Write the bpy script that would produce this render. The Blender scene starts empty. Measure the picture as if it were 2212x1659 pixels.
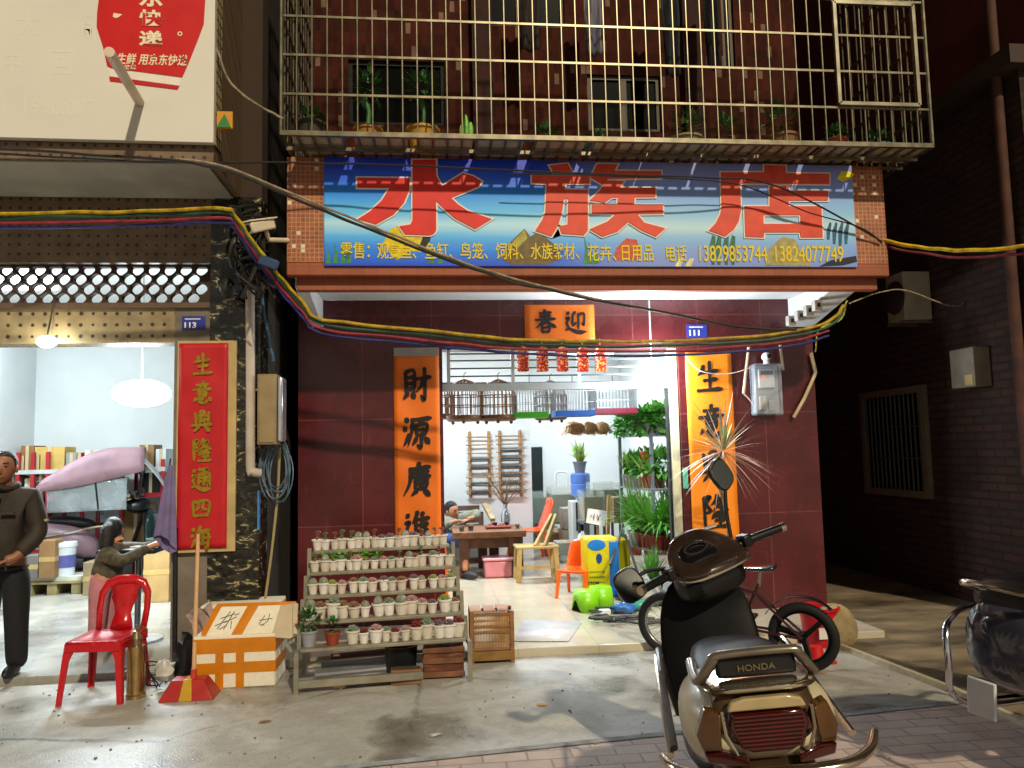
import bpy, bmesh, math, random
from mathutils import Vector, Matrix, Euler
S = bpy.context.scene
COL = S.collection
rad = math.radians
R = random.Random(7)

# ------------------------------------------------------------------ camera
F, CX, CY, W = 1660.0, 1106.0, 829.5, 2212.0
yaw, pit, rol = rad(5.95), rad(5.0), rad(-1.29)
FW = Vector((math.sin(yaw)*math.cos(pit), math.cos(yaw)*math.cos(pit), math.sin(pit)))
_rt = Vector((math.cos(yaw), -math.sin(yaw), 0)); _up = _rt.cross(FW)
R2 = _rt*math.cos(rol) + _up*math.sin(rol)
U2 = -_rt*math.sin(rol) + _up*math.cos(rol)
EYE = Vector((0, 0, 1.5))
cd = bpy.data.cameras.new('camera'); cam = bpy.data.objects.new('camera', cd); COL.objects.link(cam)
cd.sensor_width = 36; cd.lens = F/W*36; cd.clip_end = 500; cd.clip_start = 0.05
m = Matrix.Identity(4)
for i in range(3):
    m[i][0], m[i][1], m[i][2], m[i][3] = R2[i], U2[i], -FW[i], EYE[i]
cam.matrix_world = m
S.camera = cam
# ------------------------------------------------------------------ world, street light as the one sun, exposure
w = bpy.data.worlds.new('World'); S.world = w; w.use_nodes = True
nt = w.node_tree; bg = nt.nodes['Background']
sk = nt.nodes.new('ShaderNodeTexSky'); sk.sky_type = 'NISHITA'; sk.sun_disc = False
SUN = Vector((-0.3, 1, -0.78)).normalized()
sk.sun_elevation = rad(-4); sk.sun_rotation = rad(150)
# the night sky, plus the warm glow of the lit street on the photographer's side
tc = nt.nodes.new('ShaderNodeTexCoord'); sp = nt.nodes.new('ShaderNodeSeparateXYZ'); nt.links.new(tc.outputs['Generated'], sp.inputs[0])
def rmap(src, a, b, c, d):
    n_ = nt.nodes.new('ShaderNodeMapRange'); n_.interpolation_type = 'SMOOTHSTEP'
    for i_, v_ in zip((1, 2, 3, 4), (a, b, c, d)): n_.inputs[i_].default_value = v_
    nt.links.new(src, n_.inputs[0]); return n_.outputs[0]
ml = nt.nodes.new('ShaderNodeMath'); ml.operation = 'MULTIPLY'
nt.links.new(rmap(sp.outputs[1], -.1, -.75, 0, 1), ml.inputs[0]); nt.links.new(rmap(sp.outputs[2], .75, .05, 0, 1), ml.inputs[1])
gl = nt.nodes.new('ShaderNodeMix'); gl.data_type = 'RGBA'; gl.inputs[7].default_value = (9.0, 8.3, 7.0, 1)
nt.links.new(ml.outputs[0], gl.inputs[0]); nt.links.new(sk.outputs[0], gl.inputs[6])
nt.links.new(gl.outputs[2], bg.inputs[0]); bg.inputs[1].default_value = 0.05
sl = bpy.data.lights.new('street_light', 'SUN'); sl.energy = 2.7; sl.angle = rad(1.6); sl.color = (1, .86, .62)
so = bpy.data.objects.new('street_light', sl); COL.objects.link(so)
so.rotation_euler = SUN.to_track_quat('-Z', 'Y').to_euler()
S.view_settings.view_transform = 'Standard'; S.view_settings.look = 'None'
S.view_settings.exposure = 0.13; S.view_settings.gamma = 1
S.cycles.max_bounces = 8; S.cycles.sample_clamp_indirect = 4; S.cycles.caustics_reflective = False; S.cycles.caustics_refractive = False
S.cycles.use_denoising = True

# ------------------------------------------------------------------ points of the place seen from the camera
def ray(px, py): return R2*(px-CX) - U2*(py-CY) + FW*F
def P(px, py, Y):
    d = ray(px, py); return EYE + d*(Y/d.y)
def G(px, py, z=0.0):
    d = ray(px, py); return EYE + d*((z-1.5)/d.z)
def PX(px, py, x):
    d = ray(px, py); return EYE + d*(x/d.x)

# ------------------------------------------------------------------ materials
def lin(h):
    h = h.lstrip('#'); v = [int(h[i:i+2], 16)/255 for i in (0, 2, 4)]
    return tuple(x/12.92 if x <= .04045 else ((x+.055)/1.055)**2.4 for x in v)
_MC = {}
def mat(col, rough=.55, metal=0, var=.14, scale=7, bump=0.0, bscale=60, emit=0, trans=0, alpha=1, coat=0, spec=.5, ior=1.45):
    if isinstance(col, str): col = lin(col)
    key = (tuple(round(c, 4) for c in col), spec, bscale, scale, var, rough, metal, var, scale, bump, emit, trans, alpha, coat)
    if key in _MC: return _MC[key]
    M = bpy.data.materials.new('surface'); M.use_nodes = True
    n = M.node_tree.nodes; l = M.node_tree.links; b = n['Principled BSDF']
    b.inputs['Roughness'].default_value = rough; b.inputs['Metallic'].default_value = metal
    b.inputs['Specular IOR Level'].default_value = spec; b.inputs['IOR'].default_value = ior
    b.inputs['Coat Weight'].default_value = coat; b.inputs['Coat Roughness'].default_value = .08
    b.inputs['Transmission Weight'].default_value = trans; b.inputs['Alpha'].default_value = alpha
    tc = n.new('ShaderNodeTexCoord')
    if var:
        nz = n.new('ShaderNodeTexNoise'); nz.inputs['Scale'].default_value = scale; nz.inputs['Detail'].default_value = 5
        l.new(tc.outputs['Object'], nz.inputs['Vector'])
        cr = n.new('ShaderNodeValToRGB')
        cr.color_ramp.elements[0].position = .3; cr.color_ramp.elements[1].position = .7
        cr.color_ramp.elements[0].color = (*[c*(1-var) for c in col], 1)
        cr.color_ramp.elements[1].color = (*[min(1, c*(1+var)) for c in col], 1)
        l.new(nz.outputs[0], cr.inputs[0]); l.new(cr.outputs[0], b.inputs['Base Color'])
        mr = n.new('ShaderNodeMapRange'); mr.inputs[3].default_value = max(.02, rough-.08); mr.inputs[4].default_value = min(1, rough+.08)
        l.new(nz.outputs[0], mr.inputs[0]); l.new(mr.outputs[0], b.inputs['Roughness'])
    else: b.inputs['Base Color'].default_value = (*col, 1)
    if bump:
        n2 = n.new('ShaderNodeTexNoise'); n2.inputs['Scale'].default_value = bscale; n2.inputs['Detail'].default_value = 4
        l.new(tc.outputs['Object'], n2.inputs['Vector'])
        bp = n.new('ShaderNodeBump'); bp.inputs['Strength'].default_value = bump; bp.inputs['Distance'].default_value = .01
        l.new(n2.outputs[0], bp.inputs['Height']); l.new(bp.outputs[0], b.inputs['Normal'])
    if emit:
        b.inputs['Emission Color'].default_value = (*col, 1); b.inputs['Emission Strength'].default_value = emit
    _MC[key] = M
    return M
def tiles(c1, c2, mortar, tw, th, gap=.004, rough=.3, plane='xz', var=.25, offset=0.0, bump=.3, fleck=None, fleckp=.0, dirt=.25, scuff=None, spec=.5):
    """wall tiles: a brick texture in metres on the given plane of the world, with dirt"""
    c1, c2, mortar = [lin(c) if isinstance(c, str) else c for c in (c1, c2, mortar)]
    M = bpy.data.materials.new('tiles'); M.use_nodes = True
    n = M.node_tree.nodes; l = M.node_tree.links; b = n['Principled BSDF']
    geo = n.new('ShaderNodeNewGeometry'); sp = n.new('ShaderNodeSeparateXYZ'); cb = n.new('ShaderNodeCombineXYZ')
    l.new(geo.outputs['Position'], sp.inputs[0])
    l.new(sp.outputs['XYZ'.index(plane[0].upper())], cb.inputs[0]); l.new(sp.outputs['XYZ'.index(plane[1].upper())], cb.inputs[1])
    br = n.new('ShaderNodeTexBrick'); br.offset = offset; br.squash = 1
    br.inputs['Scale'].default_value = 1; br.inputs['Brick Width'].default_value = tw; br.inputs['Row Height'].default_value = th
    br.inputs['Mortar Size'].default_value = gap; br.inputs['Mortar Smooth'].default_value = .1; br.inputs['Bias'].default_value = 0
    br.inputs['Color1'].default_value = (*c1, 1); br.inputs['Color2'].default_value = (*c2, 1); br.inputs['Mortar'].default_value = (*mortar, 1)
    l.new(cb.outputs[0], br.inputs['Vector'])
    nz = n.new('ShaderNodeTexNoise'); nz.inputs['Scale'].default_value = 2.3; nz.inputs['Detail'].default_value = 8; nz.inputs['Roughness'].default_value = .65
    l.new(cb.outputs[0], nz.inputs['Vector'])
    mr = n.new('ShaderNodeMapRange'); mr.inputs[1].default_value = .3; mr.inputs[2].default_value = .7; mr.inputs[3].default_value = 1-dirt; mr.inputs[4].default_value = 1+dirt*.4
    l.new(nz.outputs[0], mr.inputs[0])
    mx = n.new('ShaderNodeMix'); mx.data_type = 'RGBA'; mx.blend_type = 'MULTIPLY'; mx.inputs[0].default_value = 1
    out = br.outputs['Color']
    if fleck:
        vo = n.new('ShaderNodeTexWhiteNoise'); vo.noise_dimensions = '2D'
        dv = n.new('ShaderNodeVectorMath'); dv.operation = 'DIVIDE'; dv.inputs[1].default_value = (tw, th, 1)
        fl = n.new('ShaderNodeVectorMath'); fl.operation = 'FLOOR'
        l.new(cb.outputs[0], dv.inputs[0]); l.new(dv.outputs[0], fl.inputs[0]); l.new(fl.outputs[0], vo.inputs[0])
        lt = n.new('ShaderNodeMath'); lt.operation = 'LESS_THAN'; lt.inputs[1].default_value = fleckp
        l.new(vo.outputs['Value'], lt.inputs[0])
        iv = n.new('ShaderNodeMath'); iv.operation = 'SUBTRACT'; iv.inputs[0].default_value = 1; l.new(br.outputs['Fac'], iv.inputs[1])
        ml = n.new('ShaderNodeMath'); ml.operation = 'MULTIPLY'; l.new(lt.outputs[0], ml.inputs[0]); l.new(iv.outputs[0], ml.inputs[1])
        m2 = n.new('ShaderNodeMix'); m2.data_type = 'RGBA'; m2.inputs[7].default_value = (*lin(fleck), 1)
        l.new(ml.outputs[0], m2.inputs[0]); l.new(out, m2.inputs[6]); out = m2.outputs[2]
    if scuff:
        mp = n.new('ShaderNodeMapping'); mp.inputs['Scale'].default_value = (9, 1.6, 1); l.new(cb.outputs[0], mp.inputs[0])
        n3 = n.new('ShaderNodeTexNoise'); n3.inputs['Scale'].default_value = 1.7; n3.inputs['Detail'].default_value = 9; n3.inputs['Roughness'].default_value = .7; l.new(mp.outputs[0], n3.inputs['Vector'])
        m3 = n.new('ShaderNodeMapRange'); m3.inputs[1].default_value = .60; m3.inputs[2].default_value = .74; m3.inputs[4].default_value = .5; l.new(n3.outputs[0], m3.inputs[0])
        m4 = n.new('ShaderNodeMix'); m4.data_type = 'RGBA'; m4.inputs[7].default_value = (*lin(scuff), 1); l.new(m3.outputs[0], m4.inputs[0]); l.new(out, m4.inputs[6]); out = m4.outputs[2]
    b.inputs['Specular IOR Level'].default_value = spec
    l.new(out, mx.inputs[6]); l.new(mr.outputs[0], mx.inputs[7]); l.new(mx.outputs[2], b.inputs['Base Color'])
    rr = n.new('ShaderNodeMapRange'); rr.inputs[3].default_value = rough; rr.inputs[4].default_value = rough+.25
    l.new(nz.outputs[0], rr.inputs[0]); l.new(rr.outputs[0], b.inputs['Roughness'])
    if bump:
        bp = n.new('ShaderNodeBump'); bp.inputs['Strength'].default_value = bump; bp.inputs['Distance'].default_value = .004; bp.invert = True
        l.new(br.outputs['Fac'], bp.inputs['Height']); l.new(bp.outputs[0], b.inputs['Normal'])
    return M
def dotted(base, dot, pitch, rr, stagger=False):
    """little square tiles with a dark dot in the middle of each"""
    base, dot = lin(base), lin(dot)
    M = bpy.data.materials.new('dotted_tiles'); M.use_nodes = True
    n = M.node_tree.nodes; l = M.node_tree.links; b = n['Principled BSDF']
    geo = n.new('ShaderNodeNewGeometry'); sp = n.new('ShaderNodeSeparateXYZ'); cb = n.new('ShaderNodeCombineXYZ'); ad = n.new('ShaderNodeMath')
    l.new(geo.outputs['Position'], sp.inputs[0]); l.new(sp.outputs[0], cb.inputs[0])
    l.new(sp.outputs[1], ad.inputs[0]); l.new(sp.outputs[2], ad.inputs[1]); l.new(ad.outputs[0], cb.inputs[1])
    sc = n.new('ShaderNodeVectorMath'); sc.operation = 'SCALE'; sc.inputs['Scale'].default_value = 1/pitch
    fr = n.new('ShaderNodeVectorMath'); fr.operation = 'FRACTION'; sb = n.new('ShaderNodeVectorMath'); sb.operation = 'SUBTRACT'; sb.inputs[1].default_value = (.5, .5, 0)
    le = n.new('ShaderNodeVectorMath'); le.operation = 'LENGTH'
    l.new(cb.outputs[0], sc.inputs[0]); l.new(sc.outputs[0], fr.inputs[0]); l.new(fr.outputs[0], sb.inputs[0]); l.new(sb.outputs[0], le.inputs[0])
    nz = n.new('ShaderNodeTexNoise'); nz.inputs['Scale'].default_value = 9; nz.inputs['Detail'].default_value = 6; l.new(cb.outputs[0], nz.inputs['Vector'])
    a2 = n.new('ShaderNodeMath'); a2.operation = 'MULTIPLY_ADD'; a2.inputs[1].default_value = .25; l.new(nz.outputs[0], a2.inputs[0]); l.new(le.outputs['Value'], a2.inputs[2])
    ss = n.new('ShaderNodeMapRange'); ss.inputs[1].default_value = rr+.08; ss.inputs[2].default_value = rr+.16; l.new(a2.outputs[0], ss.inputs[0])
    cr = n.new('ShaderNodeValToRGB'); cr.color_ramp.elements[0].position = .35; cr.color_ramp.elements[1].position = .7
    cr.color_ramp.elements[0].color = (*[x*.72 for x in base], 1); cr.color_ramp.elements[1].color = (*[x*1.15 for x in base], 1)
    l.new(nz.outputs[0], cr.inputs[0])
    mx = n.new('ShaderNodeMix'); mx.data_type = 'RGBA'; mx.inputs[6].default_value = (*dot, 1)
    l.new(ss.outputs[0], mx.inputs[0]); l.new(cr.outputs[0], mx.inputs[7]); l.new(mx.outputs[2], b.inputs['Base Color']); b.inputs['Roughness'].default_value = .5
    return M
def blotch(stops, scale=2.0, rough=(.5, .9), detail=10, dist=0.0, bump=.15, bscale=90, stretch=(1, 1, 1)):
    """several colours laid out by one noise: stained concrete, marble, rock"""
    M = bpy.data.materials.new('stone'); M.use_nodes = True
    n = M.node_tree.nodes; l = M.node_tree.links; b = n['Principled BSDF']
    geo = n.new('ShaderNodeNewGeometry'); mp = n.new('ShaderNodeMapping'); mp.inputs['Scale'].default_value = stretch
    l.new(geo.outputs['Position'], mp.inputs[0])
    nz = n.new('ShaderNodeTexNoise'); nz.inputs['Scale'].default_value = scale; nz.inputs['Detail'].default_value = detail
    nz.inputs['Roughness'].default_value = .6; nz.inputs['Distortion'].default_value = dist
    l.new(mp.outputs[0], nz.inputs['Vector'])
    cr = n.new('ShaderNodeValToRGB'); el = cr.color_ramp.elements
    while len(el) < len(stops): el.new(.5)
    for e, (p, c) in zip(el, stops):
        e.position = p; e.color = (*(lin(c) if isinstance(c, str) else c), 1)
    l.new(nz.outputs[0], cr.inputs[0]); l.new(cr.outputs[0], b.inputs['Base Color'])
    mr = n.new('ShaderNodeMapRange'); mr.inputs[1].default_value = .35; mr.inputs[2].default_value = .65; mr.inputs[3].default_value, mr.inputs[4].default_value = rough
    l.new(nz.outputs[0], mr.inputs[0]); l.new(mr.outputs[0], b.inputs['Roughness'])
    if bump:
        n2 = n.new('ShaderNodeTexNoise'); n2.inputs['Scale'].default_value = bscale; n2.inputs['Detail'].default_value = 6; l.new(geo.outputs['Position'], n2.inputs['Vector'])
        bp = n.new('ShaderNodeBump'); bp.inputs['Strength'].default_value = bump; bp.inputs['Distance'].default_value = .008
        l.new(n2.outputs[0], bp.inputs['Height']); l.new(bp.outputs[0], b.inputs['Normal'])
    return M

def worn_concrete():
    """street concrete: stains at two scales, cracks, a few casting joints, fine grit"""
    M = blotch([(.28, '#55524c'), (.40, '#85827a'), (.47, '#aaa79e'), (.55, '#9a978e'), (.62, '#b5b2a8'), (.75, '#bebaae')], scale=1.3, rough=(.22, .72), bump=.35, dist=.3)
    n = M.node_tree.nodes; l = M.node_tree.links; b = n['Principled BSDF']; cr = [x for x in n if x.type == 'VALTORGB'][0]; geo = [x for x in n if x.type == 'NEW_GEOMETRY'][0]
    def noise(s, d=6, r=.6):
        q = n.new('ShaderNodeTexNoise'); q.inputs['Scale'].default_value = s; q.inputs['Detail'].default_value = d; q.inputs['Roughness'].default_value = r; l.new(geo.outputs['Position'], q.inputs['Vector']); return q
    def rng(src, a, b_, c, d):
        q = n.new('ShaderNodeMapRange'); 
        for i, v in zip((1, 2, 3, 4), (a, b_, c, d)): q.inputs[i].default_value = v
        l.new(src, q.inputs[0]); return q.outputs[0]
    def mul(a, col, fac):
        q = n.new('ShaderNodeMix'); q.data_type = 'RGBA'; q.inputs[7].default_value = (*lin(col), 1); l.new(fac, q.inputs[0]); l.new(a, q.inputs[6]); return q.outputs[2]
    wob = noise(3.5); ad = n.new('ShaderNodeMix'); ad.data_type = 'VECTOR'; ad.inputs[0].default_value = .12; l.new(geo.outputs['Position'], ad.inputs[4]); l.new(wob.outputs['Color'], ad.inputs[5])
    vo = n.new('ShaderNodeTexVoronoi'); vo.feature = 'DISTANCE_TO_EDGE'; vo.inputs['Scale'].default_value = .62; l.new(ad.outputs[1], vo.inputs['Vector'])
    ck = rng(vo.outputs['Distance'], .004, .010, 1, 0); mk = rng(noise(.7).outputs[0], .46, .56, 0, .75); mm = n.new('ShaderNodeMath'); mm.operation = 'MULTIPLY'; l.new(ck, mm.inputs[0]); l.new(mk, mm.inputs[1])
    c = mul(cr.outputs[0], '#4a4741', rng(noise(.55, 9, .7).outputs[0], .55, .68, 0, .6))
    c = mul(c, '#6f6b62', rng(noise(38, 3).outputs[0], .58, .7, 0, .5)); c = mul(c, '#d6d2c6', rng(noise(55, 2).outputs[0], .66, .74, 0, .45)); c = mul(c, '#2e2b27', mm.outputs[0])
    l.new(c, b.inputs['Base Color']); return M
# ------------------------------------------------------------------ objects and meshes
BASE = {}
def props(o, label=None, cat=None, group=None, kind=None):
    if label: o['label'] = label
    if cat: o['category'] = cat
    if group: o['group'] = group
    if kind: o['kind'] = kind
    return o
def thing(name, label, cat, loc=(0, 0, 0), rz=0, group=None):
    o = bpy.data.objects.new(name, None); COL.objects.link(o); o.empty_display_size = .1
    o.location = loc; o.rotation_euler = (0, 0, rz); BASE[o.name] = Vector(loc)
    return props(o, label, cat, group)
class MB:
    def __init__(s): s.v = []; s.f = []; s.mi = []; s.cur = 0
    def add(s, vs, fs):
        k = len(s.v); s.v += [tuple(x) for x in vs]; s.f += [tuple(i+k for i in f) for f in fs]; s.mi += [s.cur]*len(fs); return s
    def box(s, x0, x1, y0, y1, z0, z1, M=None):
        vs = [Vector((x, y, z)) for z in (z0, z1) for x, y in ((x0, y0), (x1, y0), (x1, y1), (x0, y1))]
        if M: vs = [M @ v for v in vs]
        return s.add(vs, [(3, 2, 1, 0), (4, 5, 6, 7), (0, 1, 5, 4), (1, 2, 6, 5), (2, 3, 7, 6), (3, 0, 4, 7)])
    def bar(s, a, b, w, h=None, up=(0, 0, 1)):
        a, b = Vector(a), Vector(b); h = h or w; d = b-a; L = d.length
        if L < 1e-6: return s
        d.normalize(); u = Vector(up)
        if abs(d.dot(u)) > .95: u = Vector((0, 1, 0))
        r = d.cross(u).normalized(); u = r.cross(d)
        M = Matrix(((r.x, d.x, u.x, a.x), (r.y, d.y, u.y, a.y), (r.z, d.z, u.z, a.z), (0, 0, 0, 1)))
        return s.box(-w/2, w/2, 0, L, -h/2, h/2, M)
    def tube(s, pts, r, n=8, cap=True, smooth=0):
        pts = [Vector(p) for p in pts]
        if smooth: pts, r = spline(pts, smooth, r)
        k = len(pts); rs = list(r) if hasattr(r, '__len__') else [r]*k
        rings = []; pn = None
        for i, p in enumerate(pts):
            d = (pts[min(i+1, k-1)]-pts[max(i-1, 0)])
            if d.length < 1e-9: d = Vector((0, 0, 1))
            d.normalize()
            if pn is None:
                u = Vector((0, 0, 1)) if abs(d.z) < .9 else Vector((1, 0, 0))
                pn = d.cross(u).normalized()
            pn = (pn - d*pn.dot(d)).normalized(); q = d.cross(pn)
            rings.append([p + (pn*math.cos(t)+q*math.sin(t))*rs[i] for t in [2*math.pi*j/n for j in range(n)]])
        return s.loft(rings, cap)
    def loft(s, rings, cap=True, closed=True):
        n = len(rings[0]); vs = [v for r_ in rings for v in r_]; fs = []
        for i in range(len(rings)-1):
            for j in range(n if closed else n-1):
                a = i*n+j; b = i*n+(j+1) % n; fs.append((a, b, b+n, a+n))
        if cap: fs += [tuple(range(n))[::-1], tuple(range((len(rings)-1)*n, len(rings)*n))]
        return s.add(vs, fs)
    def lathe(s, prof, c=(0, 0, 0), n=16, M=None, cap=True):
        c = Vector(c); rings = []
        for r, z in prof:
            rg = [Vector((r*math.cos(2*math.pi*j/n), r*math.sin(2*math.pi*j/n), z)) for j in range(n)]
            rings.append([(M @ v if M else v)+c for v in rg])
        return s.loft(rings, cap)
    def ell(s, c, r, n=14, M=None, fn=None):
        c = Vector(c); r = (r, r, r) if not hasattr(r, '__len__') else r; rings = []; m_ = max(6, n//2+1)
        for i in range(m_+1):
            t = math.pi*(i+.02)/(m_+.04); rg = []
            for j in range(n):
                a = 2*math.pi*j/n; v = Vector((math.sin(t)*math.cos(a), math.sin(t)*math.sin(a), -math.cos(t)))
                if fn: v = fn(v)
                v = Vector((v.x*r[0], v.y*r[1], v.z*r[2])); rg.append((M @ v if M else v)+c)
            rings.append(rg)
        return s.loft(rings)
    def prism(s, poly, y0, y1, ax='xz'):
        """polygon in a world plane, given its thickness along the third axis"""
        f = (lambda a, b, t: (a, t, b)) if ax == 'xz' else (lambda a, b, t: (t, a, b)) if ax == 'yz' else (lambda a, b, t: (a, b, t))
        n = len(poly); vs = [f(a, b, y0) for a, b in poly]+[f(a, b, y1) for a, b in poly]
        return s.add(vs, [tuple(range(n)), tuple(range(2*n-1, n-1, -1))]+[(i, i+n, (i+1) % n+n, (i+1) % n) for i in range(n)])
    def grid(s, fn, nu, nv):
        vs = [fn(i/nu, j/nv) for j in range(nv+1) for i in range(nu+1)]
        return s.add(vs, [(j*(nu+1)+i, j*(nu+1)+i+1, (j+1)*(nu+1)+i+1, (j+1)*(nu+1)+i) for j in range(nv) for i in range(nu)])
    def leaf(s, p, d, L, wd, droop=.4, seg=3, fold=.0):
        p, d = Vector(p), Vector(d).normalized(); side = d.cross(Vector((0, 0, 1)))
        if side.length < .05: side = Vector((1, 0, 0))
        side.normalize(); vs = []; q = p.copy(); dd = d.copy()
        for i in range(seg+1):
            t = i/seg; hw = wd*(.35+.65*math.sin(math.pi*min(1, t*.8+.15)))*(1-t**3*.95)/2
            vs += [q-side*hw, q+side*hw]; q = q+dd*(L/seg); dd = (dd+Vector((0, 0, -droop/seg))).normalized()
        return s.add(vs, [(2*i, 2*i+1, 2*i+3, 2*i+2) for i in range(seg)])
    def build(s, name, mats, parent=None, bev=0, smooth=40, label=None, sub=0, solid=0, **kw):
        me = bpy.data.meshes.new(name); o = bpy.data.objects.new(name, me); COL.objects.link(o)
        if parent is not None: off = BASE[parent.name]
        else:
            xs, ys, zs = zip(*s.v); off = Vector(((min(xs)+max(xs))/2, (min(ys)+max(ys))/2, min(zs))); o.location = off
        me.from_pydata([(v[0]-off.x, v[1]-off.y, v[2]-off.z) for v in s.v], [], s.f); BASE[o.name] = off
        for M_ in (mats if isinstance(mats, (list, tuple)) else [mats]): me.materials.append(M_)
        me.polygons.foreach_set('material_index', s.mi)
        bm = bmesh.new(); bm.from_mesh(me); bmesh.ops.recalc_face_normals(bm, faces=bm.faces); bm.to_mesh(me); bm.free()
        if smooth:
            me.polygons.foreach_set('use_smooth', [True]*len(me.polygons)); me.set_sharp_from_angle(angle=rad(smooth))
        if solid: md = o.modifiers.new('solid', 'SOLIDIFY'); md.thickness = solid; md.offset = 0
        if bev: md = o.modifiers.new('bevel', 'BEVEL'); md.width = bev; md.segments = 2; md.limit_method = 'ANGLE'; md.angle_limit = rad(35)
        if sub: md = o.modifiers.new('sub', 'SUBSURF'); md.levels = md.render_levels = sub
        if parent is not None: o.parent = parent
        if label: o['label'] = label
        return props(o, None, kw.get('cat'), kw.get('group'), kw.get('kind'))
def top(mb, name, mats, label, cat, group=None, **kw):
    o = mb.build(name, mats, **kw); return props(o, label, cat, group)
def structure(mb, name, mats, **kw): return mb.build(name, mats, kind='structure', **kw)
def spline(pts, k, r=None):
    """Catmull-Rom through points (radius list interpolated alongside)"""
    out = []; ro = []; n = len(pts)
    for i in range(n-1):
        a, b, c, d = pts[max(i-1, 0)], pts[i], pts[i+1], pts[min(i+2, n-1)]
        for j in range(k):
            t = j/k
            out.append(.5*((2*b)+(c-a)*t+(2*a-5*b+4*c-d)*t*t+(3*b-a-3*c+d)*t**3))
            if hasattr(r, '__len__'): ro.append(r[i]*(1-t)+r[i+1]*t)
    out.append(pts[-1])
    if hasattr(r, '__len__'): ro.append(r[-1]); return out, ro
    return out, r
def dup(root, loc, rz=None, label=None, scale=None):
    c = root.copy(); COL.objects.link(c); c.location = loc; BASE[c.name] = Vector(loc)
    if rz is not None: c.rotation_euler = (0, 0, rz)
    if scale: c.scale = (scale,)*3 if not hasattr(scale, '__len__') else scale
    if label: c['label'] = label
    def rec(a, b):
        for ch in list(a.children):
            d = ch.copy(); COL.objects.link(d); d.parent = b; rec(ch, d)
    rec(root, c); return c
def flat(polys, name, M, parent, Y, depth=.004, offset=0.0, holes=()):
    """filled outline (with holes) standing in the facade plane, facing the street"""
    cu = bpy.data.curves.new('outline', 'CURVE'); cu.dimensions = '2D'; cu.fill_mode = 'BOTH'; cu.extrude = depth/2; cu.offset = offset
    for pl in list(polys)+list(holes):
        sp = cu.splines.new('POLY'); sp.points.add(len(pl)-1); sp.use_cyclic_u = True
        for q, (a, b) in zip(sp.points, pl): q.co = (a, b, 0, 1)
    return curve_mesh(cu, name, M, parent, Y)
def curve_mesh(cu, name, M, parent, Y, fit=None):
    t = bpy.data.objects.new('tmp', cu); COL.objects.link(t)
    me = bpy.data.meshes.new_from_object(t.evaluated_get(bpy.context.evaluated_depsgraph_get()))
    bpy.data.objects.remove(t); vs = [v.co.copy() for v in me.vertices]; fs = [tuple(p.vertices) for p in me.polygons]
    if fit:
        x0, x1, z0, z1 = fit; ax = min(v.x for v in vs); bx = max(v.x for v in vs); ay = min(v.y for v in vs); by = max(v.y for v in vs)
        for v in vs: v.x = x0+(v.x-ax)/(bx-ax)*(x1-x0); v.y = z0+(v.y-ay)/(by-ay)*(z1-z0)
    mb = MB(); mb.add([(v.x, Y-v.z, v.y) for v in vs], fs); return mb.build(name, M, parent, smooth=0)
def text(body, name, M, parent, Y, x0, x1, z0, z1, bold=.012, ext=.003, shear=0):
    cu = bpy.data.curves.new('t', 'FONT'); cu.body = body; cu.offset = bold; cu.extrude = ext; cu.shear = shear
    return curve_mesh(cu, name, M, parent, Y, (x0, x1, z0, z1))
# ================================================================== THE SETTING
concrete = blotch([(.28, '#5a5752'), (.40, '#8a8780'), (.47, '#aeaba3'), (.55, '#a09d95'), (.62, '#b9b6ad'), (.75, '#c2beb3')], scale=1.3, rough=(.25, .7), bump=.25, dist=.3)
dirt = blotch([(.3, '#3b3226'), (.5, '#6e604a'), (.66, '#8b7a5c')], scale=1.6, rough=(.6, .95), bump=.5, stretch=(1, 2.2, 1))
concrete = worn_concrete()
structure(MB().grid(lambda u, v: (-60+120*u, -30+90*v, 0), 1, 1), 'ground', concrete)
pav = tiles('#c4b0a4', '#b59e92', '#94897f', .22, .11, .006, .55, 'xy', offset=.5, bump=.5, dirt=.35)
structure(MB().add([(-60, -10, .004), (60, -10, .004), (60, 9.9, .004), (3.4, 4.3, .004), (1.3, 4.06, .004), (-.2, 3.9, .004), (-60, -2.6, .004)], [(0, 1, 2, 3, 4, 5, 6)]), 'brick_pavement', pav)
kb = MB()
for a, b in (((-6, 3.26), (-.2, 3.9)), ((-.2, 3.9), (1.3, 4.06)), ((1.3, 4.06), (3.4, 4.3))):
    kb.add([(a[0], a[1], .008), (b[0], b[1], .008), (b[0], b[1]+.055, .008), (a[0], a[1]+.055, .008)], [(0, 1, 2, 3)])
structure(kb, 'kerb_line', mat('#8d8f8e', .8, var=.4, scale=9, bump=.4))
structure(MB().add([(3.07, 3.9, .008), (9, 3.9, .008), (9, 30, .008), (3.02, 30, .008), (3.02, 5.6, .008)], [(0, 1, 2, 3, 4)]), 'alley_ground', dirt)
k0, k1, k2 = G(1785, 1388), G(2060, 1495), G(2230, 1575)
structure(MB().tube([k0+Vector((0, .3, 0)), k0, k1, k2], .035, 6), 'alley_kerb', mat('#a89d83', .8, scale=20, bump=.4))
floor_t = tiles('#bdb5a1', '#b9b09b', '#9f9682', .6, .6, .003, .07, 'xy', dirt=.14, bump=.04)
XL, XR, YW = -1.14, 3.49, 6.7
structure(MB().box(XL, XR-.05, 5.74, 13, -.05, .06), 'shop_floor', floor_t, bev=.006)
lfloor = blotch([(.3, '#6c6a64'), (.5, '#8d8b84'), (.7, '#a19f98')], scale=1.4, rough=(.18, .45), bump=.08)
structure(MB().box(-7.2, -1.26, 5.68, 10.6, -.05, .05), 'neighbour_floor', lfloor, bev=.01)

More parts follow.
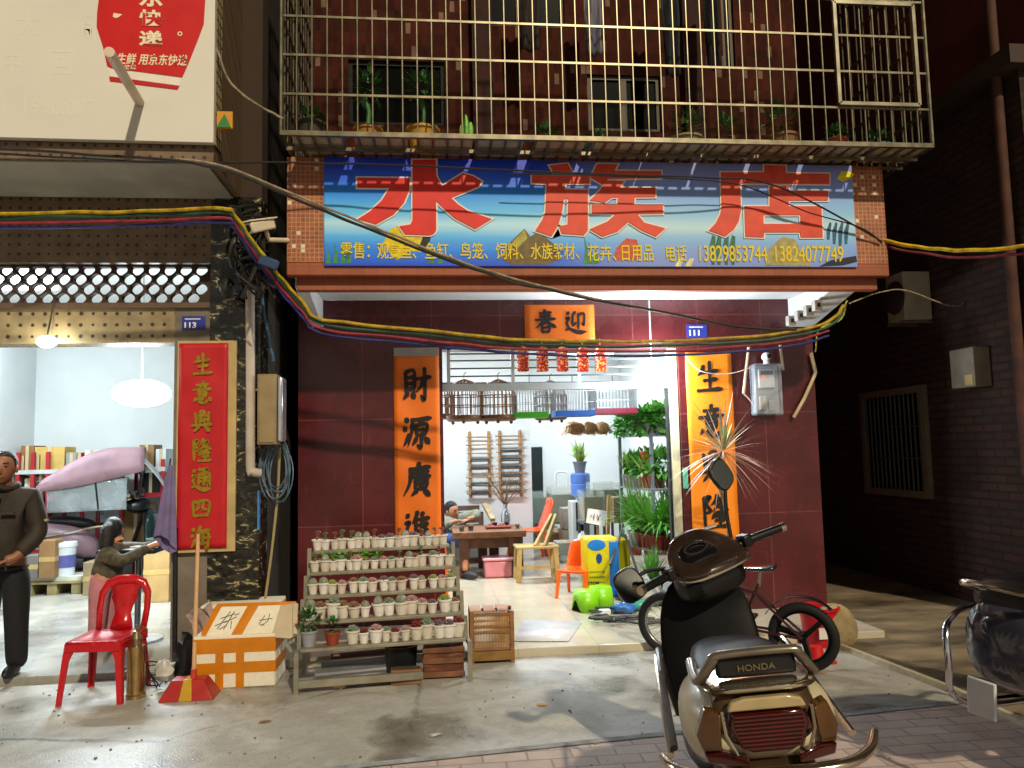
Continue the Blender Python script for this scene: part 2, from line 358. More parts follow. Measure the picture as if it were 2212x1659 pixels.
# ================================================================== THE AQUARIUM SHOP BUILDING
maroon = tiles('#561b1f', '#4e171b', '#763f3a', .6, .9, .004, .15, 'xz', dirt=.45, bump=.02, scuff='#7d4a44')
maroon_y = tiles('#561b1f', '#4e171b', '#763f3a', .6, .9, .004, .14, 'yz', dirt=.2, bump=.12)
plaster = mat('#d9dcdc', .75, var=.07, scale=1.2, bump=.08, bscale=12)
ceilm = mat('#dfe2e2', .8, var=.05, scale=1.0)
mosaic = tiles('#a5603a', '#8d4a2c', '#c08a62', .033, .033, .003, .35, 'xz', dirt=.35, fleck='#e2d7c4', fleckp=.035)
mosaic_s = tiles('#9c5233', '#97502f', '#7d4026', .1, .1, .002, .4, 'xz', dirt=.3)
bl = thing('shop_building', 'shop building with maroon tiled front, lit doorway and brown mosaic canopy', 'building', (1.2, YW, 0))
w_ = MB()
w_.box(XL, .09, YW, YW+.18, .0, 2.84); w_.box(2.21, XR, YW, YW+.18, 0, 2.84); w_.box(.09, 2.21, YW, YW+.18, 2.40, 2.84)
w_.build('front_wall', maroon, bl)
MB().box(XR-.16, XR, YW+.18, 13.2, 0, 8).build('side_wall', maroon_y, bl)
MB().box(XL, XL+.16, YW+.18, 13.2, 0, 8).build('side_wall', mat('#3a2a26', .8), bl)
so_ = MB(); so_.box(-1.03, 3.55, 5.88, YW, 2.84, 2.9)
so_.prism([(5.9, 2.84), (5.9, 2.78), (6.698, 2.60), (6.698, 2.84)], -1.03, -.93, 'yz')
so_.prism([(5.9, 2.84), (5.9, 2.77), (6.698, 2.58), (6.698, 2.84)], 3.27, 3.5, 'yz')
so_.build('soffit', plaster, bl, bev=.006)
MB().box(-1.0, 3.6, 5.80, 5.88, 2.735, 2.86).build('canopy_lip', mosaic_s, bl, bev=.006)
be = MB(); be.box(-1.06, 3.66, 5.72, 5.80, 2.83, 2.93); be.build('beam_foot', mosaic_s, bl, bev=.008)
MB().box(-1.06, 3.66, 5.722, 5.9, 2.93, 3.735).build('sign_beam', mosaic, bl, bev=.006)
MB().box(-1.05, 3.65, 5.9, YW, 3.55, 3.72).build('canopy_roof', mat('#6a6258', .9), bl)
upt = tiles('#4e2016', '#381610', '#3a241a', .05, .11, .004, .8, 'xz', spec=.15, dirt=.6, fleck='#7d6450', fleckp=.04)
def rc(x0, x1, z0, z1): return [(x0, z0), (x1, z0), (x1, z1), (x0, z1)]
UW = []
for a, b in (((752, 128), (962, 272)), ((1268, 160), (1430, 285)), ((1020, -260), (1220, 60)), ((1545, -240), (1590, 150))):
    p, q = P(*a, YW), P(*b, YW); UW.append((p.x, q.x, q.z, p.z))
flat([rc(XL, XR, 3.72, 8)], 'upper_wall', upt, bl, YW+.1, .2, holes=[rc(*u) for u in UW])
glass_d = mat('#050708', .3, var=0, spec=.03); fr_m = mat('#4e483e', .6, .2)
for i, u in enumerate(UW):
    wn = MB(); t = .035
    for x0, x1, z0, z1 in ((u[0], u[1], u[2], u[2]+t), (u[0], u[1], u[3]-t, u[3]), (u[0], u[0]+t, u[2]+t, u[3]-t), (u[1]-t, u[1], u[2]+t, u[3]-t)): wn.box(x0, x1, YW+.03, YW+.08, z0, z1)
    if u[1]-u[0] > .4 and i: wn.box((u[0]+u[1])/2-.03, (u[0]+u[1])/2+.03, YW+.032, YW+.078, u[2]+t, u[3]-t)
    f = wn.build('window', fr_m if i != 0 else mat('#120f0d', .8), bl)
    MB().box(u[0]+t, u[1]-t, YW+.05, YW+.06, u[2]+t, u[3]-t).build('pane', glass_d, f)
for px in (655, 1040, 1490): 
    x = P(px, 100, YW).x; MB().box(x-.09, x+.09, YW-.09, YW-.002, 3.74, 8).build('wall_pier', tiles('#3c1610', '#2a0f0c', '#33221a', .05, .11, .004, .8, 'xz', dirt=.4), bl)
# inside of the shop
iw = MB(); xr = P(1148, 1000, 10.8).x
iw.box(XL+.17, xr, 10.8, 10.9, .06, 3.2); iw.box(xr-.1, xr, 10.9, 12.9, .06, 3.2)
iw.box(xr, XR-.17, 12.8, 12.9, .06, 3.2); iw.box(3.20, 3.30, YW+.19, 12.8, .06, 3.2); iw.box(XL+.17, XL+.2, YW+.19, 10.8, .06, 3.2)
iw.build('inner_wall', plaster, bl)
MB().box(XL+.17, XR-.17, YW+.19, 12.9, 3.0, 3.1).build('ceiling', ceilm, bl)
d0, d1 = P(1147, 966, 12.78), P(1176, 1180, 12.78)
bd = MB().box(d0.x-.6, d1.x, 12.74, 12.79, .06, d0.z).build('passage_shade', mat('#16201f', .4), bl)  # dark sheet put in for the shade of an open side passage
cream = mat('#cfc9a6', .4, .1, scale=20)
df = MB(); df.box(2.13, 2.205, YW+.03, YW+.15, .06, 2.4)
df.build('door_frame', cream, bl, bev=.004)
MB().box(2.108, 2.128, YW+.06, YW+.12, .06, 2.05).build('door_rail', mat('#23282b', .4, .3), bl)
tr = MB(); tr.box(.09, 2.13, YW+.05, YW+.12, 2.04, 2.10); tr.box(.13, .16, YW+.05, YW+.12, 2.10, 2.4); tr.box(.70, .73, YW+.06, YW+.11, 2.10, 2.4); tr.box(1.30, 1.33, YW+.06, YW+.11, 2.10, 2.4)
tg = tr.build('transom', mat('#b9bfc0', .4, .4, var=.08), bl)
tb = MB()
for z in (2.17, 2.24, 2.31, 2.37): tb.box(.16, 2.13, YW+.075, YW+.095, z-.006, z+.006)
tb.build('transom_bar', mat('#5a6468', .4, .5), tg)

# ================================================================== THE SECURITY CAGE ON THE UPPER FLOOR
steel = mat('#7a735f', .34, .8, var=.25, scale=12)
cx0, cx1, cy, cz = -1.03, 3.84, 5.35, 3.745
cg = thing('security_cage', 'stainless steel bar cage enclosing the upstairs balcony above the shop sign', 'security cage', (1.4, cy, cz))
gb = MB(); n = 46
for i in range(n+1):
    x = cx0+(cx1-cx0)*i/n; gb.tube([(x, cy, cz), (x, cy, 5.75)], .0068 if i not in (0, n) else .016, 7)
gb.build('front_bars', steel, cg)
rb = MB()
for k in range(0, 8):
    z = cz+.013+.288*k; r = .017 if k == 0 else .008
    rb.box(cx0, cx1, cy-r, cy+r, z-r, z+r)
rb.build('front_rails', steel, cg)
for x in (cx0, cx1):
    sb = MB()
    for k in range(8): sb.bar((x, cy, cz+.013+.288*k), (x, YW, cz+.013+.288*k), .02)
    for k in range(1, 12): sb.tube([(x, cy+k*.115, cz), (x, cy+k*.115, 5.75)], .0068, 6)
    sb.build('side_bars', steel, cg)
fb = MB()
for i in range(n+1):
    x = cx0+(cx1-cx0)*i/n; fb.bar((x, cy+.02, cz+.005), (x, YW, cz+.005), .016, .016)
for y in (5.55, 5.74, 6.2): fb.box(cx0, cx1, y-.012, y+.012, cz-.03, cz-.004)
fb.build('floor_bars', steel, cg)
sl_ = MB(); rr_ = random.Random(3)
for i in range(11):
    x = cx0+.06+i*.44; sl_.box(x, x+.40+rr_.uniform(-.06, .03), cy+.06, cy+.40+rr_.uniform(-.05, .02), cz+.014, cz+.026)
sl_.build('floor_board', mat('#a79a80', .8, scale=9), cg)
hp, hq = P(1800, 5, cy-.02), P(1985, 228, cy-.02)
hf = MB()
for a, b in (((hp.x, hp.z), (hq.x, hp.z)), ((hp.x, hq.z), (hq.x, hq.z)), ((hp.x, hp.z), (hp.x, hq.z)), ((hq.x, hp.z), (hq.x, hq.z))):
    hf.bar((a[0], cy-.022, a[1]), (b[0], cy-.022, b[1]), .026)
hf.build('hatch_frame', mat('#9a937e', .3, .75), cg)

# ================================================================== THE NEIGHBOUR'S BUILDING
YL = 5.95
dots_ = dotted('#8f7f5f', '#2a231a', .085, .16)
dots_d = dotted('#6d5a44', '#2a211a', .07, .17)
nb = thing('neighbour_building', 'next door building with dotted tile bands, pierced lattice and open white shop', 'building', (-3, YL, 0))
MB().box(-7, -1.66, YL, YL+.2, 2.98, 3.49).build('tile_band', dots_d, nb)
MB().box(-7, -1.92, YL, YL+.2, 2.37, 2.63).build('tile_beam', dots_, nb)
MB().box(-7, -1.66, YL-.03, YL+.2, 2.63, 2.67).build('ledge', mat('#5b4738', .7, bump=.3), nb)
# pierced lattice: staggered octagon openings
lo, hi = 2.672, 2.978
holes = []
for r_ in range(-1, 4):
    for c_ in range(-2, 46):
        x = -6.3+c_*.118+(.059 if r_ % 2 else 0)*1; z = lo+.05+r_*.074
        if x > -1.73: continue
        pts = []
        for k in range(16):
            a = math.pi*2*(k+.5)/16; q = (.0475 if k % 4 in (0, 3) else .0435)
            zz = z+q*math.sin(a)*.92; pts.append((x+q*1.02*math.cos(a), min(hi-.012, max(lo+.012, zz))))
        zs = [p[1] for p in pts]
        if max(zs)-min(zs) > .012: holes.append(pts)
flat([rc(-6.4, -1.66, lo, hi)], 'lattice', mat('#3d2c20', .8, scale=18, bump=.3), nb, YL+.1, .05, holes=holes)
pl = MB(); pl.box(-1.92, -1.56, YL, YL+.25, 0, 2.63); pl.build('pillar', mat('#6f665b', .8, var=.25, scale=5, bump=.3), nb)
marb = blotch([(.40, '#10120f'), (.52, '#26261f'), (.60, '#3a382c'), (.635, '#c9b98a'), (.66, '#3b3628')], scale=9, rough=(.12, .3), dist=1.2, bump=.05, stretch=(1, 1, 2.2))
MB().box(-1.66, -1.29, YL-.02, YL+.25, 0, 3.49).build('marble_cladding', marb, nb)
MB().box(-1.5, -1.3, YL+.25, 11, 0, 7).build('side_wall', mat('#2c2620', .9), nb)
cn = MB(); cn.box(-7, -1.445, 5.2, YL, 3.49, 5.6); cn.build('canopy', dotted('#75604a', '#2a211a', .07, .17), nb)
MB().box(-6.9, -1.5, 5.23, YL-.01, 3.478, 3.489).build('soffit', mat('#9a958b', .85, var=.2, scale=2.5), nb)
ytile = tiles('#c9b783', '#b7a46f', '#3a3222', .05, .075, .008, .4, 'yz', dirt=.3)
MB().box(-1.445, -1.435, 5.2, 5.34, 3.6, 5.6).build('canopy_trim', ytile, nb)
MB().box(-7, -1.29, YL+.0, YL+.2, 3.49, 8).build('upper_wall', mat('#3b2d22', .9, scale=5), nb)
li = MB(); xk = P(75, 900, 10.5).x
li.box(-7.2, -1.5, 10.5, 10.6, .05, 3.5); li.box(-7.2, xk, 7.6, 10.5, .05, 3.5)
li.build('inner_wall', mat('#d4dadb', .8, var=.08, scale=1.5), nb)
MB().box(-7.2, -1.5, YL+.2, 10.5, 3.42, 3.5).build('ceiling', ceilm, nb)
p, q = P(368, 740, YL+.26), P(386, 1460, YL+.26)
MB().box(-1.98, -1.905, YL+.26, YL+.34, .05, 2.37).build('door_post', mat('#1c1d1f', .5), nb)

# ================================================================== THE BRICK BUILDING ACROSS THE ALLEY
bk = thing('brick_building', 'dark brick building across the alley with barred window', 'building', (5.2, 8, 0))
brick = tiles('#45281e', '#331f19', '#221b17', .24, .075, .012, .75, 'yz', offset=.5, dirt=.5, bump=.8)
MB().box(4.95, 9, 5.75, 20, 0, 4.62).build('brick_wall', brick, bk)
MB().box(4.80, 9.2, 5.65, 20.2, 4.62, 4.78).build('eave', mat('#3c3027', .8), bk)
MB().box(5.3, 9, 5.95, 20, 4.78, 9).build('upper_storey', mat('#5c2a22', .9, var=.3, scale=3), bk)
wa, wb = PX(1872, 862, 4.95), PX(2008, 1062, 4.95)
wn = MB(); y0, y1, z0, z1 = wb.y, wa.y, wb.z, wa.z; t = .07
for a in ((y0, y1, z0-t, z0), (y0, y1, z1, z1+t), (y0-t, y0, z0-t, z1+t), (y1, y1+t, z0-t, z1+t)): wn.box(4.9, 4.949, *a)
wf = wn.build('window', mat('#6b5f50', .8), bk)
MB().box(4.935, 4.945, y0, y1, z0, z1).build('pane', glass_d, wf)
gr = MB()
for k in range(13):
    y = y0+(y1-y0)*(k+.5)/13; gr.tube([(4.915, y, z0), (4.915, y, z1)], .009, 6)
for z in (z0+(z1-z0)*.33, z0+(z1-z0)*.66): gr.bar((4.915, y0, z), (4.915, y1, z), .015)
gr.build('grille', mat('#4c4e4e', .6, .4), wf)
a, b = PX(2178, 120, 4.9), PX(2193, 560, 4.9)
MB().tube([(4.88, 5.92, 7), (4.88, 5.92, 1.2)], .045, 10).build('drainpipe', mat('#4a2c20', .8, var=.4), bk)
MB().box(3.5, 5, 13.2, 13.3, 0, 6).build('end_wall', brick, bk)
# ================================================================== BRUSH LETTERS
def cjk(s): return s
GL = {}
def G_(ch, s): GL[ch] = [(t[0], [tuple(map(float, q.split(','))) for q in t[1:].split()]) for t in s.split('/')]
XP = 'd14,10 22,20/v10,36 23,34 14,56 22,74/n6,86 22,78 58,92 97,90'
G_('生', 'p30,18 24,36 10,48/h26,38 82,32/h30,62 76,57/v52,6 50,90/h8,92 94,86')
G_('意', 'd47,2 56,10/h24,19 80,14/d38,24 43,33/p64,21 56,32/h8,40 93,33/v34,46 36,70/v34,46 66,44 65,70/h37,57 64,55/h37,69 65,66/p22,76 10,92/v36,77 40,92 66,94 72,82/d48,73 55,83/d80,72 92,86')
G_('興', 'v19,16 23,62/h20,28 32,26/h21,44 33,41/v41,10 42,62/v41,11 61,9 60,62/h45,25 58,23/v46,34 48,50/v46,34 58,33 56,50/h48,50 57,48/v82,12 78,62/h68,27 80,25/h68,43 79,40/h4,69 97,63/p36,73 14,95/n62,72 74,80 88,94')
G_('隆', 'v14,10 15,94/v15,12 34,9 22,30 34,48 18,56/p58,4 52,18 36,34/p52,19 78,15 62,34 40,50/n50,25 66,36 95,47/h48,54 80,50/p50,58 38,72/h48,65 88,61/h50,77 84,74/v67,52 67,90/h36,95 97,91')
G_('財', 'v15,14 17,72/v15,14 43,11 42,72/h20,31 40,29/h20,48 40,46/h18,64 42,61/p22,74 6,92/d33,74 45,88/h52,34 97,29/v76,4 75,90 63,80/p72,36 64,54 48,72')
G_('源', 'd12,10 22,21/d7,36 17,46/p26,58 18,74 6,90/h32,15 95,10/p36,16 34,50 20,92/p62,18 54,30/v46,31 48,60/v46,31 80,28 77,58/h50,45 75,43/h49,59 76,56/v63,62 63,94 51,86/p48,68 36,86/d74,66 90,82')
G_('廣', 'd50,1 58,11/h24,19 91,13/p28,19 24,60 4,95/h36,31 86,27/v48,22 49,39/v71,19 70,37/h33,43 91,39/v42,51 43,76/v42,51 78,48 76,76/v59,41 59,76/h44,63 75,60/h43,76 76,73/p47,80 30,95/d68,78 88,94')
G_('進', XP+'/p48,3 42,20 30,38/v42,26 42,80/d60,4 68,15/h42,25 87,21/h44,41 82,38/h44,57 82,53/h42,75 93,70/v63,24 63,74')
G_('春', 'h26,16 77,12/h27,28 74,24/h8,42 93,37/p48,2 44,40 26,62 6,76/n54,42 70,58 96,72/v35,56 37,93/v35,56 67,53 66,92/h39,73 64,70/h37,91 66,88')
G_('迎', XP+'/p50,10 34,24/v38,22 38,62/p36,64 46,58 56,50/v64,20 88,17 86,60 77,54/v63,18 63,80')
G_('通', XP+'/v40,10 82,7 62,22/d54,16 64,24/v40,30 38,78/v40,30 86,27 85,78 76,70/h43,44 82,42/h42,59 82,56/v62,29 62,78')
G_('四', 'v14,24 20,84/v14,24 88,19 82,84/p41,26 38,46 26,62/v60,24 60,50 76,54/h20,80 82,77')
G_('海', 'd12,10 22,21/d7,36 17,46/p26,58 18,74 6,90/p50,3 42,18 30,32/h44,20 94,16/v46,34 40,72 88,69/v46,34 86,31 81,92 71,84/h28,54 98,49/d58,37 65,47/d56,58 63,67')
PROF = {'h': (6.5, 5.2, 5.5, 8.5, 4), 'v': (8, 6.5, 6.2, 6.8, 4), 'p': (8.5, 8, 6.5, 4.5, 1.2), 'n': (3.5, 5.5, 8.5, 10.5, 2.5), 'd': (3.5, 8, 10.5, 9, 4)}
def brush(mb, ch, x0, z1, w, h, Y, bold=1.0, seed=0):
    """one brush written character in the facade plane, every stroke 0.2 mm before the last"""
    rg = random.Random(seed+ord(ch))
    for k, (ty, pts) in enumerate(GL[ch]):
        p3 = [Vector((a+rg.uniform(-1, 1), b+rg.uniform(-1, 1), 0)) for a, b in pts]
        ps, _ = spline(p3, 7 if len(p3) > 2 else 9); n = len(ps); L = []; Rr = []
        pf = PROF[ty]; ang = None
        for i, p in enumerate(ps):
            t = i/(n-1)*4; j = min(3, int(t)); wd = (pf[j]*(1-t+j)+pf[j+1]*(t-j))*bold*rg.uniform(.9, 1.1)
            d = (ps[min(i+1, n-1)]-ps[max(i-1, 0)]).normalized(); nn = Vector((-d.y, d.x, 0))
            L.append(p+nn*wd/2); Rr.append(p-nn*wd/2)
        a0, a1 = ps[0]-(ps[1]-ps[0]).normalized()*pf[0]*.35*bold, ps[-1]+(ps[-1]-ps[-2]).normalized()*pf[4]*.4*bold
        Y_ = Y-.0003*k-.0004
        vs = [(x0+q.x/100*w, Y_, z1-q.y/100*h) for q in [a0]+L+[a1]+Rr]
        fs = [(0, 1, n+2)]+[(1+i, 2+i, n+3+i, n+2+i) for i in range(n-1)]+[(n, n+1, 2*n+1)]
        mb.add(vs, fs)
ink = mat('#0d0b0c', .7, var=0); gold = mat('#a08526', .35, .55, var=.25, scale=40)
def crumple(x0, x1, z0, z1, Y, seed, amp=.006, nu=10, nv=40):
    rg = random.Random(seed); ph = [(rg.uniform(3, 14), rg.uniform(2, 16), rg.uniform(0, 6.28), rg.uniform(.2, 1)) for _ in range(9)]
    def f(u, v):
        x, z = x0+(x1-x0)*u, z0+(z1-z0)*v
        d = sum(c*math.sin(a*x*2+b*z+o) for a, b, o, c in ph)/4
        return (x, Y-.008+d*amp, z)
    return MB().grid(f, nu, nv)
def scroll(name, label, px0, px1, py0, py1, Y, paper, chars, inkm, hd, seed, csz, cy0, cstep, border=None, cxo=0, vertical=True, bold=1.75):
    a, b = P(px0, py0, Y), P(px1, py1, Y); t = thing(name, label, 'banner', (a.x/2+b.x/2, Y, b.z))
    crumple(a.x, b.x, b.z, a.z, Y, seed).build('paper', paper, t, solid=.001)
    if hd: MB().box(a.x+.004, b.x-.004, Y-.022, Y-.019, a.z-hd, a.z).build('header', mat('#8f8b85', .5), t)
    for i, ch in enumerate(chars):
        mb = MB(); cx = (a.x+b.x)/2+cxo; zt = a.z-cy0-cstep*i
        if vertical: brush(mb, ch, cx-csz*.5, zt, csz, csz*1.12, Y-.0165, bold, seed)
        else: brush(mb, ch, a.x+cy0+cstep*i, a.z-.045, csz, csz*1.05, Y-.0165, bold, seed)
        mb.build('character', inkm, t, smooth=0)
    return t, a, b
orange = mat('#d96a10', .62, var=.08, scale=5); orange2 = mat('#e8820f', .62, var=.08, scale=5)
scroll('door_scroll', 'orange paper door scroll with black brush writing and grey head, left of the shop door', 850, 954, 752, 1185, YW-.01, orange, '財源廣進', ink, .075, 3, .27, .17, .41)
scroll('door_scroll', 'bright orange paper door scroll with black brush writing behind the spiky plant', 1479, 1597, 762, 1165, YW-.01, orange2, '生意興隆', ink, 0, 5, .27, .07, .40)
scroll('lintel_scroll', 'small orange paper with two brush characters over the shop door', 1132, 1285, 659, 733, YW-.01, orange, '春迎', ink, 0, 8, .21, .08, .27, vertical=False)
# red scroll on the neighbour's pillar, with its cream backing
ya = YL-.05
a, b = P(385, 737, ya+.012), P(508, 1190, ya+.012)
MB().box(a.x, b.x, ya+.012, ya+.03, b.z, a.z).build('backing', mat('#b29a6a', .8, var=.2, scale=6), None) if False else None
t, a2, b2 = scroll('pillar_scroll', 'long red scroll with gold brush writing on the next door pillar', 388, 490, 742, 1183, ya, mat('#b3141d', .5, var=.1), '生意興隆通四海', gold, 0, 11, .155, .07, .213, cxo=-.005, bold=2.0)
MB().box(a.x, b.x, ya+.004, ya+.03, b.z, a.z).build('backing', mat('#b59d6e', .8, var=.2, scale=6), t)

# ================================================================== THE SHOP SIGN
def printed():
    M = bpy.data.materials.new('printed_vinyl'); M.use_nodes = True
    n = M.node_tree.nodes; l = M.node_tree.links; b = n['Principled BSDF']
    tc = n.new('ShaderNodeTexCoord'); sp = n.new('ShaderNodeSeparateXYZ'); l.new(tc.outputs['Generated'], sp.inputs[0])
    nz = n.new('ShaderNodeTexNoise'); nz.inputs['Scale'].default_value = 3; nz.inputs['Detail'].default_value = 6
    mp = n.new('ShaderNodeMapping'); mp.inputs['Scale'].default_value = (.6, 1, 2.5); l.new(tc.outputs['Generated'], mp.inputs[0]); l.new(mp.outputs[0], nz.inputs['Vector'])
    ad = n.new('ShaderNodeMath'); ad.operation = 'MULTIPLY_ADD'; ad.inputs[1].default_value = .16; l.new(nz.outputs[0], ad.inputs[0]); l.new(sp.outputs[2], ad.inputs[2])
    cr = n.new('ShaderNodeValToRGB'); el = cr.color_ramp.elements
    st = [(.06, '#0c44d8'), (.22, '#1c80f4'), (.36, '#56b8fc'), (.47, '#b4e4fc'), (.58, '#5cc0fc'), (.74, '#148cf4'), (.9, '#0c54e8'), (1, '#0c38cc')]
    while len(el) < len(st): el.new(.5)
    for e, (p, c) in zip(el, st): e.position = p; e.color = (*lin(c), 1)
    l.new(ad.outputs[0], cr.inputs[0])
    mr = n.new('ShaderNodeMapRange'); mr.interpolation_type = 'SMOOTHSTEP'; mr.inputs[1].default_value = .36; mr.inputs[2].default_value = .62; mr.inputs[4].default_value = .38
    l.new(sp.outputs[0], mr.inputs[0])
    mx = n.new('ShaderNodeMix'); mx.data_type = 'RGBA'; mx.inputs[7].default_value = (*lin('#c2cfd6'), 1)
    l.new(mr.outputs[0], mx.inputs[0]); l.new(cr.outputs[0], mx.inputs[6]); l.new(mx.outputs[2], b.inputs['Base Color']); b.inputs['Roughness'].default_value = .42
    return M
YS = 5.70
a, b = P(700, 334, YS), P(1853, 577, YS)
sg = thing('shop_sign', 'long blue underwater print sign with three big red characters over the shop', 'shop sign', ((a.x+b.x)/2, YS, b.z))
MB().box(a.x, b.x, YS, YS+.02, b.z, a.z-.015).build('board', printed(), sg, bev=.002)
def Z6(pts, right=False):
    o = []
    for x, y in pts:
        sx = (1950 if right else 950)+x*.4973; sy = 480+y*.4973; q = P(sx*.64, sy*.64, YS-.005); o.append((q.x, q.z))
    return o
C1 = [Z6([(515,242),(872,246),(866,330),(832,412),(762,490),(642,558),(520,522),(600,472),(680,398),(735,312),(515,310)]),
      Z6([(890,122),(1048,122),(1050,230),(1090,300),(1232,212),(1300,232),(1360,268),(1338,302),(1150,378),(1200,425),(1265,468),(1425,522),(1315,590),(1180,520),(1110,460),(1050,400),(1050,600),(1035,622),(1005,632),(840,626),(800,572),(875,560),(890,530)])]
C2 = [Z6([(1820,160),(1942,146),(1978,214),(1850,215)]),
      Z6([(1700,226),(2092,233),(2090,282),(1926,280),(1920,322),(2078,326),(2078,600),(2052,632),(1902,622),(1884,572),(1942,560),(1946,386),(1916,386),(1905,470),(1880,560),(1832,640),(1722,602),(1768,530),(1792,470),(1800,282),(1700,276)]),
      Z6([(130,150),(270,152),(248,196),(565,198),(565,246),(205,250),(170,290),(85,242)], 1),
      Z6([(190,262),(312,266),(284,312),(525,312),(525,372),(386,374),(380,426),(576,426),(576,486),(402,488),(450,548),(592,586),(530,642),(430,598),(342,542),(270,606),(165,642),(80,592),(200,540),(258,488),(95,486),(95,426),(268,426),(274,374),(232,376),(180,412),(80,396),(150,330)], 1)]
C3 = [Z6([(970,206),(1265,206),(1265,158),(1410,162),(1410,212),(1705,216),(1705,286),(1100,280),(1105,470),(1090,540),(1060,590),(1000,640),(888,600),(935,550),(965,490),(976,440)], 1),
      Z6([(1302,300),(1430,300),(1430,332),(1695,332),(1695,396),(1430,396),(1430,436),(1650,436),(1660,646),(1512,646),(1506,612),(1265,612),(1260,646),(1136,642),(1130,436),(1302,436)], 1)]
H3 = [Z6([(1258,494),(1510,494),(1510,556),(1258,556)], 1)]
redv = mat('#d6261a', .45, var=.1, scale=6); red2 = mat('#d84830', .5, var=.16, scale=9); whv = mat('#e6ddd2', .5, var=.05)
for Cc, H, M_ in ((C1, [], redv), (C2, [], red2), (C3, H3, red2)):
    o = thing('big_character', None, None, tuple(BASE[sg.name])); o.parent = sg; o.location = (0, 0, 0)
    for i, c_ in enumerate(Cc):
        hh = H if i == len(Cc)-1 else []
        flat([c_], 'red_stroke', M_, o, YS-.0105-.0004*i, .006, holes=hh); flat([c_], 'white_outline', whv, o, YS-.005-.0004*i, .005, offset=.012, holes=hh)
yel = mat('#e0c818', .45, var=.05)
def VX(x, right=False): return P(((1950 if right else 950)+x*.4973)*.64, 550, YS).x
zt, zb = P(1100, 524, YS-.01).z, P(1100, 560, YS-.01).z
segs = [('零售：', 400, 600, 0), ('观赏鱼、', 650, 915, 0), ('鱼缸、', 975, 1165, 0), ('鸟笼、', 1215, 1400, 0), ('饲料、', 1455, 1640, 0), ('水族器材、', 1690, 2020, 0), ('花卉、', 65, 262, 1), ('日用品', 298, 512, 1), ('电话', 598, 738, 1), ('13829853744', 822, 1284, 1), ('13824077749', 1338, 1800, 1)]
for s, x0, x1, r in segs:
    dz = -.012*(1 if r else 0); text(s, 'small_lettering', yel, sg, YS-.004, VX(x0, r), VX(x1, r), zb+dz, zt+dz, bold=.009)
# printed fish, corals and weeds of the sign: thin vinyl shapes
vz = lambda c: mat(c, .45, var=.3, scale=22)
bn = [0]
def blob(pts, col, right=False, d=.001): bn[0] += 1; flat([Z6(pts, right)], 'printed_picture', vz(col), sg, YS-.0006-.00008*bn[0], d)
blob([(690,680),(740,590),(790,560),(860,600),(960,640),(1000,660),(950,745),(860,735),(790,800),(740,760)], '#d8c410')
blob([(960,640),(1020,620),(1000,700),(960,745),(930,720)], '#151a22')
blob([(1490,790),(1540,690),(1650,585),(1690,640),(1720,620),(1790,640),(1860,700),(1880,800),(1800,830),(1560,830)], '#6a5a30')
blob([(1560,690),(1650,590),(1670,650),(1600,720)], '#a8a040')
for x, h in ((300, 120), (350, 150), (400, 160), (440, 110), (1000, 90), (1060, 60), (2050, 190), (2080, 150), (2120, 120)): blob([(x, 822), (x+12, 822-h*.5), (x+4, 822-h), (x+26, 822-h*.6), (x+36, 822)], '#3f8a3a')
blob([(240,800),(260,720),(330,650),(400,660),(430,740),(410,800)], '#c2543a', True)
for x in (910, 950, 1000, 1045): blob([(x, 830), (x-14, 700), (x+4, 630), (x+26, 640), (x+20, 830)], '#2c6a50', True)
blob([(1270,835),(1300,720),(1390,640),(1480,660),(1520,760),(1580,790),(1580,842)], '#a39a66', True)
blob([(1760,250),(1790,195),(1850,200),(1880,215),(1860,240),(1800,268)], '#e6dc1c', True)
for x, h in ((1690, 60), (1730, 90), (1770, 110), (1810, 90)): blob([(x, 600), (x+22, 540), (x+34, 550), (x+20, 600+h), (x+4, 600+h)], '#2a5c78', True)
blob([(1640,842),(1720,800),(1890,770),(1898,810),(1800,835)], '#16202c', True)
for x in (660, 730): blob([(x, 842), (x+30, 790), (x+60, 786), (x+40, 842)], '#e8dca0', True)

# ================================================================== THE EXPRESS DELIVERY SIGN NEXT DOOR
YD = 5.14
a, b = P(-60, -60, YD), P(461, 308, YD)
ds = thing('white_signboard', 'big white signboard with red delivery emblem on the next door canopy', 'signboard', ((a.x+b.x)/2, YD, b.z))
zl = P(0, 301, YD).z
MB().prism([(a.x-.6, zl+.02), (b.x, b.z), (b.x, a.z+.4), (a.x-.6, a.z+.4)], YD, YD+.05).build('board', mat('#d8d5cb', .5, var=.04, scale=1.5), ds, bev=.003)
def Z1(pts): 
    o = []
    for x, y in pts: q = P(x*.28935, y*.28935, YD-.004); o.append((q.x, q.z))
    return o
flat([Z1([(745,-60),(1535,-60),(1520,180),(1475,300),(1415,450),(1385,520),(1360,575),(830,505),(800,490),(770,350),(722,200),(725,100)])], 'red_emblem', mat('#c4100f', .45, var=.05), ds, YD-.003, .006)
flat([Z1([(805,515),(1358,582),(1340,640),(820,570)])], 'white_stripe', whv, ds, YD-.002, .005)
flat([Z1([(815,572),(1338,642),(1325,668),(820,605)])], 'red_stripe', mat('#b8141c', .45, var=.05), ds, YD-.0025, .005)
cream_l = mat('#e9ddbf', .5, var=.04)
for ch, y0, y1 in (('东', -95, 50), ('快', 80, 195), ('递', 235, 345)):
    q = Z1([(1040, y1), (1220, y0)]); text(ch, 'big_lettering', cream_l, ds, YD-.008, q[0][0], q[1][0], q[0][1], q[1][1], bold=.03)
q = Z1([(870, 470), (1400, 400)]); ln = text('生鲜 用京东快递', 'slogan_lettering', cream_l, ds, YD-.008, q[0][0], q[1][0], q[0][1]-.012, q[1][1]-.012, bold=.015, shear=.2)
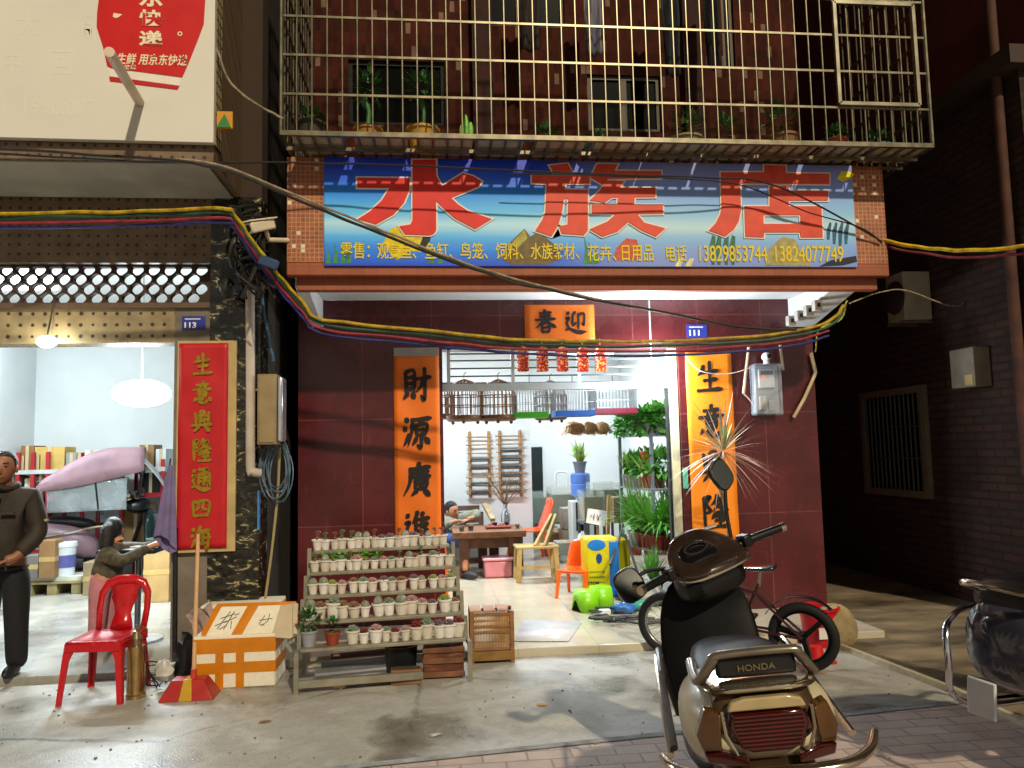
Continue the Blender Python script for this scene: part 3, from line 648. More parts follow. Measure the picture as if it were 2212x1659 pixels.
q = Z1([(930, 520), (1020, 488)]); text('快递', 'slogan_lettering', cream_l, ds, YD-.008, q[0][0], q[1][0], q[0][1], q[1][1], bold=.02)
q = Z1([(1345, 255)])[0]; pm = MB(); pm.lathe([(.016, 0), (.016, .003), (.009, .003), (.009, 0)], n=18, M=Matrix.Rotation(rad(90), 3, 'X'), cap=False, c=(q[0], YD-.007, q[1])); pm.build('pin_mark', cream_l, ds)
blob_ = flat([Z1([(850,100),(915,110),(890,130),(870,138),(845,130)])], 'dart_mark', cream_l, ds, YD-.008, .003)
# pale stuck-on lettering left on the board
ghost = mat('#dad7cd', .5, var=.02)
for s, x0, x1, y0, y1 in (('大', 120, 300, 80, 260), ('回', 360, 545, 370, 560), ('中', 20, 160, 370, 540), ('商', 600, 700, 100, 290)):
    q = Z1([(x0, y1), (x1, y0)]); text(s, 'faded_lettering', ghost, ds, YD-.0006, q[0][0], q[1][0], q[0][1], q[1][1], bold=.015, ext=.0003)
q = Z1([(20, 850), (720, 740)]); text('1: 1990:087', 'faded_lettering', ghost, ds, YD-.0006, q[0][0], q[1][0], q[0][1], q[1][1], bold=.012, ext=.0003)
p0 = P(302, 222, YD); p1 = P(236, 112, 4.45)
pp = MB(); d = (p1-p0).normalized(); pp.tube([p0-d*.02, p1, p1-d*.0005, p0+d*.1], [.030, .030, .024, .024], 14, cap=False)
top(pp, 'flag_pole_pipe', mat('#c9b9a4', .5, .2), 'short hollow pipe sticking out of the white signboard', 'pipe')
# ================================================================== HOUSE NUMBER PLATES
def plate(label, px0, px1, py0, py1, Y, num, parent_y):
    a, b = P(px0, py0, Y), P(px1, py1, Y); t = thing('house_number_plate', label, 'number plate', ((a.x+b.x)/2, Y, b.z), group='house number plates')
    MB().box(a.x, b.x, Y, Y+.008, b.z, a.z).build('plate', mat('#27348a', .35, var=.05), t, bev=.002)
    h = a.z-b.z; text(num, 'number', whv, t, Y-.002, a.x+(b.x-a.x)*.12, a.x+(b.x-a.x)*.62, b.z+h*.12, b.z+h*.55, bold=.03, ext=.001)
    MB().box(a.x+(b.x-a.x)*.12, b.x-(b.x-a.x)*.2, Y-.002, Y, b.z+h*.74, b.z+h*.84).build('street_line', mat('#b9bfd8', .4), t)
plate('dark blue number plate reading 113 on the next door pillar', 393, 443, 683, 712, YL-.012, '113', 0)
plate('bright blue number plate reading 111 over the shop door', 1483, 1528, 701, 728, YW-.012, '111', 0)
# ================================================================== LIGHTS THE PLACE HAS, AND CEILING TUBES ADDED FOR MORE LIGHT
def lamp(name, label, c, r, power, col, parent_fn=None, emitc='#ffffff', em=30, size=.15, bulb=None):
    t = thing(name, label, 'lamp', c)
    (bulb or MB().ell(c, r, 16)).build('bulb', mat(emitc, .3, var=0, emit=em), t)
    return t
def point(t, c, power, col, size):
    l = bpy.data.lights.new('lamp_light', 'POINT'); l.energy = power; l.color = col; l.shadow_soft_size = size
    o = bpy.data.objects.new('lamp_light', l); COL.objects.link(o); o.location = Vector(c)-BASE[t.name]; o.parent = t
def area(t, c, power, col, sx, sy, rot=(0, 0, 0)):
    l = bpy.data.lights.new('lamp_light', 'AREA'); l.shape = 'RECTANGLE'; l.size = sx; l.size_y = sy; l.energy = power; l.color = col
    o = bpy.data.objects.new('lamp_light', l); COL.objects.link(o); o.location = Vector(c)-BASE[t.name]; o.rotation_euler = rot; o.parent = t
cool = (.82, .93, 1)
c = P(1408, 806, 6.5); t = lamp('door_lamp', 'glaring white lamp bulb hanging in the shop doorway near the door frame', c, .085, 0, cool, em=60)
MB().tube([c+Vector((0, 0, .08)), (c.x, c.y, 2.84)], .008, 8).build('cord', mat('#d8dcdc', .5), t)
point(t, c+Vector((0, -.13, .0)), 42, cool, .06); point(t, c+Vector((0, .13, .0)), 60, cool, .06)
c2 = Vector((.3, 9.2, 2.93)); t = lamp('tube_lamp', 'white tube lamp added on the shop ceiling behind the bird cages to even the light', c2, .02, 0, cool, em=40, bulb=MB().tube([c2-Vector((.6, 0, 0)), c2+Vector((.6, 0, 0))], .018, 10))  # hidden tube, added to even out the light indoors
MB().box(c2.x-.62, c2.x+.62, c2.y-.03, c2.y+.03, c2.z+.02, c2.z+.06).build('fitting', mat('#dadddd', .5), t)
area(t, c2-Vector((0, 0, .03)), 75, cool, 1.2, .05); area(t, c2-Vector((0, .06, .03)), 80, cool, 1.2, .06, (rad(-60), 0, 0))
c6 = Vector((2.1, 11.2, 2.93)); t = lamp('tube_lamp', 'white tube lamp added on the shop ceiling above the fish tanks to brighten the back', c6, .02, 0, cool, em=40, bulb=MB().tube([c6-Vector((.6, 0, 0)), c6+Vector((.6, 0, 0))], .018, 10))  # extra tube added to brighten the far end of the shop
area(t, c6-Vector((0, 0, .03)), 55, cool, 1.2, .05)
c3 = P(306, 850, 7.6); t = lamp('oval_lamp', 'big glaring oval lamp hanging inside the next door shop', c3, (.27, .2, .13), 0, cool, em=14)
MB().tube([c3+Vector((0, 0, .12)), (c3.x, c3.y, 3.43)], .008, 6).build('cord', mat('#b5bbbd', .5), t)
area(t, c3-Vector((0, 0, .15)), 80, (.80, .94, 1), .45, .3); point(t, c3+Vector((0, -.32, -.02)), 52, (.8, .94, 1), .1); point(t, c3+Vector((0, .2, .22)), 30, (.8, .94, 1), .1)
c4 = P(101, 738, 5.82); t = lamp('hanging_bulb', 'small bright bulb hanging at the edge of the next door opening', c4, (.07, .05, .045), 0, (1, 1, .8), emitc='#fffbe0', em=30)
MB().tube([c4+Vector((0, 0, .03)), (c4.x, c4.y+.1, 2.7)], .006, 6).build('cord', mat('#3a3a38', .5), t); point(t, c4+Vector((0, -.02, -.07)), 9, (1, 1, .85), .05)
c5 = Vector((-4.6, 8.6, 3.36)); t = lamp('tube_lamp', 'white tube lamp along the next door ceiling', c5, .02, 0, cool, em=20, bulb=MB().tube([c5-Vector((.6, 0, 0)), c5+Vector((.6, 0, 0))], .018, 10))
area(t, c5-Vector((0, 0, .03)), 80, (.82, .95, 1), 1.2, .05); area(t, c5-Vector((0, .06, .03)), 90, (.82, .95, 1), 1.2, .06, (rad(-60), 0, 0))

# ================================================================== CABLES
def cable(label, pts, r, col, cat='cable', name='overhead_cable', Y=5.6, grp='cables strung across the shop fronts', n=7, rough=.45):
    kk = random.Random(len(label)*7+len(pts)); ps = spline([P(p[0], p[1], p[2] if len(p) > 2 else Y) for p in pts], 4)[0]; ps = [p+Vector((kk.gauss(0, 1), kk.gauss(0, 1), kk.gauss(0, 1)))*min(.003, r*.25) for p in ps]
    return top(MB().tube(ps, [r*kk.uniform(.92, 1.08) for _ in ps], n, smooth=3), name, mat(col, .62, var=.5, scale=16, bump=.3), label, cat, grp)
bun = [(-40, 462, 5.1), (240, 458, 5.1), (470, 450, 5.1), (505, 462, 5.15), (545, 520, 5.3), (600, 592, 5.5), (655, 655, 5.6), (700, 690, 5.62), (900, 712, 5.6), (1100, 731, 5.55), (1300, 738, 5.55), (1500, 735, 5.58), (1700, 718, 5.62), (1790, 694, 5.66), (1822, 660, 5.68)]
def off(dx, dy, dY=0, i0=0, i1=None, sp=1): return [(p[0]+dx, p[1]+dy*sp, p[2]+dY) for p in bun[i0:i1]]
cable('thick yellow conduit sagging under the canopy, topmost of the bundle', off(0, 0), .0125, '#a98c14')
cable('dark green conduit running just below the yellow one', off(0, 10, .02), .0115, '#1d4a33')
cable('crimson conduit running below the green one', off(0, 21, .03, 0, -1), .0105, '#8a2436')
cable('navy blue conduit, lowest of the colourful bundle', off(0, 31, .05, 0, -1), .010, '#20246e')
cable('bright yellow conduit leaving the right end of the sign', [(1905, 516, 5.74), (1960, 530, 5.6), (2060, 541, 5.4), (2150, 538, 5.2), (2260, 526, 5)], .0155, '#c8a51a')
cable('dull crimson conduit leaving the right end of the sign', [(1905, 532, 5.76), (1980, 545, 5.62), (2080, 556, 5.42), (2260, 545, 5)], .011, '#6e2430')
cable('heavy black power cable slanting across the sign down to the right', [(-40, 318, 4.9), (200, 335, 5), (380, 348, 5), (500, 372, 5.05), (700, 456, 5.1), (860, 520, 5.2), (1020, 580, 5.3), (1180, 626, 5.4), (1400, 668, 5.5), (1600, 706, 5.58), (1720, 712, 5.62)], .0105, '#26221c')
cable('grey cable twisted along the slanting power cable', [(380, 342, 5), (500, 364, 5.05), (700, 448, 5.1), (860, 512, 5.2), (1020, 574, 5.3), (1180, 620, 5.4), (1300, 648, 5.45)], .009, '#8d8069')
cable('thin dark wire strung straight across the upper sign', [(-40, 330, 5), (300, 348, 5.1), (620, 352, 5.4), (900, 358, 5.4), (1200, 372, 5.4), (1500, 383, 5.45), (1640, 392, 5.5), (1760, 440, 5.55), (1905, 522, 5.7)], .007, '#1b1917')
cable('second thin wire dropping from the sign middle to its right end', [(1100, 375, 5.5), (1420, 384, 5.5), (1600, 400, 5.55), (1740, 456, 5.6), (1860, 492, 5.65), (1905, 526, 5.7)], .005, '#1b1917')
cable('light rope hanging from the cage corner to the next door canopy', [(465, 100, 5.2), (500, 180, 5.25), (560, 228, 5.3), (612, 256, 5.34)], .009, '#8a7d66')
cable('pale wire straggling along the alley wall past the air conditioner', [(1835, 655, 5.8), (1900, 632, 6), (1960, 628, 6.3), (2060, 662, 6.6), (2110, 640, 6.6), (2212, 645, 6.6)], .006, '#93866b')
cable('thin white wire from the door frame to the meter box', [(1478, 765, 6.6), (1510, 800, 6.5), (1570, 808, 6.5), (1628, 792, 6.5)], .004, '#c9b9b4')
cable('yellow service wire looping from the bundle towards the meter brackets', [(1830, 650, 5.7), (1816, 690, 6), (1770, 712, 6.3), (1762, 760, 6.55)], .007, '#a08a28')
cable('blue plastic conduit along the dark gap between the houses', [(560, 600, 6), (572, 700, 6), (590, 780, 6)], .014, '#2c4a60')
# black tangle of wires at the neighbour's corner
tg = MB(); q = random.Random(5)
for k in range(16):
    b0 = P(q.uniform(478, 505), q.uniform(430, 480), 5.35); pts = [b0]
    for j in range(5): pts.append(P(q.uniform(490, 580)+j*4, 470+j*38+q.uniform(-24, 24), q.uniform(5.4, 5.75)))
    tg.tube(pts, q.uniform(.005, .016), 5, smooth=4)
for k in range(9):
    c = P(q.uniform(490, 590), q.uniform(455, 670), q.uniform(5.6, 5.85)); tg.ell(c, (q.uniform(.03, .08), .04, q.uniform(.04, .09)), 8)
top(tg, 'wire_tangle', mat('#23211d', .6, var=.5, scale=14), 'black tangle of wires and junction boxes at the corner of the neighbouring house', 'wires')
a = P(575, 545, 5.4); top(MB().bar(P(560, 560, 5.4), P(600, 575, 5.4), .05, .07), 'cable_joint', mat('#1f3c63', .5), 'blue plastic joint box on the yellow conduit', 'joint box', bev=.008)
# coil of grey cable below the meter box
cb = MB(); q = random.Random(9)
for k in range(7):
    c = P(598, 1015, 5.9); rx, rz_ = q.uniform(.07, .12), q.uniform(.16, .26); dx, dz = q.uniform(-.03, .03), q.uniform(-.05, .05)
    cb.tube([(c.x+dx+rx*math.sin(t), c.y+.02*math.sin(t*2+k), c.z+dz-rz_*math.cos(t)) for t in [i*.28 for i in range(23)]], .0055, 5)
top(cb, 'cable_coil', mat('#4c5f6c', .45, var=.5, scale=10), 'coil of grey blue cable hanging below the wall meter box', 'cable coil')
top(MB().tube([P(604, 960, 5.95), P(600, 1060, 5.95), P(588, 1180, 5.95), P(572, 1300, 5.95)], .01, 7, smooth=5), 'hanging_rope', mat('#9a875a', .9, bump=.4), 'tan rope hanging down in the dark gap between the houses', 'rope')
# white drain pipe with elbow, cctv camera, meter box of the neighbour
top(MB().tube([P(540, 628, 5.87), P(541, 800, 5.87), P(541, 1000, 5.87), P(545, 1018, 5.87), P(562, 1022, 5.9)], .034, 12, smooth=4), 'wall_pipe', mat('#b7aba0', .4, var=.15), 'pale plastic pipe with elbow running down the marble pillar', 'pipe')
t = thing('cctv_camera', 'cream bullet security camera aimed left at the corner of the sign', 'security camera', P(575, 505, 5.6))
a, b = P(536, 494, 5.42), P(586, 484, 5.6); MB().bar(a, b, .085, .075).build('housing', mat('#d9cdb0', .35, var=.05), t, bev=.012)
MB().bar(a+Vector((-.02, -.02, .042)), b+Vector((.01, 0, .042)), .1, .012).build('sun_shield', mat('#e2d8be', .35, var=.05), t, bev=.004)
MB().tube([P(575, 500, 5.55), P(580, 518, 5.6), P(622, 519, 5.72)], .018, 8).build('bracket', mat('#d4c8ac', .4), t)
d = (a-b).normalized(); MB().tube([a, a+d*.004], .026, 14).build('lens', mat('#0c0c0e', .05), t)
t = thing('meter_cabinet', 'grey brown electric cabinet with shiny side on the marble pillar', 'meter cabinet', P(582, 960, 5.9))
a, b = P(556, 808, 5.75), P(597, 960, 5.75); MB().box(a.x, b.x, 5.75, 5.93, b.z, a.z).build('cabinet', mat('#8a7858', .5, .1, var=.2), t, bev=.006)
MB().box(a.x+.015, b.x-.015, 5.742, 5.749, b.z+.015, a.z-.015).build('door', mat('#927f5e', .45, .1, var=.15), t, bev=.003)
MB().box(b.x+.002, b.x+.04, 5.76, 5.92, b.z+.02, a.z-.02).build('side_cover', mat('#c8ccd6', .18, .8), t, bev=.012)
top(MB().box(P(556, 1075, 5.88).x, P(566, 1, 5.88).x, 5.88, 5.925, P(560, 1145, 5.88).z, P(560, 1060, 5.88).z), 'wall_notice', mat('#3f7fc0', .5, var=.3, scale=5), 'small blue and white notice stuck on the marble pillar', 'notice')
# zongzi coloured triangle bag at the canopy corner
a, b = P(462, 240, 5.14), P(502, 277, 5.14); t = thing('corner_flag', 'little orange and green triangle emblem at the canopy corner', 'emblem', (a.x, 5.14, b.z))
MB().box(a.x+.02, b.x, 5.14, 5.16, b.z, a.z).build('panel', mat('#c98a1e', .5), t); c = (a.x+b.x)/2+.01
MB().prism([(a.x+.02, b.z+.002), (b.x-.008, b.z+.002), (c, a.z-.02)], 5.132, 5.139).build('triangle', mat('#2f7a3c', .5), t)
# meter box with dome camera on the maroon wall
t = thing('electric_meter', 'clear plastic electric meter box with two pipes on the maroon wall', 'electric meter', P(1662, 895, YW-.08))
a, b = P(1628, 785, YW-.12), P(1694, 896, YW-.12); gl = mat('#b9c2cc', .12, var=.15, scale=14, alpha=.32)
MB().box(a.x, b.x, YW-.12, YW-.005, b.z, a.z).build('clear_cover', gl, t, bev=.014)
MB().box(a.x+.02, b.x-.02, YW-.075, YW-.004, b.z+.02, a.z-.02).build('back_plate', mat('#8e939a', .5), t, bev=.004)
MB().box(a.x+.05, b.x-.06, YW-.1, YW-.076, a.z-.22, a.z-.05).build('meter', mat('#c3c7ca', .4), t, bev=.006)
MB().box(a.x+.07, b.x-.08, YW-.106, YW-.1, a.z-.1, a.z-.065).build('display', mat('#20262a', .2), t)
MB().ell((a.x+.09, YW-.106, a.z-.125), .010, 8).build('red_light', mat('#ff2a14', .3, var=0, emit=3), t)
MB().box(a.x+.05, a.x+.11, YW-.1, YW-.076, b.z+.05, b.z+.17).build('breaker', mat('#b9b0a0', .4), t, bev=.004); MB().box(a.x+.14, a.x+.2, YW-.1, YW-.076, b.z+.04, b.z+.13).build('breaker', mat('#8c8378', .4), t, bev=.004)
for ps in ([(1618, 745), (1606, 850)], [(1685, 745), (1692, 800)]): MB().tube([P(x, y, YW-.06) for x, y in ps], .014, 8).build('pipe', mat('#b3a58c', .5), t)
MB().tube([P(x, y, YW-.03) for x, y in ((1606, 850), (1618, 862), (1632, 880))], .006, 6, smooth=4).build('wire', mat('#c2a49c', .5), t)
t = thing('dome_camera', 'white ball camera with black lens sitting on the meter box', 'camera', P(1655, 785, YW-.1))
c = P(1655, 771, YW-.1); MB().ell(c, .042, 16).build('ball', mat('#e4e6e8', .3, var=.03), t); MB().ell(c+Vector((.008, -.032, .004)), .022, 12).build('lens', mat('#0b0c10', .05), t)
MB().lathe([(.03, 0), (.025, .03)], c+Vector((0, 0, -.065)), 12).build('stand', mat('#cfd2d4', .4), t)
top(MB().tube([P(1752, 762, YW-.04), P(1762, 805, YW-.04), P(1738, 860, YW-.04), P(1714, 902, YW-.04)], .016, 8), 'bent_pipe', mat('#b9a67c', .5), 'bent cream pipe at the right edge of the maroon wall', 'pipe')
t = thing('socket_block', 'row of dirty white sockets fixed under the right end of the soffit', 'sockets', P(1720, 700, 6.5))
for k in range(4):
    a = P(1708+k*19, 692-k*11, 6.5-k*.13); MB().box(a.x-.035, a.x+.035, a.y-.03, a.y+.03, a.z-.05, a.z+.04).build('socket', mat('#b9b4ac', .5, var=.2), t, bev=.006)
    MB().box(a.x-.012, a.x+.012, a.y-.036, a.y-.031, a.z-.02, a.z+.012).build('slot', mat('#22201f', .6), t)
# air conditioner and meter box of the brick building
t = thing('air_conditioner', 'small white outdoor air conditioner on the dark alley wall', 'air conditioner', PX(1980, 692, 4.8))
a, b = PX(1957, 600, 4.88), PX(2003, 690, 4.88); MB().box(4.65, 4.94, b.y, a.y, b.z, a.z).build('casing', mat('#a89f8c', .5), t, bev=.01)
MB().lathe([(.17, 0), (.15, .012), (.05, .012), (.05, .02)], (4.646, (a.y+b.y)/2, (a.z+b.z)/2), 20, Matrix.Rotation(rad(-90), 3, 'Y')).build('fan_grille', mat('#3b3a38', .5), t)
for y in (b.y+.03, a.y-.05): MB().box(4.62, 4.96, y, y+.02, b.z-.03, b.z-.005).build('bracket', mat('#5c564c', .6), t)
a, b = PX(2076, 758, 4.9), PX(2134, 834, 4.9)
t = thing('wall_cabinet', 'grey box with a yellow sticker on the dark brick wall', 'meter cabinet', (4.9, (a.y+b.y)/2, b.z))
MB().box(4.78, 4.945, b.y, a.y, b.z, a.z).build('box', mat('#8a8173', .6), t, bev=.008); MB().box(4.774, 4.779, b.y+.02, b.y+.12, b.z+.02, b.z+.11).build('sticker', mat('#c9b070', .5), t)

# ================================================================== POTS AND PLANTS
def pot_mb(r=.036, h=.07, rim=.006, n=14, taper=.72):
    return MB().lathe([(r*taper, 0), (r*.98, h*.86), (r+rim, h*.87), (r+rim, h), (r*.9, h), (r*.86, h*.86), (.001, h*.84)], n=n)
def rosette(mb, c, r, n, lift=.5, rg=R, fat=.42):
    for k in range(n):
        a = k*2.4+rg.uniform(-.2, .2); e = .15+lift*(k/n)*1.3; L = r*(1-.5*k/n)
        d = Vector((math.cos(a)*math.cos(e), math.sin(a)*math.cos(e), math.sin(e))); p = Vector(c)+Vector((0, 0, r*.3*k/n))
        M = d.to_track_quat('X', 'Z').to_matrix(); mb.ell(p+d*L*.5, (L*.55, L*fat*.5, L*.14), 6, M)
def bush(mb, c, rx, rz_, n, L, wd, rg=R, up=.3, droop=.5):
    c = Vector(c)
    for _ in range(n):
        d = Vector((rg.gauss(0, 1), rg.gauss(0, 1), rg.gauss(0, 1)+up)).normalized(); q = rg.uniform(.2, 1)**.5
        mb.leaf(c+Vector((d.x*rx*q, d.y*rx*q, d.z*rz_*q)), d+Vector((rg.uniform(-.5, .5), rg.uniform(-.5, .5), rg.uniform(-.3, .5))), L*rg.uniform(.6, 1.2), wd*rg.uniform(.7, 1.2), droop, 2)
def tuft(mb, c, n, L, wd, rg=R, spread=.6, droop=.9, seg=4, lean=(0, 0)):
    for _ in range(n):
        a = rg.uniform(0, 6.28); s = rg.uniform(.1, 1)*spread
        mb.leaf(Vector(c)+Vector((rg.uniform(-.02, .02), rg.uniform(-.02, .02), 0)), (math.cos(a)*s+lean[0], math.sin(a)*s+lean[1], 1), L*rg.uniform(.6, 1.15), wd, droop*s*1.6, seg)
leafm = [mat(c, .4, var=.35, scale=25) for c in ('#62a840', '#4a9440', '#7ab84c', '#3a6a34', '#9ec064')]
white_pot = mat('#e0dcd6', .4, var=.08, scale=30); soil = mat('#4a3b2c', .95, bump=.5)
_n = white_pot.node_tree.nodes; _l = white_pot.node_tree.links; _b = _n['Principled BSDF']; _oi = _n.new('ShaderNodeObjectInfo'); _cr = _n.new('ShaderNodeValToRGB'); _mx = _n.new('ShaderNodeMix'); _mx.data_type = 'RGBA'; _mx.blend_type = 'MULTIPLY'; _mx.inputs[0].default_value = 1
for _e, _p, _c in zip([_cr.color_ramp.elements[0], _cr.color_ramp.elements[1], _cr.color_ramp.elements.new(.5), _cr.color_ramp.elements.new(.75)], (0, 1, .5, .75), ('#f4f0e8', '#cfc4b0', '#e8e2d8', '#ffffff')): _e.position = _p; _e.color = (*lin(_c), 1)
_src = _b.inputs['Base Color'].links[0].from_socket; _l.new(_oi.outputs['Random'], _cr.inputs[0]); _l.new(_src, _mx.inputs[6]); _l.new(_cr.outputs[0], _mx.inputs[7]); _l.new(_mx.outputs[2], _b.inputs['Base Color'])
SUC = [('pale pink rosette', '#b38d8c'), ('grey green rosette', '#7f917d'), ('dusty purple rosette', '#7c6470'), ('yellow green rosette', '#8d9a4c'), ('brown tipped rosette', '#8a6a52'), ('tall red stemmed sprig', '#8a5a50'), ('tall green sprig', '#5f7d52'), ('round grey cactus', '#7d8272'), ('dark red rosette', '#7a2c30')]
suc_mesh = []
for i, (nm, cc) in enumerate(SUC):
    mb = MB(); rg = random.Random(i)
    if 'sprig' in nm:
        mb.tube([(0, 0, .055), (.004, 0, .09), (-.003, .003, .115)], .0025, 5)
        for z in (.08, .1): rosette(mb, (0, 0, z), .018, 7, .4, rg)
        rosette(mb, (-.003, .003, .113), .024, 12, .7, rg)
    elif 'cactus' in nm: mb.ell((0, 0, .075), (.028, .028, .03), 12, fn=lambda v: v*(1+.08*math.cos(8*math.atan2(v.y, v.x))))
    else: rosette(mb, (0, 0, .062), .042, 22, .8, rg, .55)
    suc_mesh.append((nm, mb, mat(cc, .45, var=.25, scale=40)))
protos = []
def small_pot(i, big=False):
    t = thing('potted_succulent', 'pot', 'potted plant', (0, 0, 0), group='small potted succulents on the plant stand')
    pot_mb(*((.045, .085) if big else (.034, .07))).build('pot', white_pot, t)
    nm, mb, mm = suc_mesh[i]; m2 = MB(); k = 1.25 if big else 1
    m2.add([(v[0]*k, v[1]*k, v[2]*k) for v in mb.v], mb.f); m2.build('succulent', mm, t)
    return t
# plant stand: five stepped shelves
sA, sB = G(640, 1500), G(1016, 1470); ex = (sB-sA).normalized(); ey = Vector((-ex.y, ex.x, 0)); SL = (sB-sA).length; ez = Vector((0, 0, 1))
def SP(u, v, z): return sA+ex*u+ey*v+ez*z
# shelf front lines read from the photograph: height of each shelf and its set-back
SHZ = [.245, .395, .545, .685, .82]; SHY = [.03, .12, .21, .30, .39]
st = thing('plant_stand', 'grey metal stepped plant stand crowded with small white pots', 'plant stand', sA)
stm = mat('#8b8676', .5, .35, var=.25, scale=8)
def sbar(mb, a, b, w, h=None): mb.bar(SP(*a), SP(*b), w, h)
for k in range(5):
    mb = MB(); z, y = SHZ[k], SHY[k]; u0, u1 = .02+.015*k, SL-.02-.015*k
    vs = [SP(u0, y, z), SP(u1, y, z), SP(u1, y+.13, z), SP(u0, y+.13, z)]; vs += [v+ez*.022 for v in vs]
    mb.add(vs, [(3, 2, 1, 0), (4, 5, 6, 7), (0, 1, 5, 4), (1, 2, 6, 5), (2, 3, 7, 6), (3, 0, 4, 7)]); mb.build('shelf', stm, st, bev=.003)
for u in (.0, SL):
    mb = MB(); s_ = 1 if u == 0 else -1
    sbar(mb, (u, .0, 0), (u, .0, .235), .03); sbar(mb, (u, .0, .24), (u, .16, .24), .026); sbar(mb, (u+s_*.01, .10, .24), (u+s_*.012, .10, .40), .026)
    sbar(mb, (u+s_*.02, .19, .24), (u+s_*.025, .2, .55), .026); sbar(mb, (u+s_*.035, .28, .4), (u+s_*.04, .29, .69), .026); sbar(mb, (u+s_*.05, .37, .1), (u+s_*.055, .40, .86), .026); sbar(mb, (u+s_*.01, .47, 0), (u+s_*.06, .47, .82), .026)
    mb.build('side_frame', stm, st)
mb = MB(); sbar(mb, (.015, .0, .06), (SL*.72, .0, .06), .03, .045); sbar(mb, (.015, .45, .1), (SL-.015, .45, .1), .025); mb.build('brace', stm, st)
pr = [small_pot(i) for i in range(len(SUC))]; prb = [small_pot(i, True) for i in range(len(SUC))]
used = set(); q = random.Random(21)
ROW = ['bottom shelf', 'second lowest shelf', 'middle shelf', 'second highest shelf', 'top shelf']
ORD = ['first', 'second', 'third', 'fourth', 'fifth', 'sixth', 'seventh', 'eighth', 'ninth', 'tenth', 'eleventh', 'twelfth', 'thirteenth', 'fourteenth', 'fifteenth', 'sixteenth', 'seventeenth']
for k, (n_, kinds) in enumerate(((11, (0, 1, 3, 8, 2, 1)), (14, (2, 0, 4, 1, 3, 7)), (15, (4, 3, 7, 0, 2, 1)), (17, (7, 1, 4, 5, 6, 0)), (17, (5, 6, 7, 4, 5, 2)))):
    for i in range(n_):
        kd = kinds[q.randrange(6)]; big = k < 2 and q.random() < .5
        u = .05+.015*k+(.30 if k == 0 else 0); u1 = SL-.055-.015*k; uu = u+(u1-u)*i/(n_-1)+q.uniform(-.01, .01)
        src = (prb if big else pr)[kd]; loc = SP(uu, SHY[k]+.055+q.uniform(-.012, .012)+(q.uniform(0, .03) if k < 2 else 0), SHZ[k]+.0225)
        lb = f'{"wider" if big else "small"} white pot with {SUC[kd][0]}, {ORD[i]} from left on {ROW[k]}'
        key = (kd, big)
        if key in used: s_ = q.uniform(.9, 1.1); d_ = dup(src, loc, q.uniform(0, 6), lb, (s_, s_, s_*q.uniform(.92, 1.1))); d_.rotation_euler.x = q.gauss(0, .035); d_.rotation_euler.y = q.gauss(0, .035)
        else: used.add(key); src.location = loc; BASE[src.name] = loc; src['label'] = lb
for kd in range(len(SUC)):
    for big, lst in ((False, pr), (True, prb)):
        if (kd, big) not in used:
            o = lst[kd]
            for ch in list(o.children): bpy.data.objects.remove(ch)
            bpy.data.objects.remove(o)
# trailing green plant on the fourth shelf
mb = MB(); q = random.Random(4)
for i in range(9): bush(mb, SP(.16+i*.045, SHY[3]+.09, SHZ[3]+.10), .045, .035, 26, .035, .026, q)
top(mb, 'trailing_plant', leafm[2], 'leafy green trailing plant sprawling over the pots under the top shelf', 'plant', smooth=0)
# two larger pots at the left of the bottom shelf
def potted(name, label, c, r, h, potc, fol, cat='potted plant', grp=None, leaf_m=None, soil_=True, n=16):
    t = thing(name, label, cat, c, group=grp)
    mb = MB(); mb.lathe([(r*.72, 0), (r*.97, h*.86), (r*1.07, h*.87), (r*1.07, h), (r*.92, h), (r*.9, h*.88), (.001, h*.87)], c, n); mb.build('pot', potc if not isinstance(potc, str) else mat(potc, .5, var=.15), t)
    m2 = MB(); fol(m2, Vector(c)+Vector((0, 0, h*.9))); m2.build('foliage', leaf_m or leafm[0], t, smooth=0); return t
q = random.Random(6)
potted('potted_plant', 'bushy green plant in a pink and grey pot at the left of the stand', SP(.07, .11, SHZ[0]+.0225), .055, .1, '#8f8f96', lambda m, c: bush(m, c+Vector((0, 0, .07)), .06, .08, 90, .05, .025, q), leaf_m=leafm[3])
potted('potted_plant', 'terracotta pot with a small dark plant on the bottom shelf', SP(.22, .10, SHZ[0]+.0225), .05, .085, '#8a3b26', lambda m, c: bush(m, c+Vector((0, 0, .04)), .035, .06, 45, .035, .02, q), leaf_m=leafm[3])
# ================================================================== THINGS ON THE FORECOURT
wood = lambda c, v=.3: mat(c, .6, var=v, scale=9, bump=.2, bscale=40)
# slatted wooden crate by the step
a, b = G(1016, 1436), G(1112, 1430); yx = b-a; L = yx.length
t = thing('slatted_crate', 'wooden slatted bird crate on the forecourt right of the plant stand', 'crate', a)
fr = MB(); H = .36; D = .22; X0 = a.x; Y0 = a.y
wd = wood('#8a5f3a'); wl = wood('#b08a5c')
for x in (X0, X0+L-.03):
    for y in (Y0, Y0+D-.03): fr.box(x, x+.03, y, y+.03, 0, H)
for y in (Y0, Y0+D-.03):
    for z in (.10, .215, .255, H-.022): fr.box(X0+.03, X0+L-.03, y+.004, y+.026, z-.009, z+.009)
for z in (.10, .255, H-.022): 
    for x in (X0+.004, X0+L-.026): fr.box(x, x+.022, Y0+.03, Y0+D-.03, z-.009, z+.009)
fr.build('frame', wd, t, bev=.002)
sl_ = MB()
for i in range(22):
    x = X0+.04+(L-.08)*i/21
    for y in (Y0+.016, Y0+D-.016): sl_.box(x-.0035, x+.0035, y-.003, y+.003, .109, H-.03)
sl_.build('bars', wl, t)
tp = MB()
for i in range(3): tp.box(X0+.002+i*(L-.02)/3, X0+.0+(i+1)*(L-.02)/3-.012, Y0+.002, Y0+D, H, H+.01)
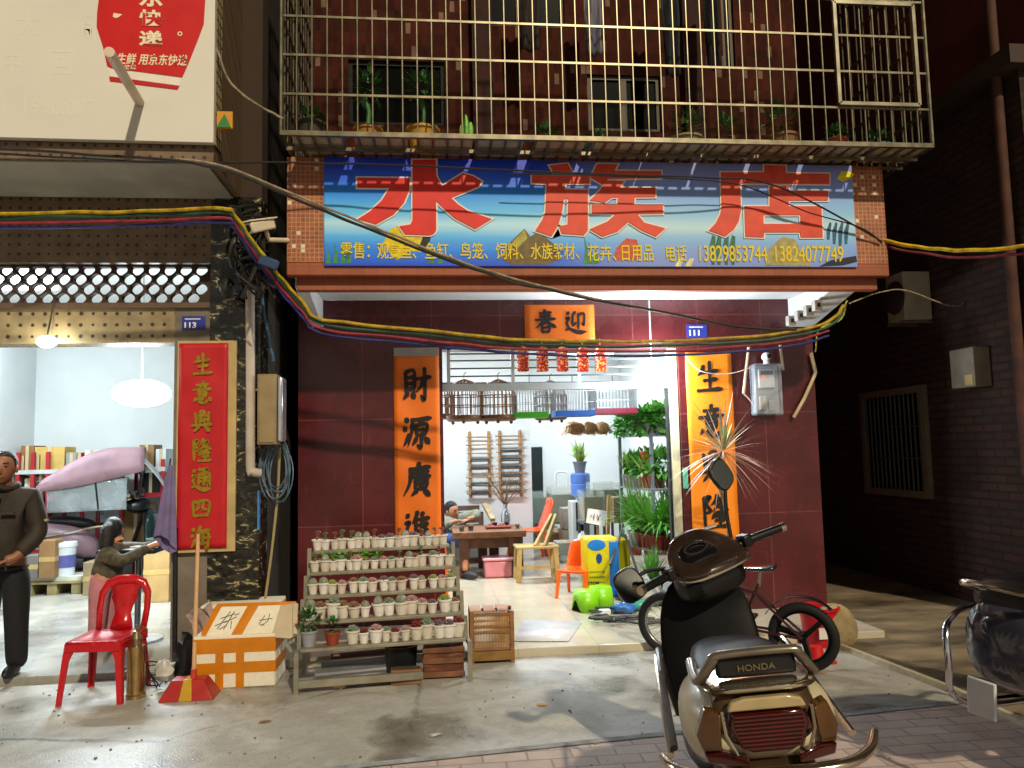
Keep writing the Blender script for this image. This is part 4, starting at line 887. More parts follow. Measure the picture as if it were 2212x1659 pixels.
tp.build('lid', wood('#a9764c'), t, bev=.002); MB().box(X0, X0+L, Y0-.004, Y0+D, .02, .085).build('tray', wood('#7d5c2c'), t, bev=.004)
MB().ell((X0+L-.03, Y0+.02, H+.016), .012, 8).build('latch', mat('#2c2a28', .4, .5), t)
# crate box, brick-like block and junk below the stand
c = SP(SL-.30, .1, 0); t = thing('old_wood_box', 'battered reddish wooden box under the right end of the stand', 'box', c)
MB().box(c.x, c.x+.27, c.y, c.y+.25, .01, .215).build('box', blotch([(.3, '#2b1a12'), (.48, '#5c3220'), (.6, '#7a4a2c'), (.72, '#94704a')], 7, (.7, .95), bump=.6, stretch=(1, 1, 3)), t, bev=.006)
mb = MB()
for z in (.012, .1, .17): mb.box(c.x-.006, c.x+.276, c.y-.012, c.y-.001, z, z+.035)
mb.build('slats', wood('#6f4630', .5), t, bev=.003)
c = SP(SL-.52, .02, 0); t = thing('clay_block', 'brown rectangular clay planter block in front of the stand', 'planter', c)
MB().box(c.x, c.x+.2, c.y, c.y+.09, 0, .095).build('block', wood('#7f573c', .25), t, bev=.006); MB().box(c.x+.012, c.x+.188, c.y+.012, c.y+.078, .0955, .1).build('soil', soil, t)
c = SP(SL-.44, .22, 0); top(MB().lathe([(.07, 0), (.1, .03), (.11, .2), (.118, .21), (.1, .21), (.09, .03)], c, 16), 'black_bin', mat('#191b1f', .4), 'black plastic bin in the shadow under the stand', 'bin')
for i, (u, z0, cc) in enumerate(((.1, .04, '#6b6d72'), (.14, .09, '#85888c'), (.2, .13, '#5a3a34'))):
    a, b = SP(u, .25+.05*i, z0), SP(u+.5, .22+.05*i, z0+.02); top(MB().tube([a, b], .02, 8), 'loose_pipe', mat(cc, .4, .2), ('long grey pipe lying lowest under the plant stand', 'light grey pipe lying in the middle under the plant stand', 'brownish pipe lying uppermost under the plant stand')[i], 'pipe', 'pipes lying under the plant stand')
q = random.Random(8); c = G(735, 1488, 0)
top(MB().ell(c+Vector((0, 0, .022)), (.04, .03, .026), 9, fn=lambda v: v*q.uniform(.6, 1.25)), 'crumpled_paper', mat('#d9b893', .8), 'crumpled scrap of paper on the concrete in front of the stand', 'litter', smooth=0)
q = random.Random(55); mb = MB()
for k in range(170):
    x, y = q.uniform(-2.9, 3.0), q.uniform(3.0, 5.6); s_ = q.uniform(.003, .007); mb.box(x-s_, x+s_, y-s_*.6, y+s_*.6, .0005, .004+s_*.5, Matrix.Translation((x, y, 0)) @ Matrix.Rotation(q.uniform(0, 3), 4, 'Z') @ Matrix.Translation((-x, -y, 0)))
mb.build('street_grit', mat('#857d6e', .9, var=.6, scale=3), kind='stuff')
for i, (px, py, cc) in enumerate(((1160, 1522, '#b98a4a'), (560, 1560, '#7a5a34'), (930, 1590, '#c9c2b4'))):
    c = G(px, py, .004); mb = MB().leaf(c, (1, .4*i-.3, .1), .07, .04, .25, 3); top(mb, 'dry_leaf', mat(cc, .8), ('tan dry leaf on the concrete before the doorway', 'brown dry leaf near the dustpan', 'pale dry leaf near the kerb line')[i], 'leaf', solid=.001, smooth=0)
# ---- polystyrene boxes with orange tape
foam = mat('#ddd5c2', .75, var=.06, scale=30, bump=.15, bscale=200); tape = mat('#c1740c', .3, var=.12, scale=8)
a, b = G(416, 1491), G(588, 1491); X0, X1, Y0 = a.x, b.x, a.y; H = .335; D = .36
t = thing('foam_box', 'white foam box wrapped in orange tape standing on the forecourt', 'foam box', (X0, Y0, 0))
mb = MB(); o_ = [(X0+.01, Y0), (X1, Y0), (X1+.0, Y0+D), (X0+.01, Y0+D)]; th = .03
mb.box(X0, X1, Y0, Y0+th, 0, H); mb.box(X0, X1, Y0+D-th, Y0+D, 0, H); mb.box(X0, X0+th, Y0+th, Y0+D-th, 0, H); mb.box(X1-th, X1, Y0+th, Y0+D-th, 0, H); mb.box(X0+th, X1-th, Y0+th, Y0+D-th, 0, .03)
mb.build('box', foam, t, bev=.008)
mb = MB(); e = .0022
for z0, z1 in ((.225, .318), (.095, .165)): mb.box(X0-e, X1+e, Y0-e, Y0+D+e, z0, z1)
mb.build('tape', tape, t)
mb = MB(); wdt = X1-X0
for f in (.27, .52): mb.box(X0+wdt*f, X0+wdt*(f+.1), Y0-2*e, Y0-e*.9, 0, .225)
mb.build('tape', tape, t)
t = thing('foam_slab', 'white foam box lid with orange tape and black handwriting, tilted on the box', 'foam slab', (X0+.1, Y0+.1, H))
p00, p10, p01, p11 = P(424, 1391, Y0+.06), P(584, 1391, Y0+.06), P(470, 1305, Y0+.20), P(640, 1300, Y0+.20)
def quadslab(mb, q, th):
    n = (q[1]-q[0]).cross(q[3]-q[0]).normalized()*th
    return mb.add([*q, *[v+n for v in q]], [(0, 1, 2, 3), (7, 6, 5, 4), (0, 4, 5, 1), (1, 5, 6, 2), (2, 6, 7, 3), (3, 7, 4, 0)])
quadslab(MB(), [p00, p10, p11, p01], -.045).build('slab', foam, t, bev=.006)
def on(u, v, d=.0015): 
    n = (p10-p00).cross(p01-p00).normalized(); return (p00*(1-u)+p10*u)*(1-v)+(p01*(1-u)+p11*u)*v+n*d
mb = MB()
for u0, u1, v0, v1 in ((-.004, 1.004, .93, 1.01), (.40, .54, 0, .93), (-.01, .07, 0, .93), (.07, 1, 0, .06)): quadslab(mb, [on(u0, v0), on(u1, v0), on(u1, v1), on(u0, v1)], .0015)
mb.build('tape', tape, t)
mb = MB(); n_ = (p10-p00).cross(p01-p00).normalized()
for s in ([(.14, .62), (.3, .74)], [(.22, .8), (.17, .36)], [(.12, .44), (.24, .56)], [(.27, .8), (.26, .34)], [(.22, .52), (.34, .66)], [(.3, .56), (.35, .36)], [(.3, .7), (.35, .74)], [(.27, .45), (.2, .35)],
          [(.66, .56), (.82, .6)], [(.7, .68), (.69, .46), (.77, .44)], [(.75, .72), (.78, .54), (.72, .42)]):
    mb.tube([on(u, v, .003) for u, v in s], .0022, 5)
mb.build('handwriting', ink, t)
# second box behind with rag and white card
a, b = P(432, 1310, Y0+.42), P(600, 1390, Y0+.42)
t = thing('foam_box', 'second foam box with orange tape standing just behind the first', 'foam box', (a.x, Y0+.4, 0))
MB().box(a.x, b.x, Y0+.42, Y0+.72, 0, a.z).build('box', foam, t, bev=.008); MB().box(a.x-e, b.x+e, Y0+.42-e, Y0+.72, a.z-.1, a.z-.02).build('tape', tape, t)
mb = MB(); q0, q1, q2, q3 = P(585, 1378, Y0+.0), P(640, 1382, Y0+.05), P(640, 1304, Y0+.2), P(606, 1308, Y0+.2)
quadslab(mb, [q0, q1, q2, q3], .012); quadslab(mb, [P(632, 1388, Y0+.02), P(640, 1388, Y0+.03), P(643, 1306, Y0+.2), P(630, 1306, Y0+.2)], .02)
top(mb, 'foam_sheet', mat('#b9a98f', .8, var=.1), 'dirty white foam sheet leaning at the right of the taped boxes', 'foam sheet', bev=.004)
q = random.Random(3)
def rag(u, v):
    p = P(400+52*u+14*math.sin(v*3), 1400-95*v+20*(1-u)*v, Y0+.14+.12*v); return p+Vector((0, .02*math.sin(u*14+v*6), .014*math.sin(u*9+v*11)))
top(MB().grid(rag, 14, 16), 'old_rag', mat('#8f7a74', .9, var=.4, scale=12), 'crumpled pinkish rag draped at the left of the foam boxes', 'rag', solid=.006)
top(MB().ell(P(402, 1430, Y0+.12), (.085, .07, .19), 14, fn=lambda v: v*q.uniform(.82, 1.15)), 'rubbish_bag', mat('#16171a', .3, var=.2), 'black rubbish bag slumped left of the foam boxes', 'bag')
top(MB().ell(P(357, 1450, Y0+.05), (.07, .06, .07), 12, fn=lambda v: v*q.uniform(.75, 1.2)), 'rubbish_bag', mat('#a8a69e', .35, var=.3), 'small crumpled white plastic bag beside the door post', 'bag')
# ---- dustpan with long handle
t = thing('dustpan', 'red dustpan with yellow stripe and long wooden handle in front of the boxes', 'dustpan', G(400, 1516))
c = G(400, 1516); mb = MB(); x0, x1, x2, x3 = G(340, 1519).x, G(462, 1510).x, G(366, 1466).x, G(432, 1466).x
def pan(xa, xb, nm, m_, o=0):
    A = lambda f, z, y: Vector((x0+(x1-x0)*f, c.y+y, z)); B = lambda f, z, y: Vector((x0+.06+(x1-x0-.13)*f, c.y+y, z))
    m_b = MB(); r1 = [A(xa, .0, -o), A(xb, .0, -o), B(xb, .115+o, .06-o), B(xa, .115+o, .06-o), B(xa, .115+o, .16), B(xb, .115+o, .16), A(xb, .0, .2), A(xa, .0, .2)]
    m_b.add(r1, [(0, 1, 2, 3), (3, 2, 5, 4), (4, 5, 6, 7), (0, 3, 4, 7), (1, 6, 5, 2), (0, 7, 6, 1)]); m_b.build(nm, m_, t, bev=.005)
pan(0, 1, 'pan', mat('#a01a12', .4, var=.15)); pan(.37, .62, 'stripe', mat('#b58b16', .4), .002)
h0, h1 = Vector((c.x+.02, c.y+.1, .11)), P(428, 1155, YL-.1); MB().tube([h0, h1], .0135, 10).build('handle', mat('#c39a6c', .5, var=.1), t)
MB().lathe([(.022, 0), (.018, .07)], h0-Vector((0, 0, .01)), 12).build('socket', mat('#b5362a', .4), t)
# ---- red plastic chair
def plastic_chair(name, label, loc, rz, col, kind):
    t = thing(name, label, 'chair', (0, 0, 0)); m_ = mat(col, .28, var=.07, coat=.2)
    if kind == 'arm':   # stacking chair with vase shaped back splat; front is +y
        sw, sd, sh = .36, .36, .37
        MB().grid(lambda u, v: ((u-.5)*sw*(1-.08*v), (v-.5)*sd, sh-.02*math.sin(math.pi*u)*math.sin(math.pi*v)), 8, 8).build('seat', m_, t, solid=.012)
        ap = MB()
        for s in (-1, 1): ap.bar((s*sw/2, -sd/2, sh-.03), (s*sw/2*.92, sd/2, sh-.03), .014, .05)
        ap.bar((-sw/2, -sd/2, sh-.03), (sw/2, -sd/2, sh-.03), .014, .05); ap.bar((-sw/2*.92, sd/2, sh-.03), (sw/2*.92, sd/2, sh-.03), .014, .05); ap.build('apron', m_, t, bev=.004)
        for sx in (-1, 1):
            for sy in (-1, 1):
                mb = MB(); tpx, tpy = sx*sw/2*.96, sy*sd/2*.96; btx, bty = sx*sw/2*1.12, sy*sd/2*1.15
                def ring(x, y, z, w): return [Vector((x-sx*w, y, z)), Vector((x, y, z)), Vector((x, y-sy*w, z)), Vector((x-sx*.012, y-sy*w, z)), Vector((x-sx*.012, y-sy*.012, z)), Vector((x-sx*w, y-sy*.012, z))]
                mb.loft([ring(btx, bty, 0, .032), ring((tpx*2+btx)/3, (tpy*2+bty)/3, sh*.7, .04), ring(tpx, tpy, sh-.01, .075)]); mb.build('leg', m_, t)
        def bk(x, z): return Vector((x, -sd/2-.02-(z-sh)*.22, z))
        hz = [(-.165, sh), (-.175, sh+.13), (-.17, sh+.24), (-.13, sh+.315), (-.06, sh+.345), (0, sh+.35), (.06, sh+.345), (.13, sh+.315), (.17, sh+.24), (.175, sh+.13), (.165, sh)]
        inn = [(-.128, sh), (-.138, sh+.13), (-.132, sh+.22), (-.098, sh+.272), (-.05, sh+.285), (0, sh+.285), (.05, sh+.285), (.098, sh+.272), (.132, sh+.22), (.138, sh+.13), (.128, sh)]
        mb = MB(); mb.add([bk(*p) for p in hz]+[bk(*p) for p in inn], [(i, i+1, 12+i, 11+i) for i in range(10)]); mb.build('back_frame', m_, t, solid=.016)
        sp_ = [(.075, 0), (.062, .06), (.05, .10), (.062, .15), (.085, .2), (.082, .24), (.10, .275), (.11, .30)]
        mb = MB(); mb.add([bk(-w_, sh+z) for w_, z in sp_]+[bk(w_, sh+z) for w_, z in sp_], [(i, i+1, 9+i, 8+i) for i in range(7)]); mb.build('back_splat', m_, t, solid=.012)
    else:               # child's one piece shell chair with tube legs
        sh, sw = .30, .30
        def shell(u, v):
            x = (u-.5)*sw*(1+.04*math.sin(v*3)); 
            if v < .5: y = .15-.3*v/.5; z = sh-.012*math.sin(math.pi*v/.5)-.012*(1-(2*u-1)**2)
            else: k = (v-.5)/.5; y = -.15-.07*k-.02*math.sin(k*1.5); z = sh+.30*k; x *= 1-.10*k**3; z -= (abs(2*u-1)**4)*.045*k
            return (x, y, z)
        MB().grid(shell, 10, 20).build('shell', m_, t, solid=.012)
        for sx in (-1, 1):
            MB().tube([(sx*.135, .13, sh-.005), (sx*.15, .19, 0)], [.022, .016], 10).build('leg', m_, t); MB().tube([(sx*.135, -.13, sh-.005), (sx*.155, -.2, 0)], [.022, .016], 10).build('leg', m_, t)
        mb = MB(); mb.bar((-.13, .135, sh-.02), (.13, .135, sh-.02), .02, .03); mb.build('front_rail', m_, t, bev=.004)
    t.location = loc; t.rotation_euler = (0, 0, rz); return t
g0 = G(190, 1524); plastic_chair('plastic_chair', 'red plastic stacking chair with vase shaped back on the left forecourt', Vector((g0.x+.02, g0.y+.2, 0)), rad(176), '#b3131c', 'arm')
# ---- stainless canister
c = G(293, 1506); t = thing('steel_canister', 'brassy steel pump canister standing behind the red chair', 'canister', c)
mt = mat('#a98c5c', .22, .9, var=.25, scale=12); MB().lathe([(.06, 0), (.06, .02), (.055, .025), (.055, .30), (.05, .32), (.03, .325)], c, 20).build('body', mt, t)
MB().lathe([(.03, .325), (.03, .36), (.035, .365), (.022, .41), (.008, .415), (.008, .45)], c, 16).build('cap', mat('#8a7a62', .3, .8), t); MB().tube([c+Vector((.0, -.01, .4)), c+Vector((.04, -.02, .44)), c+Vector((.075, -.03, .42))], .007, 7).build('spout', mt, t)
q = random.Random(12); mb = MB()
for k in range(6):
    c0 = G(330+q.uniform(-25, 35), 1480+q.uniform(-25, 15)); mb.tube([c0+Vector((q.uniform(-.18, .18), q.uniform(-.1, .1), .01+q.uniform(0, .22)*math.sin(i))) for i in range(5)], .005, 5, smooth=5)
top(mb, 'tangled_cords', mat('#1a1a1c', .5), 'tangle of black cords on the floor by the steel canister', 'cords')
# ---- closed purple umbrella hanging on the post
a, b = P(372, 1005, YL-.12), P(372, 1175, YL-.12); t = thing('closed_umbrella', 'faded purple cloth hanging folded from the black door post', 'cloth', b)
def umb(u, v):
    w0 = .014+.05*(v**.8); an = u*2*math.pi; rr = w0*(1+.25*math.sin(an*4+1)); return Vector((a.x-.01-.03*v+rr*math.cos(an)*1.05, a.y+rr*math.sin(an)*.5, a.z+(b.z-a.z)*v*(1+.12*math.sin(an+.6)*v)))
MB().grid(umb, 28, 12).build('cloth', mat('#6f648e', .8, var=.25, scale=6), t); MB().tube([a+Vector((-.02, 0, -.02)), a+Vector((-.018, .02, .05))], .006, 6).build('loop', mat('#2c2a30', .6), t)
top(MB().tube([P(379, 1140, YL-.06), P(377, 1460, YL-.06)], .018, 8), 'black_pole', mat('#151517', .5), 'thin black pole standing against the grey pillar', 'pole')

# ---- right end: bucket, road cone base, boulder
c = G(1772, 1392); t = thing('red_bucket', 'tall red plastic bucket behind the bicycle wheel', 'bucket', c)
rd = mat('#b8101c', .35, var=.08); MB().lathe([(.11, 0), (.14, .26), (.152, .262), (.152, .285), (.138, .285), (.105, .02)], c, 24).build('pail', rd, t)
MB().box(c.x-.07, c.x+.05, c.y-.135, c.y-.127, .07, .15).build('paper_label', mat('#d6cfc8', .5, var=.1), t)
c = G(1785, 1436); t = thing('cone_base', 'flat red traffic cone base beside the bicycle wheel', 'road cone', c)
MB().box(c.x-.12, c.x+.08, c.y, c.y+.2, 0, .025).build('base', mat('#c01a14', .5), t, bev=.008); MB().lathe([(.06, .025), (.045, .1), (.03, .1)], (c.x-.02, c.y+.1, 0), 16).build('cone', mat('#c01a14', .5), t)
q = random.Random(31); c = G(1815, 1400); top(MB().ell(c+Vector((.02, .12, .12)), (.17, .15, .17), 18, fn=lambda v: v*(1+.07*math.sin(5*v.x+3*v.y)+q.uniform(-.02, .02))), 'boulder', mat('#8b7a58', .85, var=.3, bump=.6, bscale=30), 'rounded tan boulder at the mouth of the alley', 'boulder')
for i, (px, py) in enumerate(((1958, 1253), (2088, 1277), (2170, 1290))):
    c = G(px, py); top(MB().ell(c+Vector((0, 0, .02)), (.05, .035, .025), 8, fn=lambda v: v*q.uniform(.7, 1.2)), 'litter', mat('#a09a88', .8), ('white scrap farthest down the alley by the dark wall', 'pale scrap midway along the dark alley wall', 'pale scrap nearest the street by the dark alley wall')[i], 'litter', 'scraps of litter along the alley wall', smooth=0)

# ---- pots inside the upstairs cage
def cage_pot(px, py, w, h, col, label, fol=None, lm=3, Y=5.62, fn=None):
    c = P(px, py, Y); c.z = cz+.027; r = w/2*Y/F
    return potted('balcony_pot', label, c, r, h*Y/F, mat(col, .6, var=.25), fn or (lambda m, c_: bush(m, c_+Vector((0, 0, fol*.45)), r*.9, fol*.5, 70, .07, .03, q)), leaf_m=leafm[lm], cat='potted plant', grp='pots on the caged balcony')
def sapling(m, c): m.tube([c, c+Vector((.01, 0, .15)), c+Vector((-.01, 0, .24))], .018, 7); bush(m, c+Vector((0, 0, .34)), .1, .12, 60, .08, .04, q)
cage_pot(1250*.64-5, 300, 62, 42, '#a5742c', 'wide ochre pot with a thick stemmed sapling, left of the pair before the dark window', fn=sapling)
cage_pot(913, 300, 72, 44, '#b98a34', 'bigger ochre bowl pot with a forked sapling in front of the dark window', fn=sapling)
cage_pot(672, 290, 70, 50, '#3a3428', 'big dark round pot in the left corner of the cage', fol=.12)
cage_pot(1007, 305, 34, 26, '#6a4a32', 'small brown pot with an upright green cactus', fn=lambda m, c: [m.ell(c+Vector((x, 0, h)), (.022, .022, h), 10) for x, h in ((0, .1), (.035, .07), (-.03, .06))], lm=2)
cage_pot(1180, 303, 60, 24, '#54463a', 'low brown tray pot with sparse dark leaves', fol=.1)
cage_pot(1290, 305, 70, 18, '#4f7f86', 'shallow teal basin on the balcony floor', fol=.06)
cage_pot(1480, 308, 78, 34, '#877a58', 'grey clay pot with a bushy plant in the middle right of the cage', fol=.22)
cage_pot(1570, 308, 60, 30, '#8d8468', 'pale clay pot with a tall leafy plant near the red glow', fol=.3, Y=5.75)
cage_pot(1690, 308, 74, 44, '#7d5a34', 'brown pot with a dark bush left of the orange pot', fol=.3)
cage_pot(1808, 308, 40, 42, '#b9502c', 'bright orange pot near the right end of the cage', fol=.1)
cage_pot(1895, 310, 60, 26, '#2f5f94', 'blue trough with a few leaves at the right end of the cage', fol=.12)
def bag(px0, px1, py0, py1, Y, col, nm, label, cat):
    a, b = P(px0, py0, Y), P(px1, py1, Y)
    return top(MB().grid(lambda u, v: (a.x+(b.x-a.x)*(u+.1*math.sin(v*6)*(u-.5)), Y+.03*math.sin(u*9+v*3), a.z+(b.z-a.z)*v), 10, 12), nm, mat(col, .85, var=.3), label, cat, solid=.008)
bag(1262, 1300, -30, 120, 6.3, '#6d6a78', 'hanging_shirt', 'greyish shirt hung up inside the caged balcony', 'clothes'); bag(1430, 1470, -40, 165, 6.2, '#23262b', 'hanging_trousers', 'dark trousers hung up inside the caged balcony', 'clothes')
bag(1120, 1165, -40, 110, 6.3, '#2b211f', 'hanging_coat', 'dark brown coat hung upstairs behind the bars', 'clothes'); bag(1520, 1556, -40, 150, 6.3, '#121316', 'hanging_towel', 'black towel hung upstairs beside the trousers', 'clothes')
# ================================================================== INSIDE THE AQUARIUM SHOP
FZ = .06
# red ornaments hung from the lintel
redp = blotch([(.35, '#7a1010'), (.46, '#b81a18'), (.54, '#c8221a'), (.58, '#e0b040')], 60, (.3, .5), bump=0)
for i, px in enumerate((1129, 1171, 1214, 1258, 1296)):
    a = P(px, 755, YW-.05); z1 = 2.42; z0 = P(px, 806, YW-.05).z; t = thing('hanging_firecracker', ('leftmost', 'second from left', 'middle', 'second from right', 'rightmost')[i]+' of five red and gold firecracker strings over the door', 'ornament', (a.x, a.y, z0), group='red firecracker ornaments over the door')
    mb = MB(); q = random.Random(i)
    for k in range(9):
        z = z0+.03+(z1-z0-.04)*k/9
        for s in (-1, 1): mb.tube([(a.x+s*.004, a.y, z+.02), (a.x+s*.05, a.y-.01, z-.012+q.uniform(-.005, .005))], .0105, 6)
    mb.box(a.x-.036, a.x+.036, a.y-.012, a.y+.012, z0+.012, z1-.02); mb.build('crackers', redp, t); MB().tube([(a.x, a.y, z0+.02), (a.x, a.y, z1+.06)], .004, 5).build('string', mat('#c8a040', .5), t)
# bird cages hanging in the doorway
def bird_cage(name, label, px, w, py0, py1, Y, kind, tray):
    c = P(px, py1, Y); zt = P(px, py0, Y).z; r = w/2*Y/F; h = zt-c.z; t = thing(name, label, 'bird cage', c, group='bird cages hanging in the shop doorway')
    wm = wood('#8a6546') if kind == 'round' else mat('#b9bfc2', .3, .6)
    mb = MB(); tr = MB()
    if kind == 'round':
        n = 26
        for k in range(n):
            an = 2*math.pi*k/n; pts = [(c.x+rr*math.cos(an), c.y+rr*math.sin(an), c.z+.05+zz) for rr, zz in ((r, 0), (r, h*.5), (r*.9, h*.68), (r*.55, h*.84), (.015, h*.92))]
            mb.tube(pts, .0048, 5)
        for z in (.05, .05+h*.25, .05+h*.5): mb.tube([(c.x+r*math.cos(x*.262), c.y+r*math.sin(x*.262), c.z+z) for x in range(25)], .006, 6, cap=False)
        mb.bar((c.x-.05, c.y-r, c.z+.06), (c.x-.05, c.y-r, c.z+.05+h*.5), .012); mb.bar((c.x+.05, c.y-r, c.z+.06), (c.x+.05, c.y-r, c.z+.05+h*.5), .012)
        tr.lathe([(r*.93, .0), (r*1.03, .02), (r*1.03, .055), (r*.98, .055), (r*.9, .03)], c, 28)
        for k in range(3): tr.ell(c+Vector((r*.8*math.cos(k*2.1+.4), r*.8*math.sin(k*2.1+.4), -.012)), .018, 8)
        MB().tube([(c.x, c.y, c.z+.05+h*.9), (c.x, c.y, c.z+h+.07), (c.x+.02, c.y, c.z+h+.09)], .005, 6).build('hook', mat('#5a5d60', .3, .8), t)
    else:
        n = 12
        for s in (-1, 1):
            for k in range(n+1):
                x = c.x-r+2*r*k/n; mb.tube([(x, c.y+s*r*.7, c.z+.05), (x, c.y+s*r*.7, c.z+h*.72), (c.x+(x-c.x)*.8, c.y+s*r*.3, c.z+h)], .0038, 4)
            for k in range(9):
                y = c.y-r*.7+1.4*r*k/8; mb.tube([(c.x+s*r, y, c.z+.05), (c.x+s*r, y, c.z+h*.72), (c.x+s*r*.8, c.y+(y-c.y)*.43, c.z+h)], .0038, 4)
        for z in (.06, h*.4, h*.72):
            for s in (-1, 1): mb.bar((c.x-r, c.y+s*r*.7, c.z+z), (c.x+r, c.y+s*r*.7, c.z+z), .005); mb.bar((c.x+s*r, c.y-r*.7, c.z+z), (c.x+s*r, c.y+r*.7, c.z+z), .005)
        tr.box(c.x-r*1.02, c.x+r*1.02, c.y-r*.74, c.y+r*.74, c.z-.005, c.z+.05)
        MB().tube([(c.x, c.y, c.z+h), (c.x, c.y, c.z+h+.08)], .004, 6).build('hook', mat('#5a5d60', .3, .8), t)
    mb.build('bars', wm, t); tr.build('tray', mat(tray, .4, var=.12), t, bev=.003)
for a in (('brown round wooden bird cage at the left edge of the doorway', 952, 56, 828, 906, 7.9, 'round', '#7a5636'), ('dark brown round wooden bird cage, second from the left in the row', 1004, 78, 824, 910, 7.5, 'round', '#7d5838'), ('round bird cage with the darkest bars, left of the green tray', 1077, 78, 824, 909, 7.5, 'round', '#6e4a2c'),
          ('wire bird cage with a bright green tray', 1145, 74, 826, 902, 7.5, 'wire', '#3fa51c'), ('wire bird cage with a blue tray', 1238, 84, 826, 899, 7.5, 'wire', '#2468c8'), ('wire bird cage with a crimson tray at the right of the row', 1325, 90, 824, 894, 7.7, 'wire', '#b8305a'), ('round wooden cage half hidden between the green and blue trays', 1190, 70, 826, 907, 8.0, 'round', '#6a4a30')): bird_cage('bird_cage', *a)
MB().tube([P(945, 828, 7.55), P(1400, 826, 7.6)], .012, 8).build('hanging_rail', mat('#8f9698', .4, .5), bl)
q = random.Random(2)
for i, (px, w) in enumerate(((1240, 44), (1272, 40), (1300, 36))):
    c = P(px, 925, 8.3+.15*i); t = thing('woven_nest', ('shaggy brown woven nest, left one under the blue trayed cage', 'shaggy brown woven nest, middle one of three', 'shaggy brown woven nest, right one of three')[i], 'bird nest', c, group='woven bird nests hanging in the shop'); r = w/2*8.4/F
    mb = MB().ell(c, (r, r*.8, .07), 14, fn=lambda v: v*q.uniform(.88, 1.1)); mb.build('nest', wood('#94693a', .45), t)
    m2 = MB()
    for k in range(60): an = k*2.4; f = (k/60)**.5; m2.leaf(c+Vector((r*1.0*f*math.cos(an), r*.85*f*math.sin(an), .075*math.sqrt(max(0, 1-f*f))-.01)), (math.cos(an)*.5, math.sin(an)*.5, -.9), .11, .035, .1, 2)
    m2.build('fringe', wood('#9c7240', .4), t, smooth=0)
# bamboo racks on the white wall
for i, (x0, x1, y0, y1) in enumerate(((1012, 1060, 931, 1076), (1077, 1127, 929, 1074))):
    Y = 10.76; a, b = P(x0, y1, Y), P(x1, y0, Y)
    t = thing('wall_rack', ('left bamboo wall rack with few dark shelves', 'right bamboo wall rack with more dark shelves')[i], 'wall rack', a, group='bamboo racks on the white inner wall'); bm_ = wood('#a5794a')
    mb = MB()
    for x in (a.x+.03, b.x-.03): mb.tube([(x, Y, a.z), (x, Y-.01, b.z)], .021, 8)
    mb.build('poles', bm_, t); n = 8
    for k in range(n):
        z = a.z+.06+(b.z-a.z-.14)*k/(n-1); e = R.uniform(.02, .06); MB().tube([(a.x-e*.7, Y-.03, z), (b.x+e*.7, Y-.03, z+R.uniform(-.01, .01))], .011, 6).build('rung', bm_, t)
        if (k in (0, 1, 3, 4) if i == 0 else k in (0, 1, 2, 3, 4, 5)): MB().box(a.x+.03, b.x-.03, Y-.085, Y-.04, z+.012, z+.034).build('shelf', mat('#32434c', .4), t)
# tea table
tw = wood('#5c3a26', .35)
a, b = P(978, 1160, 9.0), P(1136, 1160, 9.0); zt = P(1060, 1147, 9.0).z; ta = thing('tea_table', 'heavy dark wooden tea table with thick legs', 'table', ((a.x+b.x)/2, 9.3, FZ))
MB().box(a.x, b.x, 8.95, 9.75, zt-.075, zt-.002).build('table_top', wood('#7a5236', .3), ta, bev=.008)
for px, Y in ((1003, 9.0), (1043, 9.7), (1068, 9.25), (1110, 9.0), (1121, 9.68)):
    x = P(px, 1200, Y).x; MB().box(x-.055, x+.055, Y, Y+.1, FZ, zt-.076).build('leg', tw, ta, bev=.005)
MB().box(a.x+.12, b.x-.12, 9.05, 9.12, zt-.2, zt-.077).build('apron', tw, ta, bev=.004)
MB().box(a.x+.12, b.x-.12, 9.3, 9.4, FZ+.12, FZ+.17).build('stretcher', tw, ta)
for i, (px, s) in enumerate(((997, 1), (1017, 1.1), (1118, .8))):
    c = P(px, 1146, 9.05+.05*i); c.z = zt; t = thing('tea_glass', ('leftmost glass of amber tea on the wooden table', 'glass of amber tea before the seated man', 'small glass of tea at the right of the table')[i], 'glass', c, group='glasses of tea on the table')
    MB().lathe([(.025*s, 0), (.035*s, .075*s), (.033*s, .075*s), (.024*s, .004)], c, 16).build('glass', mat('#e8e4da', .05, var=0, trans=.9), t); MB().lathe([(.0235*s, .005), (.031*s, .055*s)], c, 14).build('tea', mat('#b5561a', .1, var=0), t)
c = P(1085, 1147, 9.3); c.z = zt; t = thing('tea_tray', 'red edged tea tray with small cups on the table', 'tray', c)
MB().box(c.x-.2, c.x+.1, 9.2, 9.42, zt+.002, zt+.03).build('tray', mat('#8a3a2c', .5), t, bev=.006)
for k in range(4): MB().lathe([(.018, .03), (.028, .065), (.025, .065), (.016, .034)], (c.x-.15+.07*k, 9.28+.05*(k % 2), zt), 12).build('cup', mat('#4a3228', .3) if k % 2 else white_pot, t)
c = P(1093, 1147, 9.5); c.z = zt; t = thing('vase', 'silver bottle vase holding bare dry branches on the table', 'vase', c)
MB().lathe([(.055, 0), (.058, .14), (.04, .19), (.025, .22), (.028, .27), (.022, .27)], c, 18).build('bottle', mat('#b5bcc2', .15, .85), t)
mb = MB(); q = random.Random(15)
